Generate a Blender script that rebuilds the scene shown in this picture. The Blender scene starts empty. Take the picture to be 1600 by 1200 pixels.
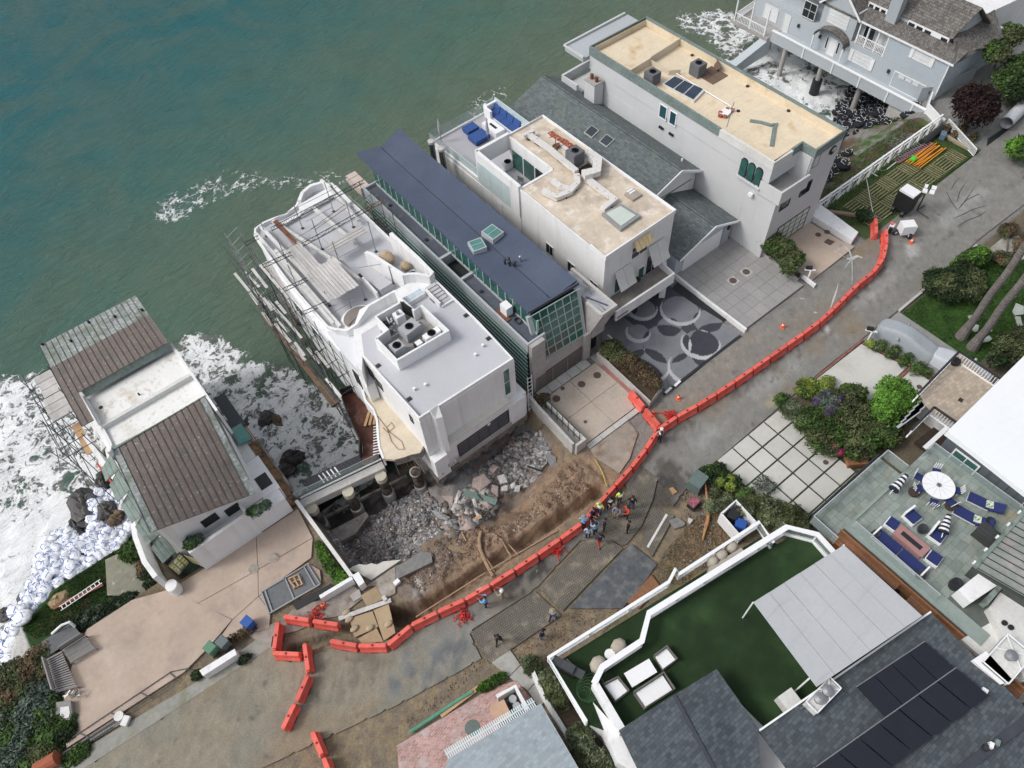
import bpy,math,random
import numpy as np
from math import sin,cos,pi,radians,hypot,atan2
from mathutils import Vector,Matrix,Euler
random.seed(7);RNG=np.random.default_rng(11)
scene=bpy.context.scene;COL=scene.collection
# ------------------------------------------------------------------ camera
# X runs along the street, Y out to sea, the street is z = 0, the drone hangs 50 m above the origin
CAMH=50.0;FPX=1180.0
CF=Vector((0.32129002,0.46747987,-0.82355042));CR=Vector((0.7806599,-0.62302462,-0.04909625));CU=Vector((0.53604369,0.62713865,0.56511438))
cd=bpy.data.cameras.new('camera');cam=bpy.data.objects.new('camera',cd);COL.objects.link(cam)
cd.sensor_width=36;cd.lens=FPX/1600*36;cd.clip_start=1;cd.clip_end=3000
cam.matrix_world=Matrix(((CR.x,CU.x,-CF.x,0),(CR.y,CU.y,-CF.y,0),(CR.z,CU.z,-CF.z,CAMH),(0,0,0,1)))
scene.camera=cam
# ------------------------------------------------------------------ daylight, high thin overcast, light from the sea side left
SUN_DIR=Vector((-0.62,0.30,0.78)).normalized()
world=bpy.data.worlds.new('World');scene.world=world;world.use_nodes=True
wn=world.node_tree.nodes;wl=world.node_tree.links
sky=wn.new('ShaderNodeTexSky');sky.sky_type='NISHITA';sky.sun_disc=False
sky.sun_elevation=math.asin(SUN_DIR.z);sky.sun_rotation=atan2(SUN_DIR.x,SUN_DIR.y)
sky.air_density=1.0;sky.dust_density=4.0;sky.ozone_density=1.0
hsv=wn.new('ShaderNodeHueSaturation');hsv.inputs['Saturation'].default_value=0.34
wl.new(sky.outputs[0],hsv.inputs['Color']);wl.new(hsv.outputs[0],wn['Background'].inputs[0])
wn['Background'].inputs[1].default_value=0.12
sl=bpy.data.lights.new('sun','SUN');sl.energy=.9;sl.angle=radians(14);sl.color=(1,0.97,0.93)
so=bpy.data.objects.new('sun',sl);COL.objects.link(so);so.rotation_euler=SUN_DIR.to_track_quat('Z','Y').to_euler()
so.location=(0,0,80)
scene.view_settings.view_transform='Standard';scene.view_settings.look='None'
scene.view_settings.gamma=1;scene.view_settings.use_curve_mapping=False
scene.view_settings.exposure=0.48
# ------------------------------------------------------------------ surveying: photo reading + known height -> ground position
def _ray(px,py):return CF+CR*((px-800)/FPX)-CU*((py-600)/FPX)
def at(px,py,z=0.0):
    d=_ray(px,py);t=(z-CAMH)/d.z;return(d.x*t,d.y*t)
def Q(ox,oy,k=16/3):return lambda x,y,z=0.0:at(ox+x/k,oy+y/k,z)
# ------------------------------------------------------------------ objects
WL={}
def tag(o,label=None,cat=None,group=None,kind=None):
    if label:o['label']=label
    if cat:o['category']=cat
    if group:o['group']=group
    if kind:o['kind']=kind
    return o
def thing(name,label,cat,loc=(0,0,0),group=None):
    o=bpy.data.objects.new(name,None);COL.objects.link(o);o.location=loc;o.empty_display_size=.3
    WL[o.name]=Vector(loc);return tag(o,label,cat,group)
class MB:
    def __init__(s):s.v=[];s.f=[];s.m=[];s.k=0
    def add(s,vs,fs,m=None):
        n=len(s.v);s.v+=[tuple(p)for p in vs];s.f+=[tuple(i+n for i in f)for f in fs];s.m+=[s.k if m is None else m]*len(fs);return s
    def hexa(s,b,t):
        return s.add(list(b)+list(t),[(3,2,1,0),(4,5,6,7),(0,1,5,4),(1,2,6,5),(2,3,7,6),(3,0,4,7)])
    def box(s,x0,x1,y0,y1,z0,z1):
        return s.hexa([(x0,y0,z0),(x1,y0,z0),(x1,y1,z0),(x0,y1,z0)],[(x0,y0,z1),(x1,y0,z1),(x1,y1,z1),(x0,y1,z1)])
    def obox(s,cx,cy,z0,z1,lx,ly,a=0.0,taper=1.0):
        c,n=cos(a),sin(a);b=[];t=[]
        for i,j in((-1,-1),(1,-1),(1,1),(-1,1)):
            x,y=i*lx/2,j*ly/2
            b.append((cx+x*c-y*n,cy+x*n+y*c,z0));x*=taper;y*=taper
            t.append((cx+x*c-y*n,cy+x*n+y*c,z1))
        return s.hexa(b,t)
    def beam(s,p,q,w,h):
        p,q=Vector(p),Vector(q);d=(q-p).normalized();side=d.cross(Vector((0,0,1)))
        if side.length<1e-3:side=Vector((1,0,0))
        side=side.normalized()*w/2;up=side.cross(d).normalized()*h/2
        return s.hexa([p-side-up,p+side-up,p+side+up,p-side+up],[q-side-up,q+side-up,q+side+up,q-side+up])
    def prism(s,poly,z0,z1):
        n=len(poly);A=sum(poly[i][0]*poly[(i+1)%n][1]-poly[(i+1)%n][0]*poly[i][1]for i in range(n))
        if A<0:
            poly=poly[::-1]
            if not isinstance(z1,(int,float)):z1=z1[::-1]
            if not isinstance(z0,(int,float)):z0=z0[::-1]
        zb=[z0]*n if isinstance(z0,(int,float))else z0;zt=[z1]*n if isinstance(z1,(int,float))else z1
        vs=[(p[0],p[1],zb[i])for i,p in enumerate(poly)]+[(p[0],p[1],zt[i])for i,p in enumerate(poly)]
        return s.add(vs,[tuple(range(n-1,-1,-1)),tuple(range(n,2*n))]+[(i,(i+1)%n,n+(i+1)%n,n+i)for i in range(n)])
    def slab(s,pts,t):
        pts=[Vector(p)for p in pts];nrm=(pts[1]-pts[0]).cross(pts[2]-pts[0]).normalized()
        if nrm.z<0:pts=pts[::-1];nrm=-nrm
        n=len(pts)
        return s.add([p-nrm*t for p in pts]+pts,[tuple(range(n-1,-1,-1)),tuple(range(n,2*n))]+[(i,(i+1)%n,n+(i+1)%n,n+i)for i in range(n)])
    def tube(s,p,q,r,n=6,r2=None,caps=True):
        p,q=Vector(p),Vector(q);d=(q-p).normalized();a=d.orthogonal().normalized();b=d.cross(a);r2=r if r2 is None else r2
        vs=[p+(a*cos(2*pi*i/n)+b*sin(2*pi*i/n))*r for i in range(n)]+[q+(a*cos(2*pi*i/n)+b*sin(2*pi*i/n))*r2 for i in range(n)]
        fs=[(i,(i+1)%n,n+(i+1)%n,n+i)for i in range(n)]
        if caps:fs+=[tuple(range(n-1,-1,-1)),tuple(range(n,2*n))]
        return s.add(vs,fs)
    def path(s,pts,r,n=6):
        pts=[Vector(p)for p in pts];rings=[]
        for i,p in enumerate(pts):
            d=(pts[min(i+1,len(pts)-1)]-pts[max(i-1,0)]).normalized();a=pa-d*pa.dot(d)if i else d.orthogonal()
            a.normalize();pa=a;b=d.cross(a);rr=r[i]if isinstance(r,(list,tuple))else r
            rings.append([p+(a*cos(2*pi*k/n)+b*sin(2*pi*k/n))*rr for k in range(n)])
        vs=[v for g in rings for v in g]
        fs=[(i*n+k,i*n+(k+1)%n,(i+1)*n+(k+1)%n,(i+1)*n+k)for i in range(len(pts)-1)for k in range(n)]
        fs+=[tuple(range(n-1,-1,-1)),tuple(range((len(pts)-1)*n,len(pts)*n))]
        return s.add(vs,fs)
    def ribbon(s,pts,w,z0,z1):
        for i in range(len(pts)-1):
            a,b=pts[i],pts[i+1];dx,dy=b[0]-a[0],b[1]-a[1];L=hypot(dx,dy)or 1;ex=w/2*.9
            a2=(a[0]-dx/L*ex,a[1]-dy/L*ex);b2=(b[0]+dx/L*ex,b[1]+dy/L*ex);nx,ny=-dy/L*w/2,dx/L*w/2
            e=.002*(i%2)
            s.prism([(a2[0]+nx,a2[1]+ny),(a2[0]-nx,a2[1]-ny),(b2[0]-nx,b2[1]-ny),(b2[0]+nx,b2[1]+ny)],z0,z1+e)
        return s
    def band(s,pts,w,z0,z1):
        L=[];R=[];n=len(pts)
        for i,p in enumerate(pts):
            a=pts[max(i-1,0)];b=pts[min(i+1,n-1)];dx,dy=b[0]-a[0],b[1]-a[1];l=hypot(dx,dy)or 1
            L.append((p[0]-dy/l*w/2,p[1]+dx/l*w/2));R.append((p[0]+dy/l*w/2,p[1]-dx/l*w/2))
        zt=z1 if isinstance(z1,(list,tuple))else[z1]*n;zb=z0 if isinstance(z0,(list,tuple))else[z0]*n
        vs=[]
        for i in range(n):vs+=[(*L[i],zb[i]),(*R[i],zb[i]),(*R[i],zt[i]),(*L[i],zt[i])]
        fs=[]
        for i in range(n-1):
            o=i*4
            for k in range(4):fs.append((o+k,o+4+k,o+4+(k+1)%4,o+(k+1)%4))
        fs+=[(0,1,2,3),(n*4-1,n*4-2,n*4-3,n*4-4)]
        return s.add(vs,fs)
    def lathe(s,cx,cy,prof,n=16,sx=1.0,sy=1.0):
        vs=[(cx+r*sx*cos(2*pi*i/n),cy+r*sy*sin(2*pi*i/n),z)for r,z in prof for i in range(n)]
        fs=[(j*n+i,j*n+(i+1)%n,(j+1)*n+(i+1)%n,(j+1)*n+i)for j in range(len(prof)-1)for i in range(n)]
        fs+=[tuple(range(n-1,-1,-1)),tuple(range((len(prof)-1)*n,len(prof)*n))]
        return s.add(vs,fs)
    def disc(s,cx,cy,z0,z1,r,n=20,sx=1.0,sy=1.0):return s.lathe(cx,cy,[(r,z0),(r,z1)],n,sx,sy)
    def strip(s,pts,w,z,t=.012):
        L=[];R=[];n=len(pts)
        for i,p in enumerate(pts):
            a=pts[max(i-1,0)];b=pts[min(i+1,n-1)];dx,dy=b[0]-a[0],b[1]-a[1];l=hypot(dx,dy)or 1;ww=(w[i]if isinstance(w,(list,tuple))else w)/2
            L.append((p[0]-dy/l*ww,p[1]+dx/l*ww));R.append((p[0]+dy/l*ww,p[1]-dx/l*ww))
        for i in range(n-1):s.prism([L[i],R[i],R[i+1],L[i+1]],z-t,z)
        return s
    def blob(s,c,r,seg=10,rings=7,jit=.0,flat=0.0):
        vs=[];fs=[]
        for j in range(rings+1):
            th=pi*j/rings
            for i in range(seg):
                ph=2*pi*i/seg;k=1+random.uniform(-jit,jit)
                vs.append((c[0]+r[0]*sin(th)*cos(ph)*k,c[1]+r[1]*sin(th)*sin(ph)*k,c[2]+r[2]*cos(th)*k))
        for j in range(rings):
            for i in range(seg):fs.append((j*seg+i,(j+1)*seg+i,(j+1)*seg+(i+1)%seg,j*seg+(i+1)%seg))
        return s.add(vs,fs)
    def mesh(s,name,mats,off=(0,0,0),smooth=False):
        me=bpy.data.meshes.new(name);ox,oy,oz=off
        me.from_pydata([(v[0]-ox,v[1]-oy,v[2]-oz)for v in s.v],[],s.f)
        for m in(mats if isinstance(mats,(list,tuple))else[mats]):me.materials.append(m)
        if any(s.m):me.polygons.foreach_set('material_index',s.m)
        if smooth:me.polygons.foreach_set('use_smooth',[True]*len(s.f))
        me.validate(clean_customdata=False);me.update();return me
    def build(s,name,mats,parent=None,smooth=False,org=None):
        off=WL[parent.name]if parent else Vector(org or(0,0,0))
        o=bpy.data.objects.new(name,s.mesh(name,mats,off,smooth));COL.objects.link(o)
        if parent:o.parent=parent
        else:o.location=off
        WL[o.name]=off;return o
def np_mesh(name,V,F,mats):
    me=bpy.data.meshes.new(name);me.vertices.add(len(V));me.vertices.foreach_set('co',V.astype(np.float32).ravel())
    m,k=F.shape;me.loops.add(m*k);me.loops.foreach_set('vertex_index',F.astype(np.int32).ravel())
    me.polygons.add(m);me.polygons.foreach_set('loop_start',np.arange(0,m*k,k,dtype=np.int32))
    for x in(mats if isinstance(mats,(list,tuple))else[mats]):me.materials.append(x)
    me.update(calc_edges=True);return me
def link(name,me,parent=None,loc=(0,0,0)):
    o=bpy.data.objects.new(name,me);COL.objects.link(o)
    if parent:o.parent=parent;WL[o.name]=WL.get(parent.name,Vector())
    else:o.location=loc;WL[o.name]=Vector(loc)
    return o
def kids(o):return[c for c in bpy.data.objects if c.parent==o]
KIDS={}
def dup(o,loc,rot=0.0,label=None,group=None,scale=None,rx=0,ry=0):
    if o.name not in KIDS:KIDS[o.name]=[(c,kids(c))for c in kids(o)]
    r=o.copy();COL.objects.link(r);r.location=loc;r.rotation_euler=(rx,ry,rot);WL[r.name]=Vector(loc)
    if scale:r.scale=scale if isinstance(scale,tuple)else(scale,)*3
    if label:r['label']=label
    if group:r['group']=group
    for c,gc in KIDS[o.name]:
        d=c.copy();COL.objects.link(d);d.parent=r
        for g in gc:e=g.copy();COL.objects.link(e);e.parent=d
    return r
# ------------------------------------------------------------------ materials
def M(name,col,rough=.75,var=.12,sc=3.0,big=.10,bigsc=.25,bump=.0,bsc=20.,metal=0.,spec=.4,brick=None,tint=None,stains=None,streak=None,attr=None,alpha=None,objvar=0.0):
    m=bpy.data.materials.new(name);m.use_nodes=True;nt=m.node_tree;N=nt.nodes;L=nt.links;b=N['Principled BSDF']
    def nd(t,**k):
        n=N.new(t)
        for a,v in k.items():setattr(n,a,v)
        return n
    tc=nd('ShaderNodeTexCoord');src=tc.outputs['Object']
    def noise(s,det=4,vec=None,rough_=.6):
        n=nd('ShaderNodeTexNoise');n.inputs['Scale'].default_value=s;n.inputs['Detail'].default_value=det;n.inputs['Roughness'].default_value=rough_
        L.new(vec or src,n.inputs['Vector']);return n.outputs['Fac']
    def maprange(x,a,c,d,e):
        n=nd('ShaderNodeMapRange');n.inputs[1].default_value=a;n.inputs[2].default_value=c;n.inputs[3].default_value=d;n.inputs[4].default_value=e;L.new(x,n.inputs[0]);return n.outputs[0]
    def mult(c,f):
        n=nd('ShaderNodeVectorMath',operation='SCALE');L.new(c,n.inputs[0]);L.new(f,n.inputs['Scale']);return n.outputs[0]
    def mix(f,a,c):
        n=nd('ShaderNodeMix',data_type='RGBA');L.new(f,n.inputs[0])
        for i,x in((6,a),(7,c)):
            if isinstance(x,tuple):n.inputs[i].default_value=(*x[:3],1)
            else:L.new(x,n.inputs[i])
        return n.outputs[2]
    if attr:
        an=nd('ShaderNodeAttribute',attribute_name=attr);cur=an.outputs['Color']
    else:
        rgb=nd('ShaderNodeRGB');rgb.outputs[0].default_value=(*col,1);cur=rgb.outputs[0]
    hgt=None
    if brick:
        bw,bh,mort,rot,dark,cvar,off=brick
        mp=nd('ShaderNodeMapping');mp.inputs['Rotation'].default_value=rot if isinstance(rot,tuple)else(0,0,rot);L.new(src,mp.inputs['Vector'])
        bt=nd('ShaderNodeTexBrick');bt.offset=off;bt.inputs['Scale'].default_value=1;bt.inputs['Brick Width'].default_value=bw;bt.inputs['Row Height'].default_value=bh
        bt.inputs['Mortar Size'].default_value=mort;bt.inputs['Mortar Smooth'].default_value=.3;bt.inputs['Bias'].default_value=0
        bt.inputs['Color1'].default_value=(1-cvar,)*3+(1,);bt.inputs['Color2'].default_value=(1+cvar,)*3+(1,);bt.inputs['Mortar'].default_value=(dark,)*3+(1,)
        L.new(mp.outputs[0],bt.inputs['Vector'])
        n=nd('ShaderNodeVectorMath',operation='MULTIPLY');L.new(cur,n.inputs[0]);L.new(bt.outputs['Color'],n.inputs[1]);cur=n.outputs[0];hgt=bt.outputs['Fac']
    if tint:
        for(c2,s2,t0,t1)in(tint if isinstance(tint,list)else[tint]):
            cur=mix(maprange(noise(s2,6),t0,t1,0,1),cur,c2)
    if streak:
        c2,sv,t0,t1=streak;mp=nd('ShaderNodeMapping');mp.inputs['Scale'].default_value=sv;L.new(src,mp.inputs['Vector'])
        cur=mix(maprange(noise(1,5,mp.outputs[0]),t0,t1,0,1),cur,c2)
    if var:cur=mult(cur,maprange(noise(sc,5),.3,.7,1-var,1+var))
    if big:cur=mult(cur,maprange(noise(bigsc,5),.3,.7,1-big,1+big))
    if objvar:
        oi=nd('ShaderNodeObjectInfo');cur=mult(cur,maprange(oi.outputs['Random'],0,1,1-objvar,1+objvar))
    L.new(cur,b.inputs['Base Color'])
    b.inputs['Roughness'].default_value=rough;b.inputs['Metallic'].default_value=metal;b.inputs['Specular IOR Level'].default_value=spec
    if bump or brick:
        bp=nd('ShaderNodeBump');bp.inputs['Strength'].default_value=min(1,bump if bump else .3);bp.inputs['Distance'].default_value=.03
        if hgt is not None:
            mm=nd('ShaderNodeMath',operation='MULTIPLY_ADD');mm.inputs[1].default_value=-1.0;L.new(hgt,mm.inputs[0]);L.new(noise(bsc,4),mm.inputs[2]);L.new(mm.outputs[0],bp.inputs['Height'])
        else:L.new(noise(bsc,6),bp.inputs['Height'])
        L.new(bp.outputs[0],b.inputs['Normal'])
    if alpha is not None:
        b.inputs['Alpha'].default_value=alpha
    return m
def glassmat(name,col,rough=.08,var=.25,sc=.7,spec=.9,alpha=None):
    return M(name,col,rough,var,sc,.1,.3,spec=spec,alpha=alpha)
white=M('white_plaster',(.74,.745,.75),.8,.03,6,.05,.5,bump=.08,bsc=40,streak=((.56,.555,.53),(1.6,1.6,.10),.52,.85))
white2=M('white_trim',(.78,.79,.80),.55,.03,8,.03)
offwhite=M('weathered_white_paint',(.62,.62,.60),.7,.08,5,.1,.6,bump=.1)
greywall=M('pale_grey_stucco',(.55,.56,.57),.85,.03,8,.05,.4,bump=.15,bsc=60,streak=((.45,.45,.45),(1.5,1.5,.1),.6,.9))
conc=M('raw_concrete',(.36,.345,.335),.85,.1,3,.12,.4,bump=.15,streak=((.25,.235,.225),(1,1,.15),.55,.85))
conc_l=M('light_concrete',(.46,.45,.43),.85,.08,4,.12,.5,bump=.12)
concdark=M('stained_concrete',(.22,.205,.19),.9,.25,3,.2,.8,bump=.4,tint=((.10,.085,.07),1.2,.5,.65))
beige=M('beige_concrete',(.45,.385,.325),.85,.07,4,.1,.5,bump=.1,tint=((.33,.28,.24),.5,.55,.8))
metal=M('galvanised_steel',(.30,.31,.32),.45,.15,10,.1,metal=.6)
darkmetal=M('dark_steel',(.06,.065,.07),.5,.2,10,.1,metal=.5)
rust=M('rusty_steel',(.17,.07,.04),.8,.35,8,.2,bump=.2)
black=M('black_plastic',(.02,.021,.024),.5,.2,6,.1)
acgrey=M('grey_painted_sheet',(.36,.38,.40),.5,.06,6,.05)
glass=glassmat('dark_window_glass',(.018,.024,.03))
glassg=glassmat('green_tinted_glass',(.03,.105,.092),.1,.35,.8)
glasst=glassmat('teal_translucent_glazing',(.085,.23,.21),.25,.15,1.5,.6)
railglass=M('rail_glass',(.45,.55,.53),.05,0,1,0,spec=.6,alpha=.28)
frame_w=M('white_window_frame',(.70,.71,.72),.5,.04,8,0)
frame_b=M('black_window_frame',(.03,.032,.035),.45,.1,8,0)
frame_g=M('green_grey_mullion',(.30,.40,.37),.5,.1,8,0)
wood=M('cedar_boards',(.27,.13,.065),.65,.2,6,.15,.6,bump=.15,streak=((.15,.07,.035),(6,.6,6),.5,.8),objvar=.22)
wood2=M('raw_timber',(.42,.27,.15),.8,.15,6,.15,objvar=.15)
plank=M('weathered_planks',(.50,.485,.47),.85,.1,6,.12,.8,bump=.15,streak=((.36,.34,.32),(3,.5,3),.5,.8),objvar=.13)
orange=M('orange_red_plastic',(.70,.105,.08),.55,.08,4,.12,.8,spec=.3,tint=[((.66,.22,.18),1.1,.45,.75),((.30,.13,.09),2.3,.62,.78)],objvar=.12)
redplas=M('red_mesh_plastic',(.55,.04,.03),.6,.2,10,.1)
bluefab=M('blue_cushion_fabric',(.035,.085,.26),.9,.08,8,.05,bump=.1)
navy=M('navy_cushion_fabric',(.018,.028,.115),.9,.1,8,.08,bump=.1)
# ================================================================== SETTING
def vnoise(X,Y,s,seed=0,octv=4):
    out=np.zeros_like(X,dtype=float);amp=1.0;tot=0;r=np.random.default_rng(seed);f=s
    for o in range(octv):
        T=r.random((128,128));x=X*f;y=Y*f;xi=np.floor(x).astype(int);yi=np.floor(y).astype(int);a=x-xi;b=y-yi
        a=a*a*(3-2*a);b=b*b*(3-2*b);g=lambda i,j:T[i%128,j%128]
        out+=amp*((g(xi,yi)*(1-a)+g(xi+1,yi)*a)*(1-b)+(g(xi,yi+1)*(1-a)+g(xi+1,yi+1)*a)*b);tot+=amp;amp*=.5;f*=2.03
    return out/tot
def pdist(X,Y,poly):
    X=np.asarray(X,float);d=np.full(X.shape,1e9);ins=np.zeros(X.shape,bool);n=len(poly)
    for i in range(n):
        x0,y0=poly[i];x1,y1=poly[(i+1)%n];dx,dy=x1-x0,y1-y0;L2=dx*dx+dy*dy or 1e-9
        t=np.clip(((X-x0)*dx+(Y-y0)*dy)/L2,0,1);d=np.minimum(d,np.hypot(X-x0-t*dx,Y-y0-t*dy))
        c=((y0>Y)!=(y1>Y))&(X<(x1-x0)*(Y-y0)/((y1-y0)or 1e-9)+x0);ins^=c
    return np.where(ins,d,-d)
def ldist(X,Y,pts):
    d=np.full(np.asarray(X).shape,1e9)
    for(x0,y0),(x1,y1)in zip(pts[:-1],pts[1:]):
        dx,dy=x1-x0,y1-y0;L2=dx*dx+dy*dy or 1e-9;t=np.clip(((X-x0)*dx+(Y-y0)*dy)/L2,0,1);d=np.minimum(d,np.hypot(X-x0-t*dx,Y-y0-t*dy))
    return d
def sst(x,a,b):t=np.clip((x-a)/(b-a),0,1);return t*t*(3-2*t)
def blend(C,w,col):return C*(1-w[...,None])+np.array(col)*w[...,None]
def grid(name,xs,ys,zf,mats,attr=None):
    X,Y=np.meshgrid(xs,ys,indexing='xy');Z=zf(X,Y);V=np.stack([X,Y,Z],-1).reshape(-1,3);ny,nx=X.shape
    i=np.arange(nx-1);j=np.arange(ny-1);I,J=np.meshgrid(i,j);a=J*nx+I
    F=np.stack([a,a+1,a+nx+1,a+nx],-1).reshape(-1,4);me=np_mesh(name,V,F,mats);me.polygons.foreach_set('use_smooth',[True]*len(F))
    for an,fn in(attr or{}).items():
        c=fn(X,Y,Z).reshape(-1,3);at_=me.attributes.new(an,'FLOAT_COLOR','POINT');at_.data.foreach_set('color',np.concatenate([c,np.ones((len(c),1))],1).astype(np.float32).ravel())
    return me
def axis(lo,hi,step,far0,far1,n=26):
    core=np.arange(lo,hi+1e-6,step);a=lo-np.geomspace(step*2,lo-far0,n)[::-1];b=hi+np.geomspace(step*2,far1-hi,n);return np.concatenate([a,core,b])
SEA=-5.0
PIT=[(1.0,23.0),(2.8,22.5),(4.4,21.7),(6.6,21.6),(8,20.9),(9.6,20.6),(11,19.3),(12.6,18.9),(13.8,18.7),(15.0,19.5),(17.2,20.1),(18.6,20.6),(19.25,21.5),(19.3,24.5),(19.4,50),(1.0,50)]
COAST=[(-400,25),(-60,27),(-30,29),(-20.5,33.8),(-19.3,35.6),(-16,36.9),(-11.5,36.9),(-9,33),(-8.6,30.6),(1,30.4),(1,30),(20,29),(36,29),(45,29.5),(52,28),(56,27.2),(62,27.4),(67,27.2),(70.5,27.6),(72.6,27),(75,28.2),(86,29),(400,34)]
cx_,cy_=zip(*COAST)
def land(X,Y):
    yc=np.interp(X,cx_,cy_);n=vnoise(X,Y,.5,3);n2=vnoise(X,Y,2.2,5)
    h=np.full(X.shape,-.14)+(n2-.5)*.05
    g=sst(Y,31.4,31.9)*sst(-X,9.2,9.6);h=h*(1-g)+(-1.55+(n2-.5)*.06)*g
    g2=sst(-X,17.9,19.5)*sst(Y,25.2,29);h=h-g2*sst(-X,18.5,24)*.9
    s=Y-yc;slope=np.where(X>53,.75,np.where(X<-19,.8,3.0));drop=np.maximum(s,0)*slope
    h=h-drop+np.where(s>0,(n-.5)*1.6,0)*sst(s,0,1);h=np.maximum(h,-6.6)
    d=pdist(X,Y,PIT)
    soft=np.where((X>6)&(Y<24),1.15,3.5)
    dep=np.minimum(np.maximum(d,0)*soft,3.5-.9*sst(X,9,14)-.4*sst(X,15,18))
    dep=dep+np.where(d>.1,(n-.5)*1.5+(n2-.5)*.55,0)*sst(d,0,1.2)
    h=np.where(d>0,np.minimum(h,-.2-dep),h)
    h=np.where((d>0)&(Y>31),np.minimum(h,-5.6+(n-.5)),h)
    h=np.where((d>0)&(Y>27.5),h-1.2*sst(Y,27.5,31),h)
    bank=sst(-np.abs(ldist(X,Y,[(9,19.9),(11.5,18.3),(13.5,17.9),(16,18.6),(18.6,18.4)])),-1.3,-.2);h=h+np.where(d<.3,bank*.28*(n*1.4),0)
    soil=(X>4)&(X<19.6)&(Y>16.9)&(Y<22)&(d<.2);h=h+np.where(soil,(n2-.5)*.3-.12+(np.abs(vnoise(X,Y,.9,61,3)-.5)-.15)*1.3,0)
    tr=ldist(X,Y,[(-4.8,21.3),(-2.2,20.3),(-.9,19.9)]);h=h-.75*sst(-tr,-.42,-.22)
    tr=ldist(X,Y,[(1.5,19.2),(3.2,18.0),(8.2,17.75),(11,17.5),(14.5,17.25),(18.6,16.95)]);h=h-1.25*sst(-tr,-.50-.2*(X<4.5),-.26)
    h=h-.8*sst(pdist(X,Y,[(1.3,17.6),(3.6,17.8),(3.3,18.9),(1.4,19.9)]),0,.2)
    h=h-.5*sst(pdist(X,Y,[(16.2,10.2),(17.9,10.8),(17.5,12.6),(16.6,12.4)]),0,.4)
    h=np.where((X>52.5)&(X<72)&(Y<yc),np.maximum(h,-.6),h)
    return h
SOIL=(.235,.165,.112);DARKSOIL=(.055,.042,.032);DRY=(.22,.17,.10);GRUB=(.215,.21,.21);SAND=(.16,.14,.11);GREEN=(.045,.07,.022)
def landcol(X,Y,Z):
    n=vnoise(X,Y,.6,9);n2=vnoise(X,Y,2.5,10);n3=vnoise(X,Y,7,12);C=np.ones(X.shape+(3,))*np.array((.17,.14,.105))
    C=blend(C,sst(n2,.4,.62)*.6,DRY);w=lambda*p:sst(pdist(X,Y,list(p))+(n-.5)*.8,-.15,.25)
    C=blend(C,sst(X,26,30),(.12,.10,.07));C=blend(C,sst(Y,12.9,13.3)*sst(X,20,24),(.2,.19,.18))
    C=blend(C,sst(-X,9,10)*sst(Y,24,25),(.12,.095,.06))
    C=blend(C,w((2,16.8),(20,16.2),(21,18.5),(19.3,20.3),(18.5,20.8),(9,21.8),(5,22.2),(3,20)),SOIL)
    C=blend(C,w((3,18.4),(7,19),(9,20.4),(8.6,21.6),(4.5,22),(2.2,21.4))*.75,(.17,.14,.12))
    C=blend(C,sst(vnoise(X,Y,1.6,77),.52,.72)*w((3.5,19),(6,19.2),(6.6,20.4),(4,21)),(.45,.44,.42))
    d=pdist(X,Y,PIT);C=blend(C,sst(d,.25,.9),GRUB);C=blend(C,sst(d,.2,.6)*sst(-ldist(X,Y,[(12,20),(14,19.6),(17,20.6),(18.8,21.6)]),-1.5,-.3),SOIL)
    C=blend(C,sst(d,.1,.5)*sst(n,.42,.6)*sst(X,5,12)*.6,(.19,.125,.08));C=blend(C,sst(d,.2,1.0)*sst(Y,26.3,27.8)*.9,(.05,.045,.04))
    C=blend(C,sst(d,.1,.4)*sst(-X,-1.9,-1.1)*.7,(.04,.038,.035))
    wet=w((17.6,12.7),(20.6,13.5),(21.8,12.2),(23.5,12.8),(24.6,13.6),(23.2,15.2),(21.0,15.4),(19.5,14.6));C=blend(C,wet*.8,(.055,.05,.045))
    C=blend(C,w((17.8,9.5),(20.8,10.8),(24,11.3),(25,9),(21,7.5),(17.5,7.8))*sst(n2,.35,.6),(.21,.15,.085))
    C=blend(C,w((11,9.4),(18.5,9.6),(18,8),(11,8.5))*sst(n2,.5,.6)*.6,(.07,.08,.03))
    C=blend(C,sst(-Z,3.4,4.6)*(d<0)*(X<50),(.2,.19,.18))
    g=sst(-X,9.3,9.6)*sst(Y,31.6,32.1)*(Z>-2);C=blend(C,g,(.02,.055,.012))
    C=blend(C,g*w((-19,34),(-12,32),(-10,34),(-11.4,35.2),(-16.5,35.4))*sst(n2,.45,.6),(.07,.05,.03))
    C=blend(C,(X<-17.5)*1.0*sst(Y,24.9,25.4)*(Z>-1.2)*sst(n2,.3,.6),(.085,.075,.045));C=blend(C,(X<-19)*sst(Y,30,33),(.42,.42,.40));C=blend(C,(X<-9.6)*(X>-24)*sst(-Z,3.0,3.8),(.55,.58,.62))
    bk=(X>53)*sst(Y,24.9,25.4);C=blend(C,bk*sst(n,.3,.6),(.10,.07,.045));C=blend(C,bk*sst(n2,.5,.6)*(Z>-2.6),(.05,.10,.02));C=blend(C,bk*sst(-Z,3.2,4.0),(.02,.02,.022))
    C=blend(C,(X>53.5)*(Y<25.2)*(Y>19.7)*(X<72)*1.0,(.055,.085,.03))
    C=blend(C,(X>71.9)*sst(Y,20.2,20.6)*(Y<28.6),(.2,.2,.19))
    C=blend(C,w((48.6,12.9),(59.5,12.9),(66,6),(49,6),(48.6,8))*1.0,(.035,.10,.018));C=blend(C,w((44.4,13.2),(48.7,13.0),(48.7,3),(44.4,3)),(.19,.19,.18))
    return C*(.72+.56*n3[...,None])*(.85+.35*n2[...,None])
groundmat=M('soil_and_ground',(1,1,1),.95,.28,9,.1,.8,bump=.6,bsc=9,attr='tint')
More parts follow.
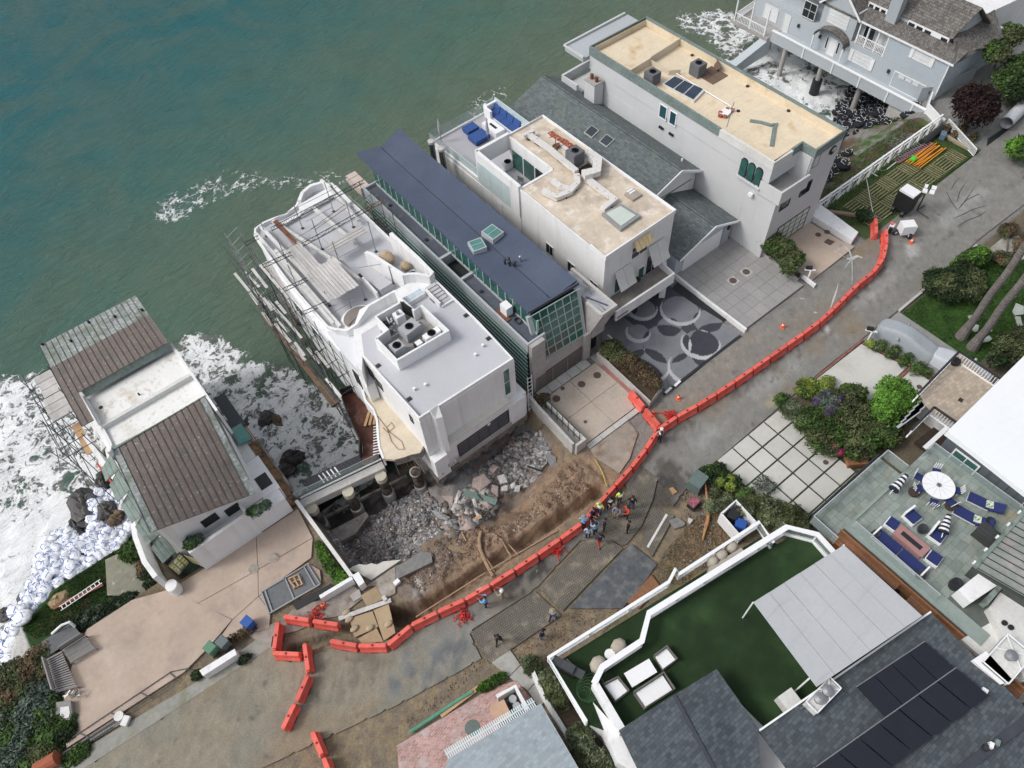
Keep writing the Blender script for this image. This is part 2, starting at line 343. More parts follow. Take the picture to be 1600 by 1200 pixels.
me=grid('ground',np.unique(np.concatenate([axis(-24,24,.16,-600,24.4),axis(24.5,80,.4,24.4,700)])),np.unique(np.concatenate([axis(6,31,.16,-600,31.2),axis(31.5,44,.4,31.2,46)])),land,groundmat,{'tint':landcol})
tag(link('ground',me),kind='structure')
# sea bed far out so the land sheet has no visible end
tag(MB().box(-700,800,45.5,1500,-8.2,-7.2).build('seabed',M('seabed_sand',(.12,.11,.09),.95)),kind='structure')
# ------------------------------------------------------------------ sea
FOAM=[
 ([(-40,560),(60,570),(130,590),(150,640),(190,720),(210,790),(120,900),(0,1040),(-80,1080),(-200,900),(-120,640)],.70,3.0),
 ([(0,760),(170,745),(205,800),(110,880),(40,960),(-60,1040),(-120,900)],1.0,4.0),
 ([(262,520),(330,515),(410,560),(470,580),(545,620),(600,700),(600,800),(430,830),(360,700),(300,600)],.60,1.6),
 ([(280,550),(350,535),(430,590),(480,625),(560,700),(470,760),(360,680)],.64,2.5),
 ([(235,340),(280,285),(360,262),(440,275),(520,262),(570,270),(560,300),(480,300),(400,300),(330,320),(280,345)],.30,2.6),
 ([(60,560),(110,545),(150,560),(130,590)],.5,2.0),
 ([(1050,30),(1100,15),(1160,20),(1260,60),(1360,120),(1420,200),(1340,240),(1230,170),(1120,90)],.56,3.0),
 ([(1130,60),(1230,60),(1310,110),(1330,190),(1250,165),(1180,110)],.95,5.0),
 ([(720,160),(790,130),(800,160),(700,230)],.25,2.0)]
FOAMW=[([at(x,y,SEA)for x,y in p],d,s)for p,d,s in FOAM]
def foamd(X,Y,Z):
    n=vnoise(X,Y,.28,21,5);D=np.zeros(X.shape)
    for p,d,s in FOAMW:D=np.maximum(D,d*sst(pdist(X,Y,p)+(n-.5)*s*1.6,-s*.25,s*.55))
    hole=vnoise(X,Y,.75,23,3);D=D-.42*sst(hole,.60,.78)*(D>.2)
    D=np.maximum(D,.42*sst(-np.abs(vnoise(X*1.5,Y,.13,31,3)-.5),-.018,-.004)*sst(-Y,-75,-52)*sst(n,.5,.65))
    deep=sst(Y-X*.34-62,-14,50);warm=sst(-np.abs(Y-52-X*.08),-26,-4)*sst(X,-14,22)
    return np.stack([np.clip(D,0,1),deep,warm],-1)
sm=bpy.data.materials.new('sea_water');sm.use_nodes=True;nt=sm.node_tree;N=nt.nodes;L=nt.links;b=N['Principled BSDF']
def nd(t,**k):
    n=N.new(t)
    for a,v in k.items():setattr(n,a,v)
    return n
geo=nd('ShaderNodeNewGeometry');at_=nd('ShaderNodeAttribute',attribute_name='sea');sp=nd('ShaderNodeSeparateColor');L.new(at_.outputs['Color'],sp.inputs[0])
def tn(sc,det,vec=None,dist=0.0,r=.6):
    n=nd('ShaderNodeTexNoise');n.inputs['Scale'].default_value=sc;n.inputs['Detail'].default_value=det;n.inputs['Distortion'].default_value=dist;n.inputs['Roughness'].default_value=r;L.new(vec or geo.outputs['Position'],n.inputs['Vector']);return n
def ma(op,a,c=None,d=None):
    n=nd('ShaderNodeMath',operation=op)
    for i,x in enumerate((a,c,d)):
        if x is None:continue
        if isinstance(x,(int,float)):n.inputs[i].default_value=x
        else:L.new(x,n.inputs[i])
    return n.outputs[0]
def mr(x,a,c,d=0.,e=1.,st='SMOOTHSTEP'):
    n=nd('ShaderNodeMapRange',interpolation_type=st)
    for i,v in enumerate((a,c,d,e)):
        if isinstance(v,(int,float)):n.inputs[i+1].default_value=v
        else:L.new(v,n.inputs[i+1])
    L.new(x,n.inputs[0]);return n.outputs[0]
wv=nd('ShaderNodeVectorMath',operation='MULTIPLY_ADD');nn=tn(.55,4);nc=nd('ShaderNodeVectorMath',operation='SUBTRACT');L.new(nn.outputs['Color'],nc.inputs[0]);nc.inputs[1].default_value=(.5,.5,.5)
L.new(nc.outputs[0],wv.inputs[0]);wv.inputs[1].default_value=(3.2,3.2,0);L.new(geo.outputs['Position'],wv.inputs[2])
def vor(sc,vec):n=nd('ShaderNodeTexVoronoi',feature='DISTANCE_TO_EDGE');n.inputs['Scale'].default_value=sc;L.new(vec,n.inputs['Vector']);return n.outputs['Distance']
w1=mr(vor(.62,wv.outputs[0]),0,.22,1,0);w2=mr(vor(1.7,wv.outputs[0]),0,.26,1,0);w3=mr(vor(4.2,wv.outputs[0]),0,.3,1,0)
web=ma('MULTIPLY_ADD',w1,.36,ma('MULTIPLY_ADD',w2,.26,ma('MULTIPLY',w3,.16)))
val=ma('ADD',ma('ADD',sp.outputs[0],web),ma('MULTIPLY',ma('SUBTRACT',tn(1.3,9,None,.9,.72).outputs['Fac'],.5),1.5))
foam=mr(val,.76,1.04);foam=ma('MULTIPLY',foam,mr(sp.outputs[0],.08,.3))
fine=mr(tn(9,8,None,.3,.7).outputs['Fac'],.35,.62,.78,1.0)
def mixc(f,a,c):
    n=nd('ShaderNodeMix',data_type='RGBA');(n.inputs[0].default_value.__class__ and L.new(f,n.inputs[0]))
    for i,x in((6,a),(7,c)):
        if isinstance(x,tuple):n.inputs[i].default_value=(*x,1)
        else:L.new(x,n.inputs[i])
    return n.outputs[2]
wc=mixc(sp.outputs[1],(.072,.142,.108),(.010,.105,.122));wc=mixc(ma('MULTIPLY',sp.outputs[2],.85),wc,(.118,.148,.105))
cl=mr(tn(.09,6,None,1.2).outputs['Fac'],.35,.68,-.0,1.0);wc=mixc(ma('MULTIPLY',cl,.35),wc,(.115,.135,.09))
mur=mixc(mr(sp.outputs[0],.25,.7),wc,(.17,.18,.165));wcol=mixc(ma('MULTIPLY',foam,fine),mur,(.88,.90,.91))
pale=mixc(mr(sp.outputs[0],.78,1.0,0,.55),wcol,(.84,.86,.87));L.new(pale,b.inputs['Base Color'])
L.new(mr(foam,0,1,.16,.85),b.inputs['Roughness']);b.inputs['IOR'].default_value=1.33;b.inputs['Specular IOR Level'].default_value=.2
bp=nd('ShaderNodeBump');bp.inputs['Strength'].default_value=.8;bp.inputs['Distance'].default_value=.32
mpw=nd('ShaderNodeMapping');mpw.inputs['Rotation'].default_value=(0,0,.5);mpw.inputs['Scale'].default_value=(.55,1.5,1);L.new(geo.outputs['Position'],mpw.inputs['Vector'])
hh=ma('MULTIPLY_ADD',tn(1.0,8,mpw.outputs[0],.5,.68).outputs['Fac'],1.6,ma('MULTIPLY',tn(4.5,6,mpw.outputs[0]).outputs['Fac'],.35));hh=ma('MULTIPLY_ADD',foam,.5,hh);L.new(hh,bp.inputs['Height']);L.new(bp.outputs[0],b.inputs['Normal'])
def seaz(X,Y):
    d=foamd(X,Y,None)[...,0];return SEA+(vnoise(X,Y*1.7,.22,41,4)-.5)*.5+d*(vnoise(X,Y,1.1,43,4)-.5)*.55
me=grid('sea',axis(-36,90,.38,-900,1200),axis(24,92,.38,20,1400),seaz,sm,{'sea':foamd});tag(link('sea',me),kind='structure')
# ------------------------------------------------------------------ road and pavements
PAINTR=[]
def roadcol(X,Y,Z):
    n=vnoise(X,Y,.35,50,5);n2=vnoise(X,Y,1.6,51);n3=vnoise(X,Y,8,52);C=np.ones(X.shape+(3,))*np.array((.165,.17,.165))
    left=sst(-X,-6,2);C=blend(C,left,(.19,.182,.148));C=blend(C,left*sst(n,.45,.62)*.5,(.14,.15,.135))
    w=lambda so,*p:sst(pdist(X,Y,list(p))+(n2-.5)*1.0,-so,so)
    C=blend(C,w(.5,(-3.5,13.5),(1,16.7),(4,15.8),(3.5,13.0),(-1,11.5))*sst(n2,.35,.65)*.6,(.12,.145,.165))
    C=blend(C,w(.4,(-1,15.6),(4.5,14.8),(4.5,12.6),(0,13.2))*sst(n2,.42,.56)*.8,(.095,.105,.115))
    C=blend(C,w(.5,(-14,15.5),(-6,17.5),(-1.5,15),(-6,12.5))*sst(n,.4,.6)*.5,(.21,.16,.105))
    C=blend(C,w(.3,(-5.5,19.5),(-1,18.6),(-.5,16.5),(-5,16.8))*sst(n2,.4,.6)*.6,(.09,.085,.075))
    C=blend(C,w(.4,(6,15.8),(15,15.3),(17.5,14.4),(16,13.3),(9,13.6))*.55,(.10,.095,.085))
    C=blend(C,w(.15,(7.8,15.3),(10.5,15.8),(13,15.7),(12,14.6),(9,14.4))*sst(n2,.45,.55)*.9,(.035,.035,.035))
    C=blend(C,w(.3,(17.5,13.4),(21,14.3),(24.2,15.6),(24.6,13.2),(22,12.4),(18.6,12))*sst(n2,.33,.52)*.85,(.055,.052,.05))
    C=blend(C,w(.2,(20.8,14.0),(22.6,14.8),(23.4,13.8),(21.5,13.0))*sst(n2,.3,.45)*.8,(.032,.032,.032))
    C=blend(C,w(.2,(23,15.5),(25.5,17.2),(25.2,16.2),(23.6,14.9))*sst(n2,.4,.5)*.7,(.06,.055,.05))
    lt=sst(-np.abs(ldist(X,Y,[(27,15.1),(36,15.2),(47,15.7),(53,16.2),(62,16.8),(75,17.2)])),-1.1,-.1);C=blend(C,lt*sst(n,.35,.6)*.55,(.25,.27,.275))
    C=blend(C,sst(-np.abs(ldist(X,Y,[(26,16.8),(36.5,16.0),(47,16.2),(53,17)])),-.55,-.2)*sst(n2,.5,.64)*.7,(.07,.065,.06))
    C=blend(C,sst(-np.abs(ldist(X,Y,[(30,13.7),(44,13.8),(56,13.9)])),-.8,-.1)*sst(n2,.4,.6)*.4,(.12,.12,.12))
    C=blend(C,w(.3,(24.8,18.4),(27,19.4),(26.4,17.6))*.7,(.25,.17,.11));C=blend(C,w(.5,(26,18.3),(31,19.5),(38,19.8),(38,18.6),(29,17.3))*.35,(.22,.19,.16))
    for px,py,r,c,a in[(55.5,16.6,1.4,(.36,.38,.39),.6),(48.5,15.5,.9,(.33,.34,.34),.5),(43,15.8,.5,(.42,.42,.42),.8),(33.5,13.9,.7,(.3,.28,.2),.7),(60,17.8,1.1,(.1,.1,.095),.6),(57.5,18.6,.8,(.12,.11,.1),.7)]:
        C=blend(C,sst(-np.hypot(X-px,(Y-py)*1.4)+(n2-.5)*1.6,-r,-r*.3)*a,c)
    C=blend(C,sst(-np.abs(Y-15.6+vnoise(X,Y,.2,58)*2-1+(X<20)*50),-.06,-.02)*.5,(.08,.08,.08))
    return C*(.8+.4*n3[...,None])*(.92+.16*n2[...,None])*np.array((1.24,1.18,1.12))
roadmat=M('worn_asphalt',(1,1,1),.93,.2,12,.10,1,bump=.25,bsc=30,attr='tint',tint=[((.215,.17,.115),.16,.55,.72),((.095,.092,.085),.75,.60,.74),((.27,.265,.25),2.2,.64,.72)])
def sheet(name,poly,z,step,matl,fn,thick=.1):
    xs=[p[0]for p in poly];ys=[p[1]for p in poly];bm_=MB()
    X=np.arange(min(xs)-step,max(xs)+step,step);Y=np.arange(min(ys)-step,max(ys)+step,step);XX,YY=np.meshgrid(X,Y)
    D=pdist(XX,YY,poly)
    pts=[]
    for i in range(len(poly)):pts.append((poly[i],poly[(i+1)%len(poly)]))
    near=np.abs(D)<step*.75
    for r,c in zip(*np.where(near)):
        x,y=XX[r,c],YY[r,c];best=None
        for(a,b_)in pts:
            dx,dy=b_[0]-a[0],b_[1]-a[1];L2=dx*dx+dy*dy or 1e-9;t=max(0,min(1,((x-a[0])*dx+(y-a[1])*dy)/L2));q=(a[0]+t*dx,a[1]+t*dy);dd=hypot(q[0]-x,q[1]-y)
            if best is None or dd<best[0]:best=(dd,q)
        if D[r,c]<0 or best[0]<step*.3:XX[r,c],YY[r,c]=best[1]
    ny,nx=XX.shape;I,J=np.meshgrid(np.arange(nx-1),np.arange(ny-1));a=(J*nx+I).ravel()
    F=np.stack([a,a+1,a+nx+1,a+nx],-1);V=np.stack([XX,YY,np.full(XX.shape,z)],-1).reshape(-1,3)
    cen=V[F].mean(1);keep=pdist(cen[:,0],cen[:,1],poly)>0;F=F[keep];used=np.unique(F);rm=-np.ones(len(V),int);rm[used]=np.arange(len(used));V=V[used];F=rm[F]
    me=np_mesh(name,V,F,matl);c=fn(V[:,0],V[:,1],V[:,2]);at_=me.attributes.new('tint','FLOAT_COLOR','POINT');at_.data.foreach_set('color',np.concatenate([c,np.ones((len(c),1))],1).astype(np.float32).ravel())
    o=tag(link(name,me),kind='structure');return o
ROADL=[(-70,8),(-30,11),(-15,13.8),(-9.9,16.3),(-1.2,14.0),(2.8,13.2),(4.6,12.9),(5.0,14.8),(10.1,14.2),(14.9,14.9),(16.1,13.6),(17.0,13.3),(18.4,14.9),(19.3,15.4),(17.5,15.9),(14,15.9),(10,16.3),(6.2,16.9),(3.0,17.2),(1.2,17.5),(.2,17.9),(-1.3,18.9),(-1.7,19.3),(-5.2,20.6),(-5.6,22.3),(-12,22.7),(-19,23.2),(-34,23.4),(-70,23)]
sheet('road',ROADL,-.02,.3,roadmat,roadcol)
ROADR=[(19.8,14.9),(22.4,15.0),(21.6,12.6),(24.6,13.2),(26.8,13.15),(39.6,13.4),(52.6,13.2),(61,13.6),(80,13.2),(130,13),(130,20.2),(72,20.2),(53,19.95),(46,19.4),(36.5,19.9),(29.5,19.6),(27.3,19.5),(25.4,18.9),(23.5,17.6),(21.3,16.7),(20.3,16.1)]
sheet('road',ROADR,-.016,.3,roadmat,roadcol)
# concrete verge between the left drive and the road
vergem=M('verge_concrete',(.27,.265,.24),.9,.12,3,.15,.5,tint=((.20,.21,.12),.9,.5,.7),bump=.2)
tag(MB().prism([(-34,23.4),(-19,23.2),(-12,22.7),(-5.7,22.3),(-4.9,23.4),(-9.5,23.3),(-19.5,24.4),(-34,25)],-.12,.0).build('verge',vergem),kind='structure')
tag(MB().prism([(-19.7,24.9),(-15.2,24.65),(-15.0,24.1),(-19.1,24.42)],-.1,.012).build('paving_strip',M('grey_setts',(.20,.19,.175),.9,.1,6,brick=(.16,.16,.012,.1,.5,.2,0))),kind='structure')
# left house drive: pink concrete in large panels
pink=M('pink_concrete',(.42,.335,.275),.85,.06,3,.10,.35,bump=.1,tint=[((.30,.235,.205),.5,.52,.8),((.46,.38,.32),.3,.5,.8)])
dr=[[(-18.7,24.9),(-10.9,24.6),(-9.0,25.0),(-6.9,25.6),(-9.35,30.35),(-11.7,31.05),(-15.0,31.3),(-16.5,29.8),(-18.3,26.4)],
      [(-6.85,25.58),(-4.9,25.0),(-2.6,29.9),(-6.1,29.98),(-9.3,30.33)],[(-4.85,25.0),(-.95,23.8),(.62,27.0),(.75,29.9),(-2.55,29.9)]]
dr=[[(-18.6,24.95),(-10.9,24.5),(-8.9,24.95),(-6.9,25.6),(-9.3,30.3),(-11.7,31.3),(-14.9,31.35),(-16.4,29.9),(-17.7,28.0),(-18.4,26.4)],
      [(-6.86,25.6),(-4.75,25.9),(-3.9,27.6),(-8.2,28.1)],[(-8.22,28.14),(-3.88,27.64),(-2.8,29.95),(-9.25,30.28)],
      [(-4.71,25.9),(-.5,26.0),(.3,27.2),(-3.86,27.6)],[(-3.84,27.64),(.32,27.24),(.62,29.9),(-2.76,29.95)],[(-4.7,25.86),(-.9,25.8),(-.5,24.8),(-.9,23.9),(-4.6,24.5)],[(-6.84,25.56),(-4.73,25.86),(-4.62,24.4),(-5.2,23.5),(-8.3,24.9)]]
for p in dr:tag(MB().prism(p,-.12,.03).build('driveway',pink),kind='structure')
# concrete drive of the glass house
def slabs(name,cells,z,matl,t=.13):
    for c in cells:tag(MB().prism(c,z-t,z).build(name,matl),kind='structure')
def gridcells(x0,x1,nx,y0,y1,ny,gap):
    w=(x1-x0)/nx;h=(y1-y0)/ny;g=gap/2
    return[[(x0+i*w+g,y0+j*h+g),(x0+(i+1)*w-g,y0+j*h+g),(x0+(i+1)*w-g,y0+(j+1)*h-g),(x0+i*w+g,y0+(j+1)*h-g)]for i in range(nx)for j in range(ny)]
slabs('driveway',gridcells(20.4,26.0,2,20.4,25.6,2,.03),.04,beige);slabs('driveway',gridcells(20.4,25.6,5,25.65,26.5,1,.05),.045,conc_l)
slabs('driveway',gridcells(26.03,27.1,1,19.9,26.3,3,.03),.035,conc);slabs('pavement',gridcells(20.3,26.9,5,19.9,20.35,1,.03),.03,conc_l)
slabs('pavement',[[(20.3,19.85),(24.2,19.85),(24.0,18.6),(22.0,17.4),(20.6,17.0),(20.1,19.2)]],-.0,M('stained_apron',(.30,.26,.22),.9,.15,2,.2,.6,tint=((.20,.13,.085),.9,.5,.7)))
# white house drive E, grid of concrete tiles
etile=M('grey_drive_tiles',(.30,.295,.29),.85,.05,4,.08,.5,bump=.1,objvar=.05);
ecell=[]
for i in range(7):
    for j in range(7):
        x0,x1=37.7+i*1.05,37.7+(i+1)*1.05;y0,y1=20.1+j*1.14,20.1+(j+1)*1.14;sh=lambda y:.0
        ecell.append([(x0+.01,y0+.01),(x1-.01,y0+.01),(x1-.01,y1-.01),(x0+.01,y1-.01)])
drv=tag(MB().box(37.65,45.1,20.05,28.15,-.12,-.02).build('driveway',M('drive_bed',(.13,.125,.12),.9)),kind='structure')
for c in ecell:MB().prism(c,-.025,.04).build('tile',etile,drv)
slabs('driveway',[[(45.6,20.0),(52.0,20.1),(51.7,21.2),(51.4,25.3),(46.2,25.2),(46.0,21)]],.04,M('tan_drive',(.44,.355,.29),.85,.06,3,.08,.4,tint=((.36,.30,.25),.5,.55,.8)))
tag(MB().box(46.6,50.6,25.0,25.35,.03,.062).build('drain_grate',black),'dark slot drain across the foot of the black glazed garage door','drain')
# land side drives
dk=M('pale_concrete_pad',(.50,.50,.47),.85,.04,3,.06,.4,bump=.08,objvar=.05,tint=((.40,.385,.34),.35,.55,.8))
bed=tag(MB().box(26.9,33.9,5.6,13.05,-.12,-.03).build('driveway',M('joint_ground_cover',(.045,.05,.028),.95,.4,12)),kind='structure')
for i in range(4):
    for j in range(6):
        x0=[26.8,28.5,30.25,32.0][i];x1=[28.36,30.1,31.86,33.6][i];y1=13.1-j*1.42+(0 if j else 0);y0=y1-1.29;y0=max(y0,5.6)
        MB().prism([(x0,y0),(x1,y0),(x1,y1),(x0,y1)],-.03,.045).build('pad',dk,bed)
slabs('driveway',[[(38.1,13.1),(43.5,13.0),(44.3,9.3),(41.5,9.2),(38.9,9.2)],[(41.8,8.9),(44.4,8.9),(44.7,5),(41.9,5)]],.03,dk)
edge=M('red_brick_edging',(.24,.115,.09),.9,.15,8,brick=(.22,.1,.01,0,.6,.25,.5))
tag(MB().prism([(38.0,13.32),(44.0,13.32),(44.0,13.12),(38.0,13.14)],-.1,.04).build('brick_edging',edge),kind='structure')
tag(MB().prism([(41.6,9.14),(44.35,9.24),(44.35,8.95),(41.6,8.95)],-.1,.036).build('brick_edging',edge),kind='structure')
tag(MB().prism([(43.6,13.0),(44.4,9.2),(44.8,5),(45.4,5),(44.9,9.2),(43.85,13.0)],-.1,.038).build('brick_edging',edge),kind='structure')
tag(MB().box(44.7,48.6,4.5,13.1,-.12,.0).build('driveway',M('aged_grey_concrete',(.26,.265,.26),.9,.1,3,.1)),kind='structure')
# brick drive bottom middle
brk=M('herringbone_brick',(.36,.235,.215),.9,.12,5,.15,.6,bump=.3,brick=(.26,.12,.014,0,1.45,.25,.5),tint=((.45,.42,.41),.8,.5,.75))
tag(MB().prism([(-3.9,9.5),(-2.5,12.05),(-.5,11.75),(3.3,11.15),(4.3,10.9),(5.5,10.4),(5.6,7.5),(-3.9,7.5)],-.13,.05).build('brick_driveway',brk),kind='structure')
cpv=M('cracked_grey_slab',(.36,.36,.335),.88,.1,3,.1,.5,tint=((.25,.23,.18),.8,.5,.7))
slabs('pavement',[[(4.9,12.6),(6.4,12.3),(6.3,11.0),(5.3,10.9)],[(5.3,10.86),(6.3,10.95),(6.6,9.6),(5.7,9.5)],[(5.7,9.45),(6.6,9.55),(6.6,8.3),(5.6,8.3)]],.0,cpv)
# ================================================================== SEA SIDE HOUSES
def window(par,ax,c,a0,a1,z0,z1,side,fm=None,gm=None,nx=1,nz=1,fw=.06,dep=.05,name='window'):
    """framed window on the plane x=c or y=c; side is the outward sign"""
    fm=fm or frame_w;gm=gm or glass;m=MB()
    def bx(u0,u1,w0,w1,d0,d1,b):
        lo,hi=sorted((c+side*d0,c+side*d1));return b.box(lo,hi,u0,u1,w0,w1)if ax=='x' else b.box(u0,u1,lo,hi,w0,w1)
    bx(a0-fw,a1+fw,z0-fw,z0,-.03,dep,m);bx(a0-fw,a1+fw,z1,z1+fw,-.03,dep,m);bx(a0-fw,a0,z0,z1,-.03,dep,m);bx(a1,a1+fw,z0,z1,-.03,dep,m)
    for i in range(1,nx):u=a0+(a1-a0)*i/nx;bx(u-fw/3,u+fw/3,z0,z1,-.03,dep-.01,m)
    for i in range(1,nz):u=z0+(z1-z0)*i/nz;bx(a0,a1,u-fw/3.2,u+fw/3.2,-.03,dep-.014,m)
    f=m.build(name,fm,par);bx(a0,a1,z0,z1,-.02,.012,MB()).build('pane',gm,f)if False else None
    g=MB();bx(a0,a1,z0,z1,-.02,.012,g);g.build('pane',gm,f);return f
def acunit(loc,w=.95,d=.95,h=.9,label='',fan=1,rot=0.,mat_=None,group=None):
    t=thing('air_conditioner',label,'air conditioner',(0,0,0),group);m=MB().box(-w/2,w/2,-d/2,d/2,.08,h);m.box(-w/2+.05,w/2-.05,-d/2+.05,d/2-.05,0,.08)
    for k in range(9):z=.18+k*(h-.3)/9;m.box(-w/2-.012,w/2+.012,-d/2-.012,d/2+.012,z,z+.025)
    m.build('cabinet',mat_ or acgrey,t)
    for k in range(fan):
        fx=0 if fan==1 else(-.27+.54*k);f=MB().lathe(fx,0,[(.30,h),(.32,h+.03),(.27,h+.035),(.26,h+.012)],20).build('fan_well',black,t)
        g=MB();
        for j in range(4):g.obox(fx+.11*cos(j*pi/2),.11*sin(j*pi/2),h+.02,h+.03,.2,.07,j*pi/2+.0)
        g.build('fan_blade',metal,f)
        r=MB()
        for rr in(.1,.18,.25):r.lathe(fx,0,[(rr,h+.04),(rr+.008,h+.046),(rr+.016,h+.04)],18)
        r.build('fan_guard',black,f)
    t.location=loc;t.rotation_euler.z=rot;WL[t.name]=Vector(loc);return t
# ------------------------------------------------------------------ A copper roofed house
cop=M('oxidised_copper_brown',(.158,.130,.115),.6,.15,6,.12,.8,metal=.15,tint=[((.33,.36,.36),5,.60,.70),((.10,.12,.10),.9,.55,.75)],objvar=.06)
copg=M('copper_green_patina',(.24,.265,.25),.75,.2,5,.2,.9,tint=[((.42,.45,.46),4.5,.48,.62),((.09,.10,.09),9,.6,.7),((.14,.17,.13),.7,.5,.7)],objvar=.06)
copgreen=M('copper_green_trim',(.19,.245,.22),.7,.15,4,.15,.8,tint=((.10,.10,.085),1.5,.5,.7))
roofw=M('stained_white_roof',(.76,.76,.74),.8,.03,4,.04,.4,tint=[((.56,.52,.44),.7,.53,.70),((.33,.27,.18),.8,.62,.72),((.6,.59,.56),2.8,.56,.66)],bump=.06)
A=thing('copper_roofed_house','white beach house with brown standing seam copper roofs and a stained white flat roof','house',(-3.6,40,0))
MB().prism([(-7.6,31.6),(-.9,31.6),(-.3,36.9),(-.3,50.2),(-7.6,50.2)],-.4,[4.2,4.2,5.3,6.2,6.2]).build('wall',white,A)
MB().box(-7.6,-.1,38,50.4,-1.0,-.4).build('floor_slab',concdark,A)
for x in(-7,-3.8,-.6):
    for y in(37.5,43.5,49.5):MB().disc(x,y,-7.5,-1.0,.32,10).build('pile',concdark,A)
def zb(y):t=(y-43.9)/6.8;return 7.0-.6*t*t
n=18
for i in range(n):
    x0=-8.0+i*7.72/n;x1=x0+7.72/n;y_lo=41.0 if i<2 else 43.9
    ys=[50.7,49.2,47.7];
    for nm,mt,yy in(('roof_panel',copg,[50.7,49.2,47.62]),('roof_panel',cop,[47.62,45.8,y_lo])):
        m=MB()
        for a,b_ in zip(yy[:-1],yy[1:]):m.slab([(x0+.012,a,zb(a)),(x1-.012,a,zb(a)),(x1-.012,b_,zb(b_)),(x0+.012,b_,zb(b_))],.07)
        m.build(nm,mt,A)
    m=MB();
    for a,b_ in zip([50.7,49.2,47.6,45.8],[49.2,47.6,45.8,y_lo]):m.beam((x0,a,zb(a)+.03),(x0,b_,zb(b_)+.02),.022,.06)
    m.build('roof_seam',rust if False else M_seam if 'M_seam' in globals()else globals().setdefault('M_seam',M('dark_seam',(.05,.045,.043),.6)),A)
MB().slab([(-6.95,44.05,6.98),(-.25,44.05,6.98),(-.25,43.75,6.35),(-6.95,43.75,6.35)],.05).build('flashing',copgreen,A)
for(x,y)in((-7.75,50.6),(-4.2,50.3),(-.5,48.4),(-2.4,49.3),(-5.9,49.2)):MB().obox(x,y,zb(y),zb(y)+.22,.16,.16,.4).build('roof_vent',black,A)
# flat white roofs
MB().box(-6.95,-.25,40.9,43.8,5.6,6.02).build('flat_roof',roofw,A);MB().box(-7.05,-.25,37.4,40.72,5.3,5.72).build('flat_roof',roofw,A)
MB().box(-7.1,-.22,40.72,41.0,5.2,6.16).build('parapet',offwhite,A);MB().box(-7.12,-6.95,41.0,43.9,5.3,6.45).build('parapet',white,A)
MB().box(-.25,-.06,36.6,44.4,1.0,6.22).build('parapet',white,A);MB().band([(-7.1,40.8),(-7.15,39.2),(-7.3,37.8)],.22,4.8,[6.0,5.9,6.9]).build('parapet',white,A)
m=MB()
for k in range(6):a,b_=37.6+k*.75,37.6+(k+1)*.75;z0=5.6-2.2*sin((1-k/6)*1.3);z1=5.6-2.2*sin((1-(k+1)/6)*1.3);m.slab([(-8.2,a,z0-.5),(-7.1,a,z0),(-7.1,b_,z1),(-8.2+k*.1,b_,z1-.5)],.1)
m.build('curved_roof',offwhite,A)
MB().disc(-6.5,42.5,6.02,6.06,.14,14).build('roof_drain',black,A);MB().disc(-3.9,41.7,6.0,6.25,.06,8).build('vent_pipe',black,A)
# front roof, a twisted barrel that falls away to the right
def zf(x,y):
    t=(38.3-y)/8.2;u=(x+7.4)/6.3;return 6.25+t*(1.0-2.6*u)-.55*t*t*(.4+u*.4)
n=15;SEAM=globals()['M_seam']
for i in range(n):
    xa0=-7.2+i*6.95/n;xa1=xa0+6.95/n;xb0=-7.45+i*6.35/n;xb1=xb0+6.35/n;m=MB();s_=MB();ysq=[38.35,36.9,35.3,33.6,31.9,30.3]
    for a,b_ in zip(ysq[:-1],ysq[1:]):
        ta,tb=(38.35-a)/8.05,(38.35-b_)/8.05;X=lambda q0,q1,t:q0+(q1-q0)*t
        p=[X(xa0,xb0,ta)+.01,X(xa1,xb1,ta)-.01,X(xa1,xb1,tb)-.01,X(xa0,xb0,tb)+.01]
        m.add([(p[0],a,zf(p[0],a)),(p[1],a,zf(p[1],a)),(p[2],b_,zf(p[2],b_)),(p[3],b_,zf(p[3],b_))]+[(p[0],a,zf(p[0],a)-.07),(p[1],a,zf(p[1],a)-.07),(p[2],b_,zf(p[2],b_)-.07),(p[3],b_,zf(p[3],b_)-.07)],
              [(3,2,1,0),(4,5,6,7),(0,1,5,4),(1,2,6,5),(2,3,7,6),(3,0,4,7)])
        s_.beam((p[0]-.01,a,zf(p[0],a)+.03),(p[3]-.01,b_,zf(p[3],b_)+.02),.022,.06)
    m.build('roof_panel',cop if i not in(0,14)else copg,A);s_.build('roof_seam',SEAM,A)
MB().slab([(-7.15,38.5,6.3),(-.2,38.5,5.75),(-.2,38.3,6.3),(-7.2,38.3,6.35)],.06).build('flashing',copgreen,A)
m=MB();pl=[(38.2,6.2),(36.5,6.4),(34.6,6.3),(33,5.6),(31.7,4.4),(30.8,2.9)]
for k in range(5):
    for j in range(3):
        xx=-8.5+j*.37;(a,za),(b_,z_)=pl[k],pl[k+1];m.slab([(xx+.01,a,za-.9*(1-j/3)),(xx+.36,a,za-.9*(1-(j+1)/3)),(xx+.36,b_,z_-.4*(1-(j+1)/3)),(xx+.01,b_,z_-.4*(1-j/3))],.06)
m.build('draped_roof_edge',copgreen,A)
MB().prism([(-7.3,31.1),(-.8,31.1),(-.8,31.62),(-7.3,31.62)],0,[5.9,3.4,3.9,6.1]).build('front_wall',white,A)
window(A,'y',31.1,-5.0,-4.0,2.95,3.75,-1,frame_b,black);window(A,'y',31.1,-3.4,-2.5,2.5,3.3,-1,frame_b,black)
MB().box(-6.7,-2.3,29.95,30.2,.0,3.05).box(-6.7,-6.45,30.2,31.1,0,3.0).box(-2.5,-2.3,30.2,31.1,0,3.0).box(-6.4,-2.5,30.2,31.1,1.9,2.05).build('balcony',white,A)
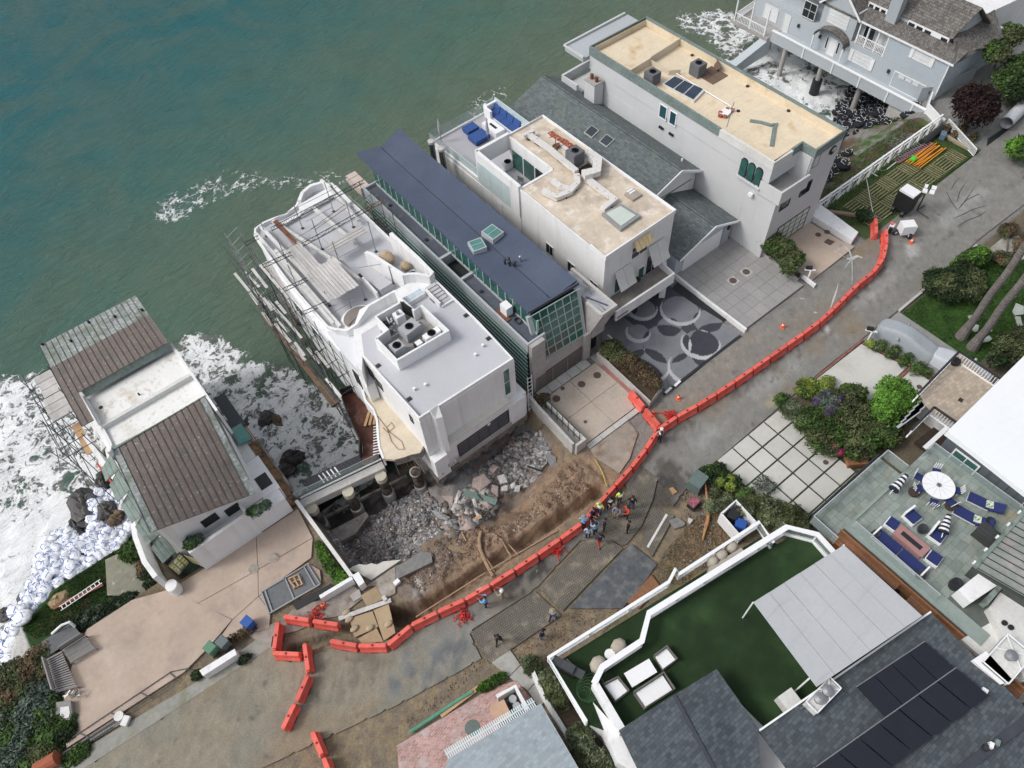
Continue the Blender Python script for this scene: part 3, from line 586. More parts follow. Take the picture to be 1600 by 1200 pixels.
MB().box(-2.3,.3,30.0,31.0,.03,2.05).box(-.9,.45,31.0,34.4,-1.5,2.1).build('side_volume',white,A)
MB().box(-.7,.2,31.6,32.8,2.1,2.12).build('planter_opening',black,A);MB().slab([(-.2,37.0,3.1),(.75,37.0,3.1),(.75,35.6,2.6),(-.2,35.6,2.9)],.5).build('glass_roof',glasst,A)
MB().box(-.9,.3,34.4,36.6,-1.5,2.3).build('side_volume',offwhite,A)
MB().band([(-9.0,44.5),(-8.8,41),(-8.55,38.6),(-8.75,36.5),(-9.3,34.2),(-9.5,32),(-9.35,30.5)],.34,-1.6,[2.2,2.0,1.9,1.9,2,2.1,2.1]).build('garden_wall',white,A)
MB().lathe(-8.95,29.95,[(.4,-.1),(.42,.1),(.42,.95),(.38,1.02),(.1,1.03)],18,1,1.1).build('rounded_pier',white,A)
MB().band([(-8.6,44),(-8.3,41),(-8.1,38),(-8.4,35.5),(-8.8,33)],.5,-1.8,.15).build('side_path',concdark,A)
m=MB();m.box(.12,1.05,38.7,42.6,.2,.5);m.build('walkway_slab',darkmetal,A)
for k in range(7):MB().box(.15+k*.13,.23+k*.13,36.9,38.65,.3,.46).build('walkway_slat',wood,A)
MB().box(.12,1.1,30.4,36.85,-.6,.42).build('side_walkway',M('rust_stained_concrete',(.25,.15,.08),.9,.3,2,.3,.6,bump=.3,tint=((.08,.06,.05),1.4,.5,.6)),A)
MB().box(1.0,1.18,30.4,36.8,-5.5,.62).build('retaining_wall',concdark,A)
yel=M('yellow_green_tile',(.50,.50,.20),.6,.3,3,.1,tint=((.62,.62,.50),1.2,.45,.55))
for k,(x0,y0,x1,y1)in enumerate(((-8.4,30.75,-7.35,31.15),(-7.25,31.0,-6.7,30.1))):
    t=thing('gate_panel',('green and cream tiled gate leaf leaning back against the rounded white pier','yellow tiled gate leaf standing open beside the balcony of the copper roofed house')[k],'gate',(x0,y0,0))
    MB().beam((x0,y0,.15),(x1,y1,.15),.06,.1).beam((x0,y0,1.95),(x1,y1,1.95),.06,.1).beam((x0,y0,.1),(x0,y0+.001,2.0),.08,.08).beam((x1,y1,.1),(x1,y1+.001,2.0),.08,.08).build('frame',frame_b,t)
    for a in range(3):
        for b_ in range(4):
            u0,u1=(a+.08)/3,(a+.92)/3;P=lambda u:(x0+(x1-x0)*u,y0+(y1-y0)*u);m=MB();q0,q1=P(u0),P(u1);zz=.25+b_*.42+(.1 if a%2 else 0)
            MB().hexa([(q0[0],q0[1]-.02,zz),(q1[0],q1[1]-.02,zz),(q1[0],q1[1]+.02,zz),(q0[0],q0[1]+.02,zz)],[(q0[0],q0[1]-.02,zz+.36),(q1[0],q1[1]-.02,zz+.36),(q1[0],q1[1]+.02,zz+.36),(q0[0],q0[1]+.02,zz+.36)]).build('tile',yel,t)
# scaffold and platform on the sea side of A
S=thing('scaffold','tangled pipe scaffold with a pale plank platform hanging off the copper roofed house','scaffold',(-9.5,46,-5))
for k in range(10):
    x=-10.4+k*.0;y=43.2+k*.86;MB().box(-10.2+.18*sin(k),-8.5,y,y+.8,2.9,2.96).build('plank',plank,S)if k>3 else MB().box(-9.6,-9.0,y,y+.8,1.6,1.66).build('plank',wood2,S)
for y in(43,45.6,48.2,50.8):
    for x in(-10.5,-8.6):MB().tube((x,y,-6),(x+random.uniform(-.2,.2),y,4.2),.035).build('pole',darkmetal,S)
    MB().tube((-10.9,y,2.8),(-8.3,y,2.8),.03).tube((-10.6,y,3.9),(-8.6,y,3.9),.03).build('cross_tube',darkmetal,S)
for z in(-1,1.2,2.7,3.9):MB().tube((-10.5,42.5,z),(-10.5,51.6,z),.03).build('ledger_tube',darkmetal,S)
for k in range(7):a=(random.uniform(-11.6,-10.2),random.uniform(42,53),random.uniform(0,4));MB().tube(a,(a[0]+random.uniform(-.4,1.2),a[1]-random.uniform(1.5,3.5),a[2]+random.uniform(-2.5,1)),.03).build('loose_tube',darkmetal,S)
MB().beam((-9.3,42.2,1.4),(-8.95,38.6,1.2),.12,.12).build('steel_beam',M('red_painted_steel',(.5,.05,.03),.5),S)
# ------------------------------------------------------------------ B the damaged white house
roofg=M('pale_grey_roof_coating',(.47,.475,.505),.8,.03,5,.05,.3,bump=.05,tint=((.49,.50,.53),.35,.52,.75))
cream=M('cream_deck_coating',(.56,.49,.38),.85,.05,3,.08,.5,tint=((.47,.39,.29),.6,.52,.75))
redwood=M('wet_red_decking',(.10,.035,.022),.6,.3,2,.25,.6,brick=(3,.14,.008,0,.5,.15,.3),tint=((.2,.12,.09),.8,.55,.7))
B=thing('damaged_white_house','large white stucco house undermined at its street corner with pale roof, rooftop wells and scaffolding','house',(14,35,0))
# street block
MB().prism([(10.1,26.0),(18.2,25.95),(18.35,30),(18.35,36.9),(12.3,37.2),(11.0,36.0),(9.35,33.0),(9.35,32.2),(10.1,33.3)],[-.3]*9,6.96).build('wall',white,B)
MB().prism([(10.25,26.2),(18.05,26.15),(18.15,30),(18.15,35.0),(11.1,35.05),(10.25,33.3)],6.9,7.02).build('flat_roof',roofg,B)
MB().band([(10.18,33.3),(10.18,26.1),(18.12,26.05),(18.27,30.2),(18.27,36.2)],.17,6.7,[6.98,7.42,7.14,7.12,7.12]).build('parapet',white,B)
# facade relief on the street side
MB().prism([(11.1,25.55),(17.05,25.5),(17.05,26.0),(11.1,26.0)],[3.45,3.35,3.35,3.45],[6.9,6.8,6.95,7.1]).build('upper_facade',white,B)if False else None
MB().box(11.55,17.2,25.42,25.97,3.05,3.2).build('facade_ledge',M('cream_ledge',(.62,.60,.54),.8,.05),B)
MB().box(10.05,11.2,25.3,25.98,-.35,2.3).build('corner_base',white,B)
MB().prism([(11.1,25.6),(11.55,25.4),(11.7,25.98),(11.0,25.98)],2.2,[6.9,6.9,7.6,7.6]).build('fin_wall',white,B)
MB().box(17.0,18.55,25.4,25.95,-.3,2.6).prism([(18.2,25.5),(18.8,25.6),(18.8,27.6),(18.25,27.6)],-.3,2.7).build('corner_base',white,B)
window(B,'y',25.95,17.15,17.65,3.4,6.5,-1,frame_w,glassg,1,2)
MB().box(11.2,17.3,25.5,25.97,-.3,3.04).build('lower_wall',white,B);window(B,'y',25.5,12.25,16.9,.6,2.15,-1,frame_b,M('garage_panes',(.11,.115,.13),.3),5,5,.07,name='garage_window')
window(B,'y',25.93,11.45,11.75,2.7,3.6,-1,frame_w,metal)
MB().box(12.0,17.1,25.35,25.62,-.5,.5).build('sill_wall',conc,B)
for x,z0,z1,dx in((11.05,.5,.95,.1),(11.35,.15,.5,.05),(11.5,.3,.8,.08),(11.75,.6,1.0,.2),(10.4,.1,.3,.12)):MB().box(x,x+dx,25.26,25.31,z0,z1).build('plaster_scar',conc,B)
MB().box(15.1-.12,15.1+.12,25.43,25.46,2.0,2.25).build('wall_light',white2,B)
for y,z0,z1 in((32.6,5.3,6.1),(31.6,4.9,5.7)):window(B,'x',10.1,y-.35,y+.35,z0,z1,-1,frame_b,glass)
window(B,'x',10.1,27.15,27.45,5.5,6.2,-1,frame_b,glass);window(B,'x',9.35,33.5,34.2,3.1,5.0,-1,frame_b,black,name='door')
for x,y in((18.0,31.4),(17.95,28.6),(10.5,31.8),(10.6,28.0)):MB().box(x-.17,x+.17,y-.15,y+.15,7.0,7.08).box(x-.09,x+.09,y-.09,y+.09,7.08,7.1).build('roof_hatch',darkmetal,B)
for x,y in((17.2,28.3),(16.3,28.0),(11.3,28.4),(12.1,28.2),(14.8,31.1)):MB().disc(x,y,7.0,7.22,.07,8).disc(x,y,7.22,7.27,.11,8).build('vent_pipe',white2,B)
# broken underside and corner stump
jag=MB();random.seed(5)
for k in range(26):
    x=10.0+k*.33;d0=random.uniform(.25,.75);jag.hexa([(x,25.35,-.35-d0),(x+.36,25.35,-.3-d0*random.uniform(.6,1.2)),(x+.36,26.6,-1.0-random.uniform(0,.5)),(x,26.6,-1.0)],[(x,25.3,-.02),(x+.36,25.3,-.02),(x+.36,26.6,-.3),(x,26.6,-.3)])
jag.build('broken_floor_edge',M('broken_concrete',(.21,.185,.165),.95,.3,4,.25,1,bump=.9,bsc=12,tint=((.10,.075,.06),2,.5,.6)),B)
MB().box(9.6,18.4,26.6,50,-.7,-.3).build('floor_slab',concdark,B)
for k in range(5):
    m=MB();
    for j in range(7):
        z=-.8-j*.45;r=.42-.05*j+random.uniform(-.06,.08)
        m.lathe(10.6+random.uniform(-.05,.05),26.3,[(r,z-.46),(r+random.uniform(-.08,.1),z)],8)
    if k==0:m.build('eroded_pier',concdark,B)
for x,y in((14.6,27.6),(17.9,26.6),(10.3,31),(14.5,33),(18,33),(10.3,38),(14.5,40),(18,40),(10.3,45),(18,45),(10.3,50),(18,50)):MB().disc(x,y,-8,-.7,.33,10).build('pile',concdark,B)
# middle part and sea terrace
MB().prism([(9.4,33.3),(18.35,36.9),(18.5,43),(18.4,52.0),(16.9,52.9),(15.6,52.4),(14.7,51.4),(13.4,51.1),(11.6,51.4),(10.3,51.0),(9.5,45),(9.2,38)],-.6,5.96).build('lower_wall',white,B)
MB().prism([(10.1,35.1),(18.15,35.05),(18.3,43),(18.2,51.6),(16.8,52.5),(15.7,52.1),(14.8,51.1),(13.4,50.8),(11.6,51.1),(10.5,50.7),(9.9,45),(9.9,38)],5.9,6.03).build('terrace_floor',roofg,B)
MB().prism([(9.4,32.3),(10.15,33.4),(11.1,35.0),(10.95,36.1),(10.3,36.8),(9.5,37.6),(9.3,34.5)],5.7,6.3).build('side_roof',M('light_roof_coating',(.62,.64,.67),.8,.03,4,.04,.3),B)
MB().band([(18.3,36),(18.4,43),(18.3,51.7),(16.9,52.7),(16.0,52.5),(15.2,51.9),(14.6,51.3),(13.4,50.95),(12.4,51.15),(11.4,51.3),(10.5,51.1),(10.1,50.4),(9.85,47),(9.7,44),(9.7,41),(9.75,38),(10.6,36.3)],.18,5.9,[6.9,6.35,6.35,6.35,6.35,6.35,6.35,6.35,6.35,6.35,6.35,6.35,6.3,6.3,6.3,6.3,6.3]).build('terrace_parapet',white,B)
MB().prism([(14.6,51.0),(17.7,51.2),(17.5,50.2),(14.2,49.9)],6.03,6.5).build('curved_bench',white,B);MB().band([(14.9,51.2),(15.6,51.9),(16.6,52.2),(17.6,51.9),(17.8,51.0)],.3,6.0,6.75).build('curved_seat_back',white,B)
MB().band([(18.2,50.9),(18.15,48.2)],.3,6,6.6).build('low_wall',white,B)
def beam_(x0,y0,x1,y1):MB().beam((x0,y0,6.62),(x1,y1,6.62),.26,.24).build('deck_beam',offwhite,B)
for b_ in((10.2,50.2,10.2,37.6),(12.0,50.6,13.5,43.5),(10.9,50.6,11.1,43.2),(13.6,43.6,14.0,40.0),(10.5,47.4,10.4,37.0),(17.7,52.3,17.5,45.8),(15.4,49.6,15.9,43.6)):beam_(*b_)
MB().box(11.9,12.3,46.2,50.3,6.75,6.82).build('rusted_plate',rust,B)
MB().beam((12.2,50.1,6.3),(17.0,50.3,6.3),.5,.1).build('step',white,B)
# round rooflight, two half discs
MB().lathe(11.95,37.0,[(1.42,5.9),(1.42,6.35),(1.2,6.5),(1.12,6.5)],36,1.0,.9).build('skylight_curb',white,B)
MB().lathe(11.95,37.0,[(1.15,6.42),(1.13,6.56),(.7,6.66),(.05,6.70)],36,1.0,.9).beam((10.95,36.7,6.66),(12.95,37.3,6.66),.02,.12).build('skylight_dome',M('brown_tinted_dome',(.20,.175,.155),.35,.05),B)
MB().band([(9.9,36.9),(10.5,36.1),(11.25,35.9),(12.7,36.3),(14.9,36.0),(14.85,34.7)],.2,6,[6.9,7.0,7.3,7.9,8.15,8.15]).build('parapet_wall',white,B)
# plant enclosure
MB().band([(11.4,33.1),(11.5,30.5),(15.75,30.3),(15.6,33.5),(14.95,33.45),(14.9,34.75),(12.5,34.8),(12.5,33.2),(11.4,33.1)],.18,6.98,8.2).build('plant_enclosure',white,B)
MB().band([(12.5,33.2),(15.0,33.1)],.1,7.0,7.25).build('enclosure_curb',conc_l,B);MB().prism([(11.5,30.6),(15.7,30.4),(15.5,33.4),(14.8,34.7),(12.6,34.7),(11.5,33)],7.0,7.04).build('enclosure_floor',M('dusty_floor',(.30,.29,.28),.9,.2,3),B)
MB().obox(14.75,34.2,7.1,8.3,.05,1.1,.25).build('enclosure_door',black,B)
acunit((12.2,31.6,7.04),.85,.85,1.15,'tall pale grey condenser in the left corner of the walled roof well')
acunit((13.9,32.6,7.04),1.35,1.0,.95,'wide grey condenser with black fan in the middle of the walled roof well',rot=.12)
acunit((14.9,31.3,7.04),1.3,.5,.6,'low white unit against the street wall of the roof well',mat_=white2)
t=thing('pool_heater','white boxy heater among pipes and pumps at the back of the walled roof well','heater',(13.9,34.1,7.04));MB().box(13.6,14.3,33.75,34.4,7.04,8.0).build('cabinet',white2,t);MB().tube((13.9,34.05,8.0),(13.9,34.05,8.25),.12,10).build('flue',metal,t)
t=thing('filter_pump','jumble of grey pipes, pump and valves at the left end of the roof well','pump',(12.9,34,7.04))
for k in range(8):a=(random.uniform(12.7,13.4),random.uniform(33.5,34.5),7.15+random.random()*.5);MB().path([a,(a[0]+.3,a[1],a[2]),(a[0]+.35,a[1]+random.uniform(-.4,.4),a[2]+.1)],.04).build('pipe',random.choice([white2,metal,black]),t)
MB().disc(12.85,34.25,7.1,7.7,.2,12).build('tank',black,t);MB().disc(12.9,33.7,7.1,7.5,.15,12).build('tank',metal,t)
t=thing('covered_machine','black and white machine beside the low white unit in the roof well','machine',(13.6,31,7.04));MB().box(13.4,14.05,30.95,31.5,7.04,7.5).build('body',black,t);MB().box(13.48,13.95,31.02,31.44,7.5,7.6).build('lid',white2,t)
# stair well with curved walls
MB().band([(15.75,41.7),(15.85,41.0),(16.45,37.15)],.28,6,[7.3,7.6,7.85]).build('stair_wall',white,B)
MB().band([(16.45,37.15),(16.8,37.0),(17.2,36.7),(17.6,36.2),(17.85,35.75),(18.2,35.9)],.22,6.9,7.85).build('stair_wall',white,B)
MB().band([(18.22,41.7),(18.3,38),(18.25,35.9)],.3,6,[7.75,7.8,7.8]).build('stair_wall',white,B)
MB().band([(17.05,35.1),(17.05,33.3)],.14,7,7.5).build('stair_wall',white,B);MB().band([(18.1,33.2),(17.1,33.2)],.12,7,7.2).build('stair_wall',white,B)
for k in range(6):MB().box(17.15,18.05,33.5+k*.33,33.5+k*.33+.28,7.0,7.05+k*.05).build('step',roofg if k%2 else conc_l,B)
MB().box(16.9,18.1,33.9,34.6,7.0,7.02).build('stair_opening',black,B)
for k in range(5):MB().box(14.6,15.75,38.0+k*.42,38.0+k*.42+.36,6.0,6.12+(4-k)*.16).build('step',roofg,B)
MB().box(14.2,14.35,37.9,40.0,6,6.8).build('stair_wall',white,B);MB().box(14.4,14.6,38.9,41.2,6.03,6.05).build('floor_opening',black,B)
acunit((17.3,37.4,6.1),.85,.85,1.0,'grey condenser with black fan inside the curved white stair enclosure')
tag(MB().blob((17.0,40.7,6.6),(.55,.8,.45),10,6,.1).build('sand_pile',M('sand_heap',(.42,.33,.22),.95,.2,8),smooth=True),'tan sacks of sand heaped at the back of the curved enclosure','sand')
tag(MB().blob((17.6,39.0,6.5),(.4,.5,.35),10,6,.1).build('sand_pile',bpy.data.materials['sand_heap'],smooth=True),'small tan pile between the condenser and the big sand heap','sand')
t=thing('bicycle','silver bicycle leaning inside the curved white wall next to the condenser','bicycle',(16.5,38.6,6.1))
for dy in(-.5,.5):MB().lathe(0,0,[(.30,-.015),(.33,0),(.30,.015),(.29,0)],20).build('wheel',black,None);w_=bpy.data.objects[-1]if False else None
for o in[o for o in bpy.data.objects if o.type=='MESH' and o.name.startswith('wheel')and not o.parent]:o.parent=t;o.rotation_euler=(0,pi/2-.3,0.3);WL[o.name]=WL[t.name]
ws=kids(t);ws[0].location=(0,-.5,.35);ws[1].location=(.1,.5,.35)
MB().tube((16.5,38.1,6.45),(16.55,38.5,6.95),.02).tube((16.55,38.5,6.95),(16.6,38.95,6.9),.02).tube((16.55,38.5,6.95),(16.55,38.65,6.4),.02).tube((16.55,38.65,6.4),(16.6,38.95,6.9),.02).tube((16.6,38.95,6.9),(16.6,39.1,6.45),.02).tube((16.35,38.95,7.05),(16.85,38.95,7.05),.02).build('frame',metal,t)
t=thing('frosted_rooflight','white slatted rooflight with frosted glass beside the curved stair','rooflight',(16,35.4,7))
MB().box(14.95,16.8,34.9,35.6,7.0,7.45).build('curb',white2,t)
for k in range(8):MB().box(15.02+k*.22,15.2+k*.22,35.0,35.52,7.45,7.48).build('pane',glassmat('frosted_glass',(.5,.58,.64),.5,.2),t)if k==0 else MB().box(15.02+k*.22,15.2+k*.22,35.0,35.52,7.45,7.48).build('pane',bpy.data.materials['frosted_glass'],t)
# cream side balcony with wavy parapet, red deck below
bal=[(9.4,34.6),(9.35,33.6),(8.95,32.6),(9.0,31.6),(8.7,30.6),(8.0,29.4),(7.55,28.5),(7.3,27.6)]
MB().prism(bal+[(7.9,27.0),(8.5,26.75),(9.0,26.6),(9.6,26.3),(10.1,26.6),(10.1,33.4)],2.75,3.0).build('balcony_slab',cream,B)
MB().band(bal,.16,2.0,[3.45,3.35,3.2,3.1,3.1,3.05,3.05,3.05]).build('wavy_parapet',white,B)
MB().band([(7.9,27.05),(8.5,26.8),(9.0,26.65),(9.6,26.35),(10.0,26.5)],.12,2.2,2.97).build('broken_balcony_edge',concdark,B)
for k in range(11):x=7.9+k*.2;y=27.0-k*.06;MB().tube((x,y+.3,2.7),(x+random.uniform(-.15,.25),y-random.uniform(.1,.4),2.0-random.uniform(.4,1.2)),.018,5).build('rebar',rust if k%3 else metal,B)
MB().path([at(598,668,3.03)+(3.04,),at(606,676,3.03)+(3.04,),at(616,668,3.03)+(3.04,),at(612,660,3.03)+(3.04,),at(604,668,3.03)+(3.04,),at(612,690,3.03)+(3.04,),at(622,702,3.03)+(3.04,),at(632,702,3.03)+(3.04,),at(628,690,3.03)+(3.04,),at(610,676,3.03)+(3.04,),at(590,650,3.03)+(3.04,)],.02,5).build('hose_coil',rust,B)
MB().prism([(9.3,32.2),(10.0,32.2),(10.2,34),(9.4,34.2)],2.9,5.0).build('side_wall',white,B)
window(B,'x',9.3,35.6,37.8,2.2,4.4,-1,frame_w,glassg,3,1);window(B,'x',9.22,38.8,40.3,3.6,4.6,-1,frame_w,glassg,2,1);window(B,'x',9.35,42,43.5,3.6,4.9,-1,frame_w,glass,2,1)
rd=[(9.9,35.9),(8.3,36.3),(7.6,33.6),(7.2,31.4),(6.6,30.5),(6.3,29.6),(7.6,29.8),(9.9,30.4)]
MB().prism(rd,-.5,.05).build('red_deck',redwood,B);MB().band([(9.8,36.0),(8.3,36.35),(7.55,33.7),(7.15,31.5),(6.5,30.5)],.08,-.1,[1.0,1.0,.95,.9,.9]).build('deck_rail',darkmetal,B)
for k in range(5):MB().beam((8.2+k*.3,32.6-k*.2,.25+.05*k),(9.2+k*.1,33.5-k*.3,.3),.2,.05).build('broken_board',wood2,B)
for k in range(14):z=.1;y=32.8-k*.22;x=9.1-k*.14;MB().beam((x,y,z+k*.02),(x+.55,y-.25,z+k*.02),.09,.03).build('stair_tread',white2,B)
# ------------------------------------------------------------------ roof scaffold on B
q4=Q(380,250);q6=Q(380,450)
def vh(bq,tq,z0,q):
    bx_,by_=q(*bq,z0);return min(np.arange(z0,z0+9,.05),key=lambda z:(lambda p:hypot(p[0]-bx_,p[1]-by_))(q(*tq,z))),bx_,by_
S=thing('roof_scaffold','pipe scaffold of posts, lattice girders and grey planks standing on the white terrace roof','scaffold',(14,44,6.03))
for bq,tq in(((755,430),(685,180)),((495,570),(405,330)),((660,745),(575,495)),((920,560),(862,340)),((1108,765),(1040,515)),((390,905),(275,650)),((195,635),(115,485)),((800,850),(745,680)),((1020,1165),(965,990)),((1250,1025),(1220,880)),((890,350),(885,290)),((480,1130),(445,845)),((1065,515),(1035,440)),((720,1215),(650,1100)),((905,1240),(860,1165)),((1180,560),(1170,440))):
    zt,x,y=vh(bq,tq,6.03,q4);MB().tube((x,y,6.05),(x,y,float(zt)),.035).build('post',metal,S);MB().box(x-.12,x+.12,y-.12,y+.12,6.03,6.07).build('base_plate',darkmetal,S)
def truss(a,b_,z,h=.35,mt=None,par=None):
    a=Vector((*a,z));b_=Vector((*b_,z));m=MB().tube(a,b_,.03).tube(a+Vector((0,0,h)),b_+Vector((0,0,h)),.03);n=max(3,int((b_-a).length/.45))
    for k in range(n):p=a.lerp(b_,k/n);q_=a.lerp(b_,(k+1)/n);m.tube(p,p+Vector((0,0,h)),.018,4);m.tube(p+Vector((0,0,h if k%2 else 0)),q_+Vector((0,0,0 if k%2 else h)),.018,4)
    return m.build('lattice_girder',mt or darkmetal,par or S)
for p,q_,mt in(((240,590),(1010,190),None),((20,715),(135,655),None),((500,720),(1040,420),None),((1040,420),(1180,350),rust),((170,900),(410,790),None),((345,1095),(540,1005),None)):truss(q4(*p,7.6),q4(*q_,7.6),7.6,mt=mt)
truss(q6(510,220,6.4),q6(720,125,6.4),6.4)
def T(p,q_,z,q=q4,mt=metal,r=.025):MB().tube((*q(*p,z),z),(*q(*q_,z),z),r,5).build('rail_tube',mt,S)
for a,b_ in(((120,560),(700,270)),((700,270),(960,120)),((270,780),(560,640)),((560,580),(850,370)),((600,580),(860,400)),((460,640),(700,500)),((520,515),(740,395)),((1000,350),(1120,290)),((800,810),(1090,660)),((580,680),(960,480))):T(a,b_,8.0,mt=(rust if b_[1]in(370,400)else metal))
for a,b_ in(((150,690),(480,1050)),((260,540),(700,960)),((650,640),(1000,1010)),((450,580),(600,690)),((740,300),(1060,560)),((880,300),(1080,480))):T(a,b_,6.9)
T((730,215),(1010,60),6.9,q6);T((860,100),(1000,60),6.9,q6);T((950,900),(1190,860),7.4);T((600,960),(1010,990),7.0)
for k in range(3):MB().box(13.5,17.0,43.35+k*.3,43.35+k*.3+.27,7.45+.02*k,7.5+.02*k).build('plank',plank,S)
for k in range(10):x=10.72+k*.27;MB().box(x,x+.24,38.9-.1*random.random(),42.6+random.uniform(-.1,.2),7.45,7.5).build('plank',plank,S)
for k in range(6):x=10.8+k*.25;MB().box(x,x+.22,42.5,46.0+random.uniform(-.1,.3),7.38,7.43).build('plank',plank,S)
for k in range(3):MB().box(9.0+k*.26,9.23+k*.26,44.5,48.5,5.0,5.05).build('plank',plank,S)
# side scaffold hung along the water
S2=thing('side_scaffold','dense rusty pipe scaffold and broken grey boards along the water side of the white house','scaffold',(8.4,43,-5))
for i in range(11):
    y=35.2+i*1.6;xo=7.7+.35*sin(i*.8)
    for x in(xo,9.15):MB().tube((x,y,-6),(x+random.uniform(-.15,.1),y+random.uniform(-.2,.2),random.uniform(4.6,7.2)),.032,5).build('pole',random.choice([darkmetal,metal]),S2)
    for z in(-2.2,-.2,1.8,3.8):MB().tube((xo-.2,y,z),(9.4,y,z),.026,5).build('cross_tube',darkmetal,S2)
    MB().tube((xo,y,-2),(xo,y+1.6,1.8),.022,5).tube((xo,y+1.6,1.8),(xo,y,3.8),.022,5).build('brace',metal,S2)
for z in(-2.2,-.2,1.8,3.8,5.4):
    for x in(7.75,9.1):MB().tube((x,35,z),(x+random.uniform(-.3,.3),52.4,z+random.uniform(-.2,.3)),.026,5).build('ledger_tube',darkmetal,S2)
for i in range(20):y=35+random.random()*15;x=random.uniform(7.5,8.9);z=random.choice([-.1,1.9,1.9,3.9]);MB().beam((x,y,z),(x+random.uniform(-.15,.15),y+random.uniform(1.6,3),z+random.uniform(-.1,.1)),.24,.04).build('board',random.choice([plank,plank,offwhite]),S2)
for i in range(12):y=36+random.random()*13;a=(7.4+random.random(),y,random.uniform(-1,3));MB().tube(a,(a[0]+random.uniform(-.5,.5),a[1]+random.uniform(1,3),a[2]+random.uniform(-2,2)),.022,4).build('loose_tube',rust if i%3 else darkmetal,S2)
MB().prism([(7.3,36.6),(8.0,36.6),(7.9,45.0),(7.7,49.0),(7.4,48.8),(7.5,44)],-1.0,-.75).build('old_timber_walk',M('old_brown_timber',(.17,.12,.085),.9,.3,3,.2,brick=(4,.2,.01,1.57,.3,.2,.3)),S2)
# lattice pole cluster at seaward corner
S3=thing('corner_scaffold','leaning pipe tower off the sea corner of the white house terrace','scaffold',(8.6,51.5,-5))
for i in range(4):
    for x in(8.4,9.6):MB().tube((x,50.6+i*.9,-6),(x,50.6+i*.9,5.2),.03,5).build('pole',metal,S3)
for z in range(-4,6,1):MB().tube((8.4,50.6,z),(8.4,53.3,z+.6),.025,4).tube((8.4,53.3,z),(9.6,53.3,z+.5),.025,4).build('brace',metal,S3)
S4=thing('gap_scaffold','short pipe scaffold bay between the white terrace and the blue roofed house','scaffold',(19.4,47,-5))
for i in range(4):
    for x in(18.85,19.8):MB().tube((x,44+i*1.7,-6),(x,44+i*1.7,7.4),.03,5).build('pole',rust if i<2 else metal,S4)
    for z in(0,2,4,6,7):MB().tube((18.7,44+i*1.7,z),(20.0,44+i*1.7,z),.024,4).build('cross_tube',metal,S4)
for z in(2,4,6,7):MB().tube((19.8,44,z),(19.8,49.2,z+.2),.024,4).build('ledger_tube',metal,S4)
# ------------------------------------------------------------------ C the glass and concrete house with the long blue roof
blue=M('slate_blue_membrane',(.068,.088,.135),.75,.05,4,.08,.4,bump=.08,tint=((.09,.11,.155),.22,.5,.8),streak=((.085,.10,.14),(.25,3,1),.62,.72))
bluegrey=M('dark_blue_grey_membrane',(.075,.085,.11),.8,.08,4,.15,.5,tint=((.15,.16,.18),.8,.6,.75))
coping=M('grey_metal_coping',(.40,.43,.45),.5,.05,4,.05)
H=thing('glass_and_concrete_house','long narrow house with slate blue winged roof, green glass walls and raw concrete front','house',(24,39,0))
zr=lambda x,y:7.35+.07*abs(x-23.6)**1.2*(1 if y<49 else 1)+max(0,(y-49.5))*.05
for nm,xa,xb in(('roof_wing',21.45,23.58),('roof_wing',23.66,26.15)):
    m=MB();ys=[28.3,31,35,40,45,49.5,51.2,52.3];ye=lambda x,y:y-(.0 if y<52 else .75-.3*abs(x-23.6))
    for a,b_ in zip(ys[:-1],ys[1:]):
        for i in range(4):
            x0=xa+(xb-xa)*i/4;x1=xa+(xb-xa)*(i+1)/4;P=lambda x,y:(x,ye(x,y),zr(x,y));D_=lambda p:(p[0],p[1],p[2]-.22)
            q_=[P(x0,a),P(x1,a),P(x1,b_),P(x0,b_)];m.hexa([D_(p)for p in q_],q_)
    m.build(nm,blue,H)
MB().box(23.58,23.66,28.9,51.2,7.1,7.33).build('valley_gutter',bpy.data.materials['dark_seam'],H)
for k in range(1,9):MB().box(21.5,26.1,28.4+k*2.6,28.44+k*2.6,7.3,7.34).build('membrane_lap',blue,H)if False else None
m=MB().beam((21.4,28.35,7.36),(26.15,28.1,7.36),.1,.3);m.build('roof_edge',bluegrey,H)
for x,y,w,l in((22.6,36.0,.95,1.0),(24.35,36.3,1.0,1.15)):
    k=MB().obox(x,y,7.35,7.85,w+.2,l+.2,-.25 if x<23 else .1).build('roof_light',coping,H);MB().obox(x,y,7.852,7.87,w,l,-.25 if x<23 else .1).build('pane',glasst,k);MB().obox(x,y,7.872,7.9,w,.05,-.25 if x<23 else .1).build('bar',coping,k)
for x,y,h in((23.35,32.9,.45),(23.2,33.3,.35),(23.6,32.6,.4),(23.45,33.1,.55),(24.25,32.7,.5)):MB().disc(x,y,7.4,7.4+h,.07,8).lathe(x,y,[(.11,7.4+h),(.13,7.48+h),(.02,7.56+h)],8).build('vent_pipe',black if x<24 else metal,H)
# lower flat roof with courtyard opening
MB().box(20.3,21.75,38.4,49.6,5.0,5.7).box(20.3,21.75,27.0,35.4,5.0,5.7).build('low_roof',bluegrey,H)
for a,b_,c,d in((20.2,20.38,26.95,49.75),(20.38,21.8,49.58,49.75),(20.38,21.8,38.2,38.45),(20.38,21.8,35.3,35.55),(20.38,21.9,26.95,27.1)):MB().box(a,b_,c,d,5.0,5.98).build('coping',coping,H)
for y in(46.5,41.0,33.5):MB().disc(20.9,y,5.72,5.78,.16,12).build('roof_drain',black,H)
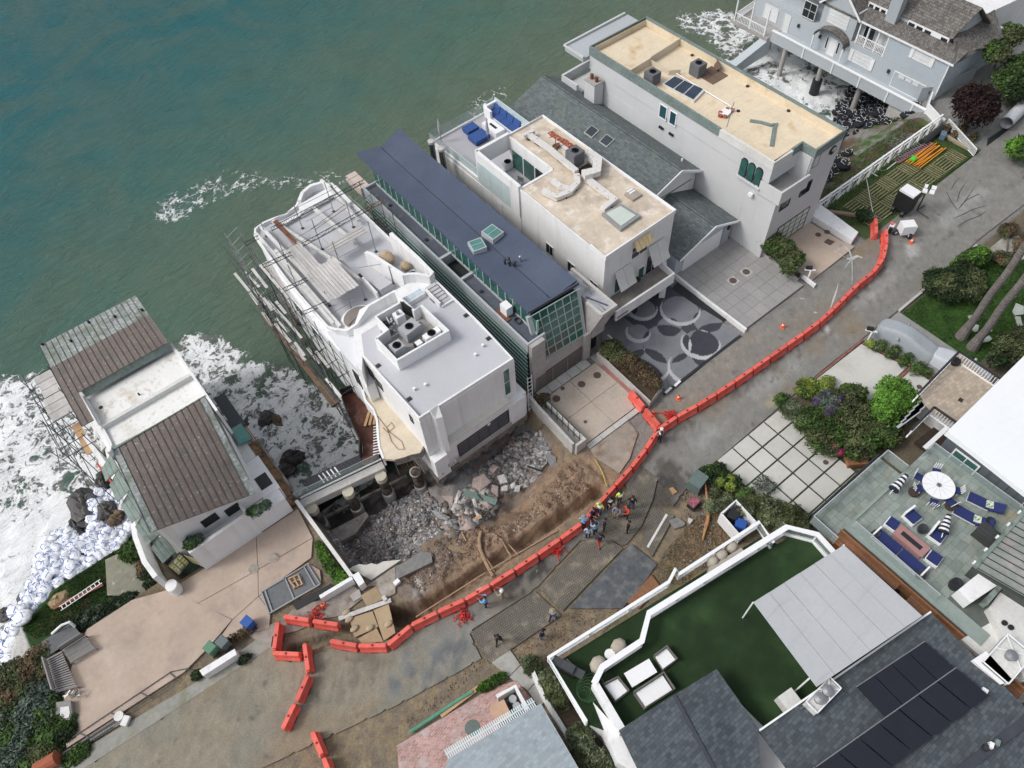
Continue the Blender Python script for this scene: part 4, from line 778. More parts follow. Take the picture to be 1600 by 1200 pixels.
# clerestory strip of green panes
for k in range(24):
    y0=27.4+k*.93;MB().box(21.5,21.56,y0+.05,y0+.88,5.95,7.15).build('clerestory_pane',glassg,H);MB().box(21.46,21.62,y0-.05,y0+.05,5.7,7.3).build('mullion',frame_g,H)
MB().box(21.45,21.62,27.35,49.8,5.7,5.9).build('sill_rail',coping,H)
# tall west glass wall: horizontal rails over big panes
for k in range(23):
    y0=27.1+k*.985;MB().box(20.2,20.26,y0+.02,y0+.965,-.5,4.98).build('wall_pane',glassg if True else glass,H)
for k in range(11):z=-.4+k*.52;MB().box(20.12,20.2,27.0,49.6,z,z+.045).build('glazing_rail',frame_g,H)
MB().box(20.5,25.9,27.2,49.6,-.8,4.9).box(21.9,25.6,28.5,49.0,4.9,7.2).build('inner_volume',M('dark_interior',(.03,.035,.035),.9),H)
MB().box(20.1,26.3,27,50.3,-1.2,-.8).build('floor_slab',concdark,H)
for x in(20.8,25.4):
    for y in(29,35,41,47):MB().disc(x,y,-8,-1.2,.35,10).build('pile',concdark,H)
MB().box(20.0,20.9,49.8,52.2,5.0,5.9).build('terrace_parapet',M('pinkish_render',(.56,.47,.41),.85,.06),H);MB().box(20.2,26.3,49.8,51.6,-.5,-.1).box(25.9,26.6,30,49.9,-.8,5.4).build('east_wall',conc_l,H)
for y0 in(33.2,36.8,40.4,44.0,47.6):MB().box(26.55,27.3,y0,y0+.5,4.6,5.75).build('roof_pier',conc_l,H)
MB().box(26.6,27.35,28.6,49.6,4.2,5.2).build('side_gutter_box',conc,H);MB().box(26.35,26.6,29,49.9,5.2,5.5).build('coping',conc_l,H)
# concrete street front
for z0,z1 in((.0,1.6),(1.62,3.3),(3.32,4.9),(4.92,5.9)):MB().box(20.28,21.55,26.55,26.95,z0,z1).build('concrete_panel',conc,H)
for k in range(5):MB().box(21.58+k*.85,21.58+k*.85+.83,26.6,26.95,1.75,3.25).build('concrete_panel',conc,H)
MB().box(20.6,25.3,26.58,26.8,0,1.72).build('garage_recess',black,H)
for k in range(9):MB().box(20.6,25.3,26.5,26.56,.12+k*.19,.2+k*.19).build('garage_slat',M_slat if 'M_slat' in globals()else globals().setdefault('M_slat',M('garage_slat_metal',(.22,.19,.17),.5,.1,4,.1,metal=.4)),H)
for k in range(4):MB().box(20.6+k*1.55,20.68+k*1.55,26.46,26.5,.05,1.8).build('garage_mullion',metal,H)
MB().box(25.35,26.0,26.3,27.2,0,3.3).build('concrete_pier',conc,H)
MB().prism([(26.02,26.2),(27.3,26.2),(27.3,27.0),(26.02,27.0)],2.6,3.6).build('concrete_lintel',conc,H);MB().box(26.1,27.2,26.9,27.1,0,2.6).build('entrance_door',black,H)
# sloped green glass front: grid of panes between bottom (26.55) and top (28.2)
bl,br,tl,tr=(21.35,26.72,3.4),(25.45,26.6,3.2),(21.55,28.15,7.15),(25.75,27.9,7.1)
bl,br,tl,tr=map(Vector,(bl,br,tl,tr));G=lambda u,v:(bl.lerp(br,u)).lerp(tl.lerp(tr,u),v);nx,nz=6,6;nrm=(br-bl).cross(tl-bl).normalized()
for i in range(nx):
    for j in range(nz):
        g=.012;q_=[G(i/nx+g,j/nz+g),G((i+1)/nx-g,j/nz+g),G((i+1)/nx-g,(j+1)/nz-g),G(i/nx+g,(j+1)/nz-g)]
        MB().hexa([p+nrm*.0 for p in q_],[p+nrm*.04 for p in q_]).build('front_pane',glassg,H)
for i in range(nx+1):MB().beam(G(i/nx,0)+nrm*.06,G(i/nx,1)+nrm*.06,.07,.09).build('front_mullion',frame_g,H)
for j in range(nz+1):MB().beam(G(0,j/nz)+nrm*.05,G(1,j/nz)+nrm*.05,.07,.07).build('front_transom',frame_g,H)
MB().beam(G(-.03,0)-nrm*.1,G(-.04,1)-nrm*.1,.34,.3).build('front_frame',coping,H);MB().beam(G(1.03,0)-nrm*.1,G(1.04,1)-nrm*.1,.3,.3).build('front_frame',coping,H)
# box beam on the right that rakes up from the entrance
MB().hexa([(25.75,26.4,2.9),(26.9,26.2,2.9),(26.9,27.0,3.2),(25.75,27.0,3.2)],[(26.1,25.4,5.85),(27.75,25.35,5.85),(27.6,29.0,5.85),(26.3,28.3,5.7)]).build('raking_beam',conc,H)
MB().box(26.15,27.7,25.4,25.55,5.85,6.1).box(27.45,27.7,25.55,30.5,5.2,6.1).box(26.1,26.35,25.55,27.2,5.85,6.05).build('beam_parapet',conc_l,H)
MB().box(26.35,27.45,25.55,30.5,5.3,5.92).build('beam_roof',M('dusty_grey_roof',(.38,.39,.42),.85,.15,2,.15,.6,streak=((.16,.16,.17),(3,.4,1),.55,.65)),H);MB().beam((26.5,27.6,5.98),(27.2,25.9,5.96),.12,.03).build('roof_seam',bluegrey,H)
t=thing('roof_chiller','white and black box unit on the low dark roof of the glass house','roof unit',(21,31,5.7));MB().box(20.75,21.35,30.1,30.9,5.8,6.7).build('cabinet',white2,t);MB().box(21.37,21.6,30.0,30.95,5.75,6.6).build('side_panel',black,t);MB().box(20.5,20.9,29.8,31.2,5.72,5.8).build('base',rust,t)
m=MB();m.path([(21.2+.25*cos(a),29.3+.3*sin(a),5.76+a*.008)for a in np.arange(0,14,.5)],.04,5);tag(m.build('hose_coil',black),'black hose coiled on the low dark roof beside the white roof unit','hose')
m=MB();tag(MB().lathe(21.0,36.4,[(.38,3.4),(.42,3.44),(.38,3.48),(.34,3.44)],20).build('hoop',wood2),'tan hoop hanging in the dark courtyard of the glass house','hoop')if False else None
t=thing('steel_ladder','white ladder leaning on the concrete pillar of the glass house above the pit','ladder',(19.4,26.2,0))
for dx in(0,.42):MB().tube((19.0+dx,25.6,-.2),(19.75+dx,26.6,2.6),.035).build('rail',white2,t)
for k in range(9):u=(k+.5)/9;MB().tube((19.0+.75*u,25.6+u,-.2+2.8*u),(19.42+.75*u,25.6+u,-.2+2.8*u),.025).build('rung',white2,t)
# boundary parapet channel between pit and the concrete drive
t=thing('parapet_wall','low concrete parapet channel with a black railing between the pit and the beige drive','wall',(19.3,23,0))
MB().band([(19.45,26.0),(19.35,24.8),(19.2,20.6)],.2,[-3.8,-3.6,-1.4],1.05).build('outer_wall',conc_l,t);MB().box(20.05,20.25,20.5,24.8,-.3,.95).build('inner_wall',conc_l,t);MB().box(19.3,20.25,20.3,20.5,-1.3,1.0).box(19.3,20.05,20.5,25.6,-.6,.1).build('end_wall',conc_l,t)
for k in range(7):MB().box(20.0,20.04,20.8+k*.65,20.84+k*.65,.1,1.5).build('rail_post',frame_b,t)
MB().box(19.99,20.05,20.8,24.75,1.48,1.53).box(19.99,20.05,20.8,24.75,.55,.6).build('rail',frame_b,t)
# ------------------------------------------------------------------ D the white box house with the rooftop terrace
tanroof=M('dirty_cream_roof',(.56,.48,.385),.9,.07,3,.12,.5,bump=.15,tint=[((.40,.345,.28),.55,.5,.68),((.66,.60,.53),.9,.52,.66),((.30,.24,.18),1.1,.68,.82)])
terr=M('grey_terrace_deck',(.40,.395,.42),.8,.05,5,.06,.4)
frost=glassmat('frosted_panel',(.50,.60,.61),.35,.06,2)
D=thing('white_box_house','white box house with cream flat roof, white ducts, open atrium and blue sofa terrace','house',(32.8,38,0))
MB().prism([(29.0,28.3),(36.5,28.4),(36.5,38.6),(32.6,38.6),(29.0,38.6)],0,7.85).build('wall',white,D);MB().box(32.6,36.5,38.6,44.6,-.5,7.85).build('wall',white,D)
MB().prism([(28.95,38.6),(36.5,38.6),(36.5,51.9),(28.75,51.7)],-.6,4.9).build('wall',white,D);MB().box(28.9,36.5,28.4,51.5,-1.2,-.6).build('floor_slab',concdark,D)
for x in(29.6,35.8):
    for y in(31,37,43,49):MB().disc(x,y,-8,-1.2,.35,10).build('pile',concdark,D)
MB().prism([(29.12,28.45),(36.4,28.5),(36.4,44.5),(32.7,44.5),(32.7,38.5),(29.12,38.5)],7.8,7.95).build('flat_roof',tanroof,D)
MB().band([(32.55,44.6),(36.5,44.65),(36.55,28.42),(29.0,28.32),(29.0,30.0)],.14,7.7,8.12).build('roof_edge',white2,D);MB().band([(29.0,30),(29.02,38.6)],.1,7.7,7.98).build('roof_edge',white,D)
MB().box(29.1,36.45,44.5,51.6,4.9,5.0).box(29.1,32.6,38.7,44.5,4.9,5.0).build('terrace_floor',terr,D)
MB().band([(29.1,38.62),(32.55,38.62)],.22,4.9,8.0).band([(29.0,38.62),(29.05,44.6)],.3,4.9,8.25).band([(29.0,44.6),(32.6,44.62)],.3,6.6,8.25).band([(32.55,44.5),(32.55,38.7)],.2,6.9,8.0).build('atrium_wall',white,D)
for k in range(3):MB().box(28.86,28.9,38.9+k*1.85,38.9+k*1.85+1.8,5.1,7.4).build('frosted_panel',frost,D)
for k in range(3):MB().box(32.4,32.45,39.3+k*1.6,39.3+k*1.6+1.5,5.05,6.85).build('sliding_door_pane',glassg if k else glass,D);MB().box(32.38,32.46,39.2+k*1.6,39.3+k*1.6,5.0,6.9).build('door_mullion',frame_w,D)
MB().band([(28.9,51.9),(29.0,44.6)],.18,4.8,5.35).build('terrace_parapet',white,D);MB().band([(28.8,51.8),(36.6,52.0)],.2,4.7,5.12).build('terrace_parapet',white,D);MB().band([(29.0,48.8),(29.1,44.7)],.06,5.1,6.2).build('terrace_screen',frost,D)
MB().box(36.4,36.5,44.6,51.8,5.0,6.3).build('frosted_wall',frost,D)
for a,b_ in(((28.9,51.95),(31.5,51.95)),((31.6,51.97),(34.0,51.97)),((34.1,52.0),(36.5,52.0))):MB().beam((*a,5.6),(*b_,5.6),.02,1.0).build('glass_rail',railglass,D)
MB().beam((28.85,51.9,5.6),(28.95,49.0,5.6),.02,1.0).build('glass_rail',railglass,D)
for yy,a in((48.6,1),(45.2,1),(41.6,1),(34.85,1),(32.1,1),(29.35,1)):window(D,'x',28.98 if yy<38.6 else 28.93,yy-.42,yy+.42,3.45 if yy>38.6 else 3.3,4.55 if yy>38.6 else 4.4,-1,frame_w,glass,2,1,.04)
MB().disc(28.85,46.9,0,.001,.01,3);MB().tube((28.85,47.0,4.3),(28.95,47.0,4.3),.22,14).build('porthole',glass,D)
# street front
for x0,x1,z0,z1 in((31.95,33.65,5.75,6.95),(30.2,31.85,2.9,4.6),(33.85,35.3,2.6,4.7)):window(D,'y',28.33,x0,x1,z0,z1,-1,frame_w,glass if x0!=30.2 else glassg,2,1,.05)
window(D,'y',28.33,33.0,33.6,2.6,3.9,-1,frame_w,glassg)
aw=M('pale_awning_panel',(.55,.55,.53),.7,.05,3,.08);awy=M('yellowed_awning_panel',(.58,.47,.28),.8,.1,3,.15,streak=((.42,.32,.18),(8,1,1),.5,.7))
def awning(x0,x1,z,out,drop,n,mt):
    for k in range(n):
        a=x0+(x1-x0)*k/n;b_=x0+(x1-x0)*(k+1)/n-.03;MB().slab([(a,28.25,z),(b_,28.25,z),(b_,28.25-out,z-drop),(a,28.25-out,z-drop)],.05).build('awning_panel',mt[k%len(mt)]if isinstance(mt,list)else mt,D)
awning(31.95,33.75,7.75,.5,.75,4,awy);awning(30.15,31.9,5.5,.9,1.5,2,aw);awning(33.75,35.6,5.9,.9,1.6,2,[aw,awy]if False else aw)
MB().box(28.9,35.3,26.4,28.25,2.5,2.75).build('balcony_floor',M('brown_grey_balcony',(.22,.20,.185),.9,.15,3),D);MB().band([(28.8,26.5),(35.2,26.4),(35.3,28.1)],.16,2.3,3.45).build('balcony_parapet',white,D)
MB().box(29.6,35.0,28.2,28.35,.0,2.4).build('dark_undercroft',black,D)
# roof ducts
dm=M('white_sheet_duct',(.62,.61,.59),.5,.06,4,.08,tint=((.32,.17,.11),3.2,.60,.68));dw=[(33.5,43.2),(35.0,36.2)]
def duct(pts,w=.42,z=8.25,h=.34):MB().band(pts,w,z,z+h).build('duct',dm,D);return[MB().box(p[0]-.05,p[0]+.05,p[1]-.3,p[1]+.3,7.95,z+.02).build('duct_foot',black,D)for p in[((a[0]*.6+b_[0]*.4),(a[1]*.6+b_[1]*.4))for a,b_ in zip(pts[:-1],pts[1:])]]
duct([(33.6,43.0),(33.7,40.5),(33.5,36.7)]);duct([(33.1,43.2),(34.2,43.1)],.36);duct([(33.4,36.6),(32.8,35.8),(31.6,35.4),(30.4,35.6),(30.05,37.0)],.5,8.05);duct([(31.8,35.6),(31.45,36.4),(31.5,37.4)],.42,8.06)
duct([(35.6,37.6),(35.5,36.4),(34.6,35.5),(33.5,35.9)],.8,8.3,.5);duct([(33.7,35.6),(33.65,33.6),(33.7,32.3),(32.2,32.15)],.5,8.06)
acunit((34.35,37.9,8.1),1.15,1.1,1.3,'dark grey rooftop unit with round fan beside the white ducts of the box house',mat_=M('slate_grey_sheet',(.13,.135,.15),.5))
MB().box(33.9,35.2,36.6,37.2,7.96,8.05).build('unit_painted_shadow',black,D)  # flat black slab stands in for the shadow cast by the rooftop unit
sk=MB().prism([(31.85,31.85),(33.75,31.65),(33.95,29.65),(31.75,29.55)],7.9,8.25).build('roof_light',M('grey_curb',(.25,.26,.26),.6),D);MB().prism([(32.1,31.6),(33.5,31.45),(33.65,29.9),(32.0,29.8)],8.25,8.28).build('pane',M('milky_glass',(.52,.58,.53),.25,.04),sk)
MB().obox(35.3,31.9,7.95,8.15,1.0,1.0,0).build('roof_box',M('tan_box',(.36,.31,.27),.8),D);MB().box(35.1,35.7,32.05,32.2,8.15,8.18).box(35.1,35.7,32.3,32.45,8.15,8.18).build('white_slot',white2,D)
ter=M('terracotta_tiles',(.33,.085,.04),.85,.3,8,.1,tint=((.7,.66,.6),7,.60,.66));
for i in range(3):
    for j in range(4):MB().obox(35.55+j*.0+random.uniform(-.05,.05)+i*.12-.1,42.3-i*1.35-j*.33,7.96,8.1,.5,.3,random.uniform(-.1,.1)).build('roof_tile',ter,D)
MB().box(35.0,35.3,38.4,42.4,7.96,8.02).build('white_edge',dm,D)
MB().disc(34.2,39.9,7.95,8.0,.35,8).build('perforated_block',M('tan_block',(.5,.42,.34),.9),D);t=thing('broken_antenna','rusty brown dish bracket lying on the cream roof next to a block','antenna',(34.7,40.6,7.95))
MB().lathe(34.6,40.6,[(.05,8.1),(.38,8.2),(.4,8.23),(.05,8.13)],16,1,.6).build('dish',rust,t);MB().tube((34.6,40.6,7.95),(34.9,41.1,8.6),.04).tube((34.3,40.2,7.98),(35.1,40.7,7.98),.04).build('arm',rust,t)
# terrace furniture
def sofa_piece(par,x0,x1,y0,y1,z,h=.25):MB().box(x0+.02,x1-.02,y0+.02,y1-.02,z,z+h).build('seat_cushion',bluefab,par)
t=thing('blue_sofa','long blue cushioned sofa along the frosted screen of the roof terrace','sofa',(36,50,5));MB().box(35.2,36.35,47.3,51.4,5,5.25).box(36.15,36.4,47.3,51.4,5.25,5.8).build('base',white2,t)
for k in range(4):sofa_piece(t,35.25,36.1,47.4+k,48.4+k,5.27);MB().hexa([(35.9,47.45+k,5.5),(36.15,47.45+k,5.5),(36.15,48.35+k,5.5),(35.9,48.35+k,5.5)],[(36.02,47.45+k,6.0),(36.22,47.45+k,6.0),(36.22,48.35+k,6.0),(36.02,48.35+k,6.0)]).build('back_cushion',bluefab,t)
MB().box(34.95,35.2,50.6,51.6,5,6.0).box(35.2,36.4,51.42,51.65,5,6.1).build('arm_wall',white2,t)
for(x,y,lb)in((32.6,50.6,'blue ottoman nearest the sea rail on the grey terrace'),(32.45,49.1,'large blue daybed ottoman beside the closed umbrella on the grey terrace')):
    t=thing('ottoman',lb,'ottoman',(x,y,5));s_=.6 if y>50 else .78;MB().obox(x,y,5,5.15,1.9*s_,1.5*s_,.0).build('base',black,t);MB().obox(x,y,5.15,5.55,2.1*s_,1.7*s_,.0).build('cushion',bluefab,t)
t=thing('fire_table','white terrace fire table with a dark slot between the blue sofa and ottomans','table',(34.2,49.3,5));MB().box(33.7,34.75,48.1,50.3,5.0,5.6).build('body',white2,t);MB().box(34.1,34.35,48.7,49.7,5.6,5.615).build('burner',black,t)
umbm=M('closed_umbrella_cloth',(.40,.40,.43),.9,.15,8)
for x,y,lb in((29.6,51.2,'closed grey umbrella on the seaward left corner of the roof terrace'),(32.9,48.3,'closed grey umbrella between the white fire table and the blue daybed')):
    t=thing('closed_umbrella',lb,'umbrella',(x,y,5));MB().tube((x,y,5),(x,y,7.6),.03).build('pole',metal,t);MB().lathe(x,y,[(.1,5.9),(.16,6.3),(.13,6.9),(.05,7.5),(.02,7.6)],8).build('canopy',umbm,t)
t=thing('terrace_heater','white drum shaped lamp on the sea rail behind the blue sofa','lamp',(35.3,51.8,5.1));MB().lathe(35.3,51.8,[(.12,5.1),(.2,5.3),(.2,5.9),(.14,6.05)],14).build('body',white2,t);MB().disc(35.3,51.8,6.05,6.1,.1).build('cap',white2,t)
for x,y,lb in((29.9,44.1,'round dark firepit in the back left corner of the white atrium'),(30.0,39.4,'round dark planter bowl in the street corner of the white atrium')):
    t=thing('round_bowl',lb,'bowl',(x,y,5));MB().lathe(x,y,[(.3,5),(.4,5.5),(.34,5.52),(.3,5.35)],18).build('bowl',white2,t);MB().disc(x,y,5.3,5.36,.33).build('inside',black,t)
acunit((31.9,44.1,5.0),.9,.4,.85,'white wall box unit beside the sliding doors of the atrium',mat_=white2)
for k,x in enumerate((30.4,31.2)):
    for j in range(2):y=41.6-j*1.3;t=thing('mesh_chair','pale mesh chair, '+['sea side outer','street side outer','sea side inner','street side inner'][k*2+j]+' one of four in the white atrium','chair',(x,y,5),'pale mesh chairs in the white atrium');MB().obox(x,y,5.35,5.42,.6,.6,.3).build('seat',metal,t);MB().obox(x+.25,y+.1,5.42,5.9,.05,.6,.3).build('backrest',metal,t);MB().tube((x-.2,y-.2,5),(x-.2,y-.2,5.35),.02).tube((x+.2,y+.2,5),(x+.2,y+.2,5.35),.02).tube((x-.2,y+.25,5),(x-.2,y+.25,5.35),.02).tube((x+.25,y-.2,5),(x+.25,y-.2,5.35),.02).build('legs',metal,t)
for x,y,lb in((27.75,49.8,'stainless steel flue, seaward of the pair in the gap beside the blue roof'),(27.85,48.4,'stainless steel flue, street side of the pair in the gap beside the blue roof')):
    t=thing('flue',lb,'flue',(x,y,3));MB().lathe(x,y,[(.27,2.0),(.27,6.7)],18).build('pipe',M_chr if 'M_chr' in globals()else globals().setdefault('M_chr',M('stainless_steel',(.22,.23,.24),.25,.1,4,.1,metal=.9)),t);MB().lathe(x,y,[(.31,6.7),(.33,6.75),(.33,6.95),(.2,7.0)],18).build('cap',conc_l,t)
MB().band([(34.9,27.0),(36.2,28.5)],.5,0,2.6).build('side_stub',white,D)
# ------------------------------------------------------------------ E the low gabled house
shing=M('grey_asphalt_shingle',(.125,.145,.15),.95,.10,6,.08,.4,bump=.35,brick=((.34),.2,.012,pi/2,.55,.22,.5),tint=((.13,.15,.11),.5,.55,.8))
darksh=M('charcoal_shingle',(.072,.086,.098),.95,.10,6,.10,.4,bump=.35,brick=(.33,.21,.012,0,.6,.28,.5))
greyclap=M('blue_grey_clapboard',(.36,.395,.425),.85,.05,5,.05,.4,bump=.1)
E_=thing('gabled_shingle_house','low house with two stepped grey shingle gables squeezed between the white box and tan roofed houses','house',(41,38,0))
E_['label']='low grey shingled gable house squeezed between the white box house and the tan roofed house'
def gable(par,x0,x1,y0,y1,ze,zr_,mt,t=.12,xr=None,edge=white2,nm='roof_slope'):
    xr=(x0+x1)/2 if xr is None else xr
    MB().slab([(x0,y0,ze),(xr,y0,zr_),(xr,y1,zr_),(x0,y1,ze)],t).build(nm,mt,par);MB().slab([(xr,y0,zr_),(x1,y0,ze),(x1,y1,ze),(xr,y1,zr_)],t).build(nm,mt,par)
    MB().beam((xr,y0,zr_+.02),(xr,y1,zr_+.02),.22,.05).build('ridge_cap',mt,par)
    if edge:
        for xx,yy in((x0,y0),(x1,y0)):MB().beam((xx,yy-.05,ze-.06),(xr,yy-.05,zr_-.06),.08,.22).build('barge_board',edge,par)
gable(E_,37.3,45.0,32.6,51.2,4.7,6.4,shing,xr=41.9);MB().prism([(37.6,33.1),(41.9,33.1),(44.55,33.1),(44.55,51),(41.9,51),(37.6,51)],-1.2,[4.7,6.15,4.8,4.8,6.15,4.7]).build('wall',white,E_)
gable(E_,37.25,44.6,27.6,33.1,2.5,3.9,shing,xr=41.3);MB().prism([(37.45,28.1),(41.3,28.1),(44.2,28.1),(44.2,33),(41.3,33),(37.45,33)],0,[2.4,3.7,2.5,2.5,3.7,2.4]).build('wall',M('pale_blue_grey_render',(.50,.54,.60),.8,.03),E_)
MB().box(38.4,43.1,28.02,28.08,.02,2.15).build('garage_door',white2,E_);MB().box(43.3,44.2,28.0,28.08,.02,2.2).build('wall_panel',greyclap,E_)
for x in(37.8,43.7):MB().box(x,x+.22,27.85,28.1,1.7,2.1).build('wall_lantern',frame_b,E_)
MB().box(38.3,44,33.0,33.08,3.95,4.0).build('flashing',metal,E_);MB().box(37.3,44.6,30,51,-1.6,-1.2).build('floor_slab',concdark,E_)
for x in(38,43.8):
    for y in(33,39,45,50):MB().disc(x,y,-8,-1.6,.3,10).build('pile',concdark,E_)
for x,y in((40.2,42.2),(40.3,40.3)):
    z=4.7+(x-37.3)/4.6*1.7;k=MB().slab([(x-.5,y-.55,z-.05),(x+.45,y-.55,z+.3),(x+.45,y+.5,z+.3),(x-.5,y+.5,z-.05)],.2).build('roof_light',coping,E_)
    MB().slab([(x-.42,y-.47,z-.01),(x+.38,y-.47,z+.315),(x+.38,y+.42,z+.315),(x-.42,y+.42,z-.01)],.01).build('pane',glass,k)
MB().disc(43.7,34.2,5.1,5.6,.07,8).disc(43.4,34.4,5.2,5.5,.06,8).build('vent_pipe',white2,E_)if False else MB().disc(43.7,34.2,5.1,5.7,.08,8).build('vent_pipe',white2,E_)
MB().beam((43.6,27.5,2.9),(45.2,26.9,3.0),.1,.25).build('barge_end',white2,E_)if False else None
t=thing('white_balustrade','white baluster rail beside the low gabled garage and the shrub bed','railing',(45.6,27,0));MB().box(44.9,46.3,25.9,28.4,0,.5).build('base_wall',conc_l,t)
for k in range(11):y=26.1+k*.22;MB().tube((45.6,y,.5),(45.6,y,1.15),.045,6).build('baluster',white2,t)
MB().box(45.52,45.7,25.9,28.45,1.15,1.25).build('rail',white2,t)
# boundary wall with the black scour hole beside the patterned drive
t=thing('boundary_wall','white boundary wall between the patterned drive and the grey tiled drive','wall',(37.4,24,0));MB().band([(37.5,28.0),(37.45,24),(37.5,19.9)],.22,-1.4,.35).build('wall',white,t)
tag(MB().prism([(36.3,27.2),(37.2,27.4),(37.25,21.8),(36.9,21.9),(36.5,24.6)],-.05,.052).build('dark_pit',black),'black gap at the foot of the white boundary wall beside the patterned drive','pit')
# patterned drive
q3=Q(800,440);CIRC=[(*q3(1085,230),1.1),(*q3(960,230),.85),(*q3(1400,240),1.55),(*q3(1570,520),1.45),(*q3(1050,430),.9),(*q3(1030,570),.75),(*q3(1120,700),1.7),(*q3(1480,720),1.5),(*q3(1630,330),1.2),(*q3(1310,380),1.0),(*q3(1290,520),2.0),(*q3(950,900),3.3),(*q3(1750,560),2.7)]
def patt(X,Y,Z):
    n=np.zeros(X.shape,int)
    for cx,cy,r in CIRC:n+=(np.hypot(X-cx,Y-cy)<r)
    C=np.ones(X.shape+(3,))*np.array((.052,.055,.068));C[n%2==1]=(.19,.195,.215);C[(n%2==0)&(n>0)]=(.042,.044,.056);C[n==3]=(.44,.45,.47);C[(n==0)&(X<31.0)]=(.15,.15,.16)
    for a,b_,r in((2,3,1.7),(3,10,1.62),(6,10,1.9),(0,9,1.3),(4,9,1.05),(7,3,1.75)):C[(np.hypot(X-CIRC[a][0],Y-CIRC[a][1])<r)&(np.hypot(X-CIRC[a][0]-.22,Y-CIRC[a][1]-.15)>r-.12)]=(.42,.43,.45)
    v=vnoise(X,Y,1.5,88);return C*(.85+.3*v[...,None])
sheet('patterned_drive',[(27.6,26.6),(28.2,20.6),(28.4,19.95),(36.9,20.0),(36.9,22),(36.4,27.6),(34,28.2),(28.9,28.2)],.035,.075,M('painted_drive',(1,1,1),.8,.05,8,.05,1,attr='tint'),patt)
tag(MB().box(28.0,36.9,19.75,19.93,-.1,.04).build('drain_grate',frame_b),'dark channel drain along the street end of the patterned drive','drain')
for x in(28.3,29.3):tag(MB().obox(x+.2,19.85,.04,.1,.7,.2,.1).build('wheel_stop',white2),'white kerb block at the street corner of the patterned drive, '+('left' if x<29 else 'right')+' of two','kerb')
# ------------------------------------------------------------------ F the tall house with the tan roof
tan=M('tan_roof_membrane',(.66,.565,.42),.85,.05,4,.08,.5,bump=.1,brick=(6,1.0,.02,0,.86,.03,.5),tint=[((.46,.31,.16),.5,.56,.72),((.70,.62,.48),.3,.5,.8),((.30,.19,.09),1.0,.70,.82)])
cgreen=M('weathered_green_coping',(.17,.215,.205),.7,.15,5,.15,.6,tint=((.38,.50,.48),6,.62,.70))
F_=thing('tan_roofed_house','tall pale grey stucco house with a long tan roof edged in weathered green metal','house',(48,36,0))
MB().prism([(44.6,25.85),(48.0,25.85),(48.0,24.6),(51.75,24.6),(51.75,47.5),(44.6,47.5)],7.75,9.2).build('upper_wall',greywall,F_)
MB().prism([(44.7,24.7),(51.7,24.65),(51.7,47.4),(44.65,47.4)],-1,6.5).prism([(48.0,24.63),(51.7,24.63),(51.68,47.38),(44.67,47.38),(44.67,27.3),(48.0,27.3)],6.45,7.8).build('lower_wall',greywall,F_)
MB().prism([(44.65,24.65),(46.0,24.65),(48,24.66),(48,26.6),(44.65,26.6)],6.45,6.7).build('loggia_floor',conc_l,F_);MB().band([(44.6,26.9),(44.68,24.5),(48.05,24.45)],.18,6.3,7.65).build('loggia_parapet',greywall,F_)
MB().box(47.9,48.05,24.7,26.7,6.6,9.2).build('loggia_side',greywall,F_);window(F_,'y',27.28,44.9,46.7,6.8,8.9,-1,frame_b,glassg,2,1,.07)
MB().prism([(44.75,26.0),(48.1,26.0),(48.1,24.75),(51.6,24.75),(51.6,47.3),(44.75,47.3)],9.1,9.25).build('flat_roof',tan,F_)
MB().box(44.9,51.4,43.0,47.1,9.25,9.3).build('back_roof',tan,F_)
MB().band([(44.62,31.5),(44.62,47.5),(51.74,47.5),(51.74,24.62),(48.05,24.62),(48.05,25.95),(46.8,25.95)],.2,9.15,[9.9,10,10,10,10,10,10]).build('green_coping',cgreen,F_);MB().band([(44.8,31.5),(44.8,47.3),(51.56,47.3),(51.56,24.8),(48.2,24.8),(48.2,26.1),(44.8,26.1),(44.8,31.5)],.12,9.15,9.84).build('inner_parapet',M('inner_cream_parapet',(.62,.53,.40),.85,.06,tint=((.42,.3,.16),.8,.58,.75)),F_)
MB().band([(46.8,25.9),(44.65,25.88),(44.62,31.5)],.22,9.1,9.85).build('bare_parapet',offwhite,F_)
MB().band([(44.8,42.4),(47.4,42.5)],.14,9.2,9.95).band([(47.4,42.6),(51.6,42.9)],.14,9.2,9.95).build('low_roof_wall',M('cream_parapet',(.60,.53,.42),.8,.06),F_);MB().band([(47.4,42.6),(47.5,40.2),(48.3,39.6)],.1,9.2,9.75).build('low_roof_wall',bpy.data.materials['cream_parapet'],F_)
MB().box(43.6,52.2,48.0,49.9,4.5,5.2).band([(43.7,48.1),(43.7,50.3),(52.1,50.6),(52.2,47.9)],.25,5.1,6.1).build('sea_balcony',greywall,F_);MB().box(43.9,52,47.6,50.2,8.6,9.0).build('balcony_roof',coping,F_);MB().band([(43.9,47.6),(43.9,50.3),(51.8,50.4)],.2,9.0,9.2).build('balcony_roof_edge',greywall,F_)
MB().box(44.7,51.7,30,50,-1.5,-1).build('floor_slab',concdark,F_)
for x in(45.2,51.2):
    for y in(30,36,42,48):MB().disc(x,y,-8,-1.5,.4,10).build('pile',concdark,F_)
for y0,y1 in((37.35,38.35),(36.2,37.1)):window(F_,'x',44.6,y0+.1,y1-.15,7.5,8.7,-1,white2,M_bl if 'M_bl' in globals()else globals().setdefault('M_bl',glassmat('blue_sky_glass',(.02,.07,.10))),1,1,.09)
for y in(37.75,36.5):MB().box(44.5,44.62,y-.2,y+.3,6.4,6.6).build('wall_vent',black,F_)
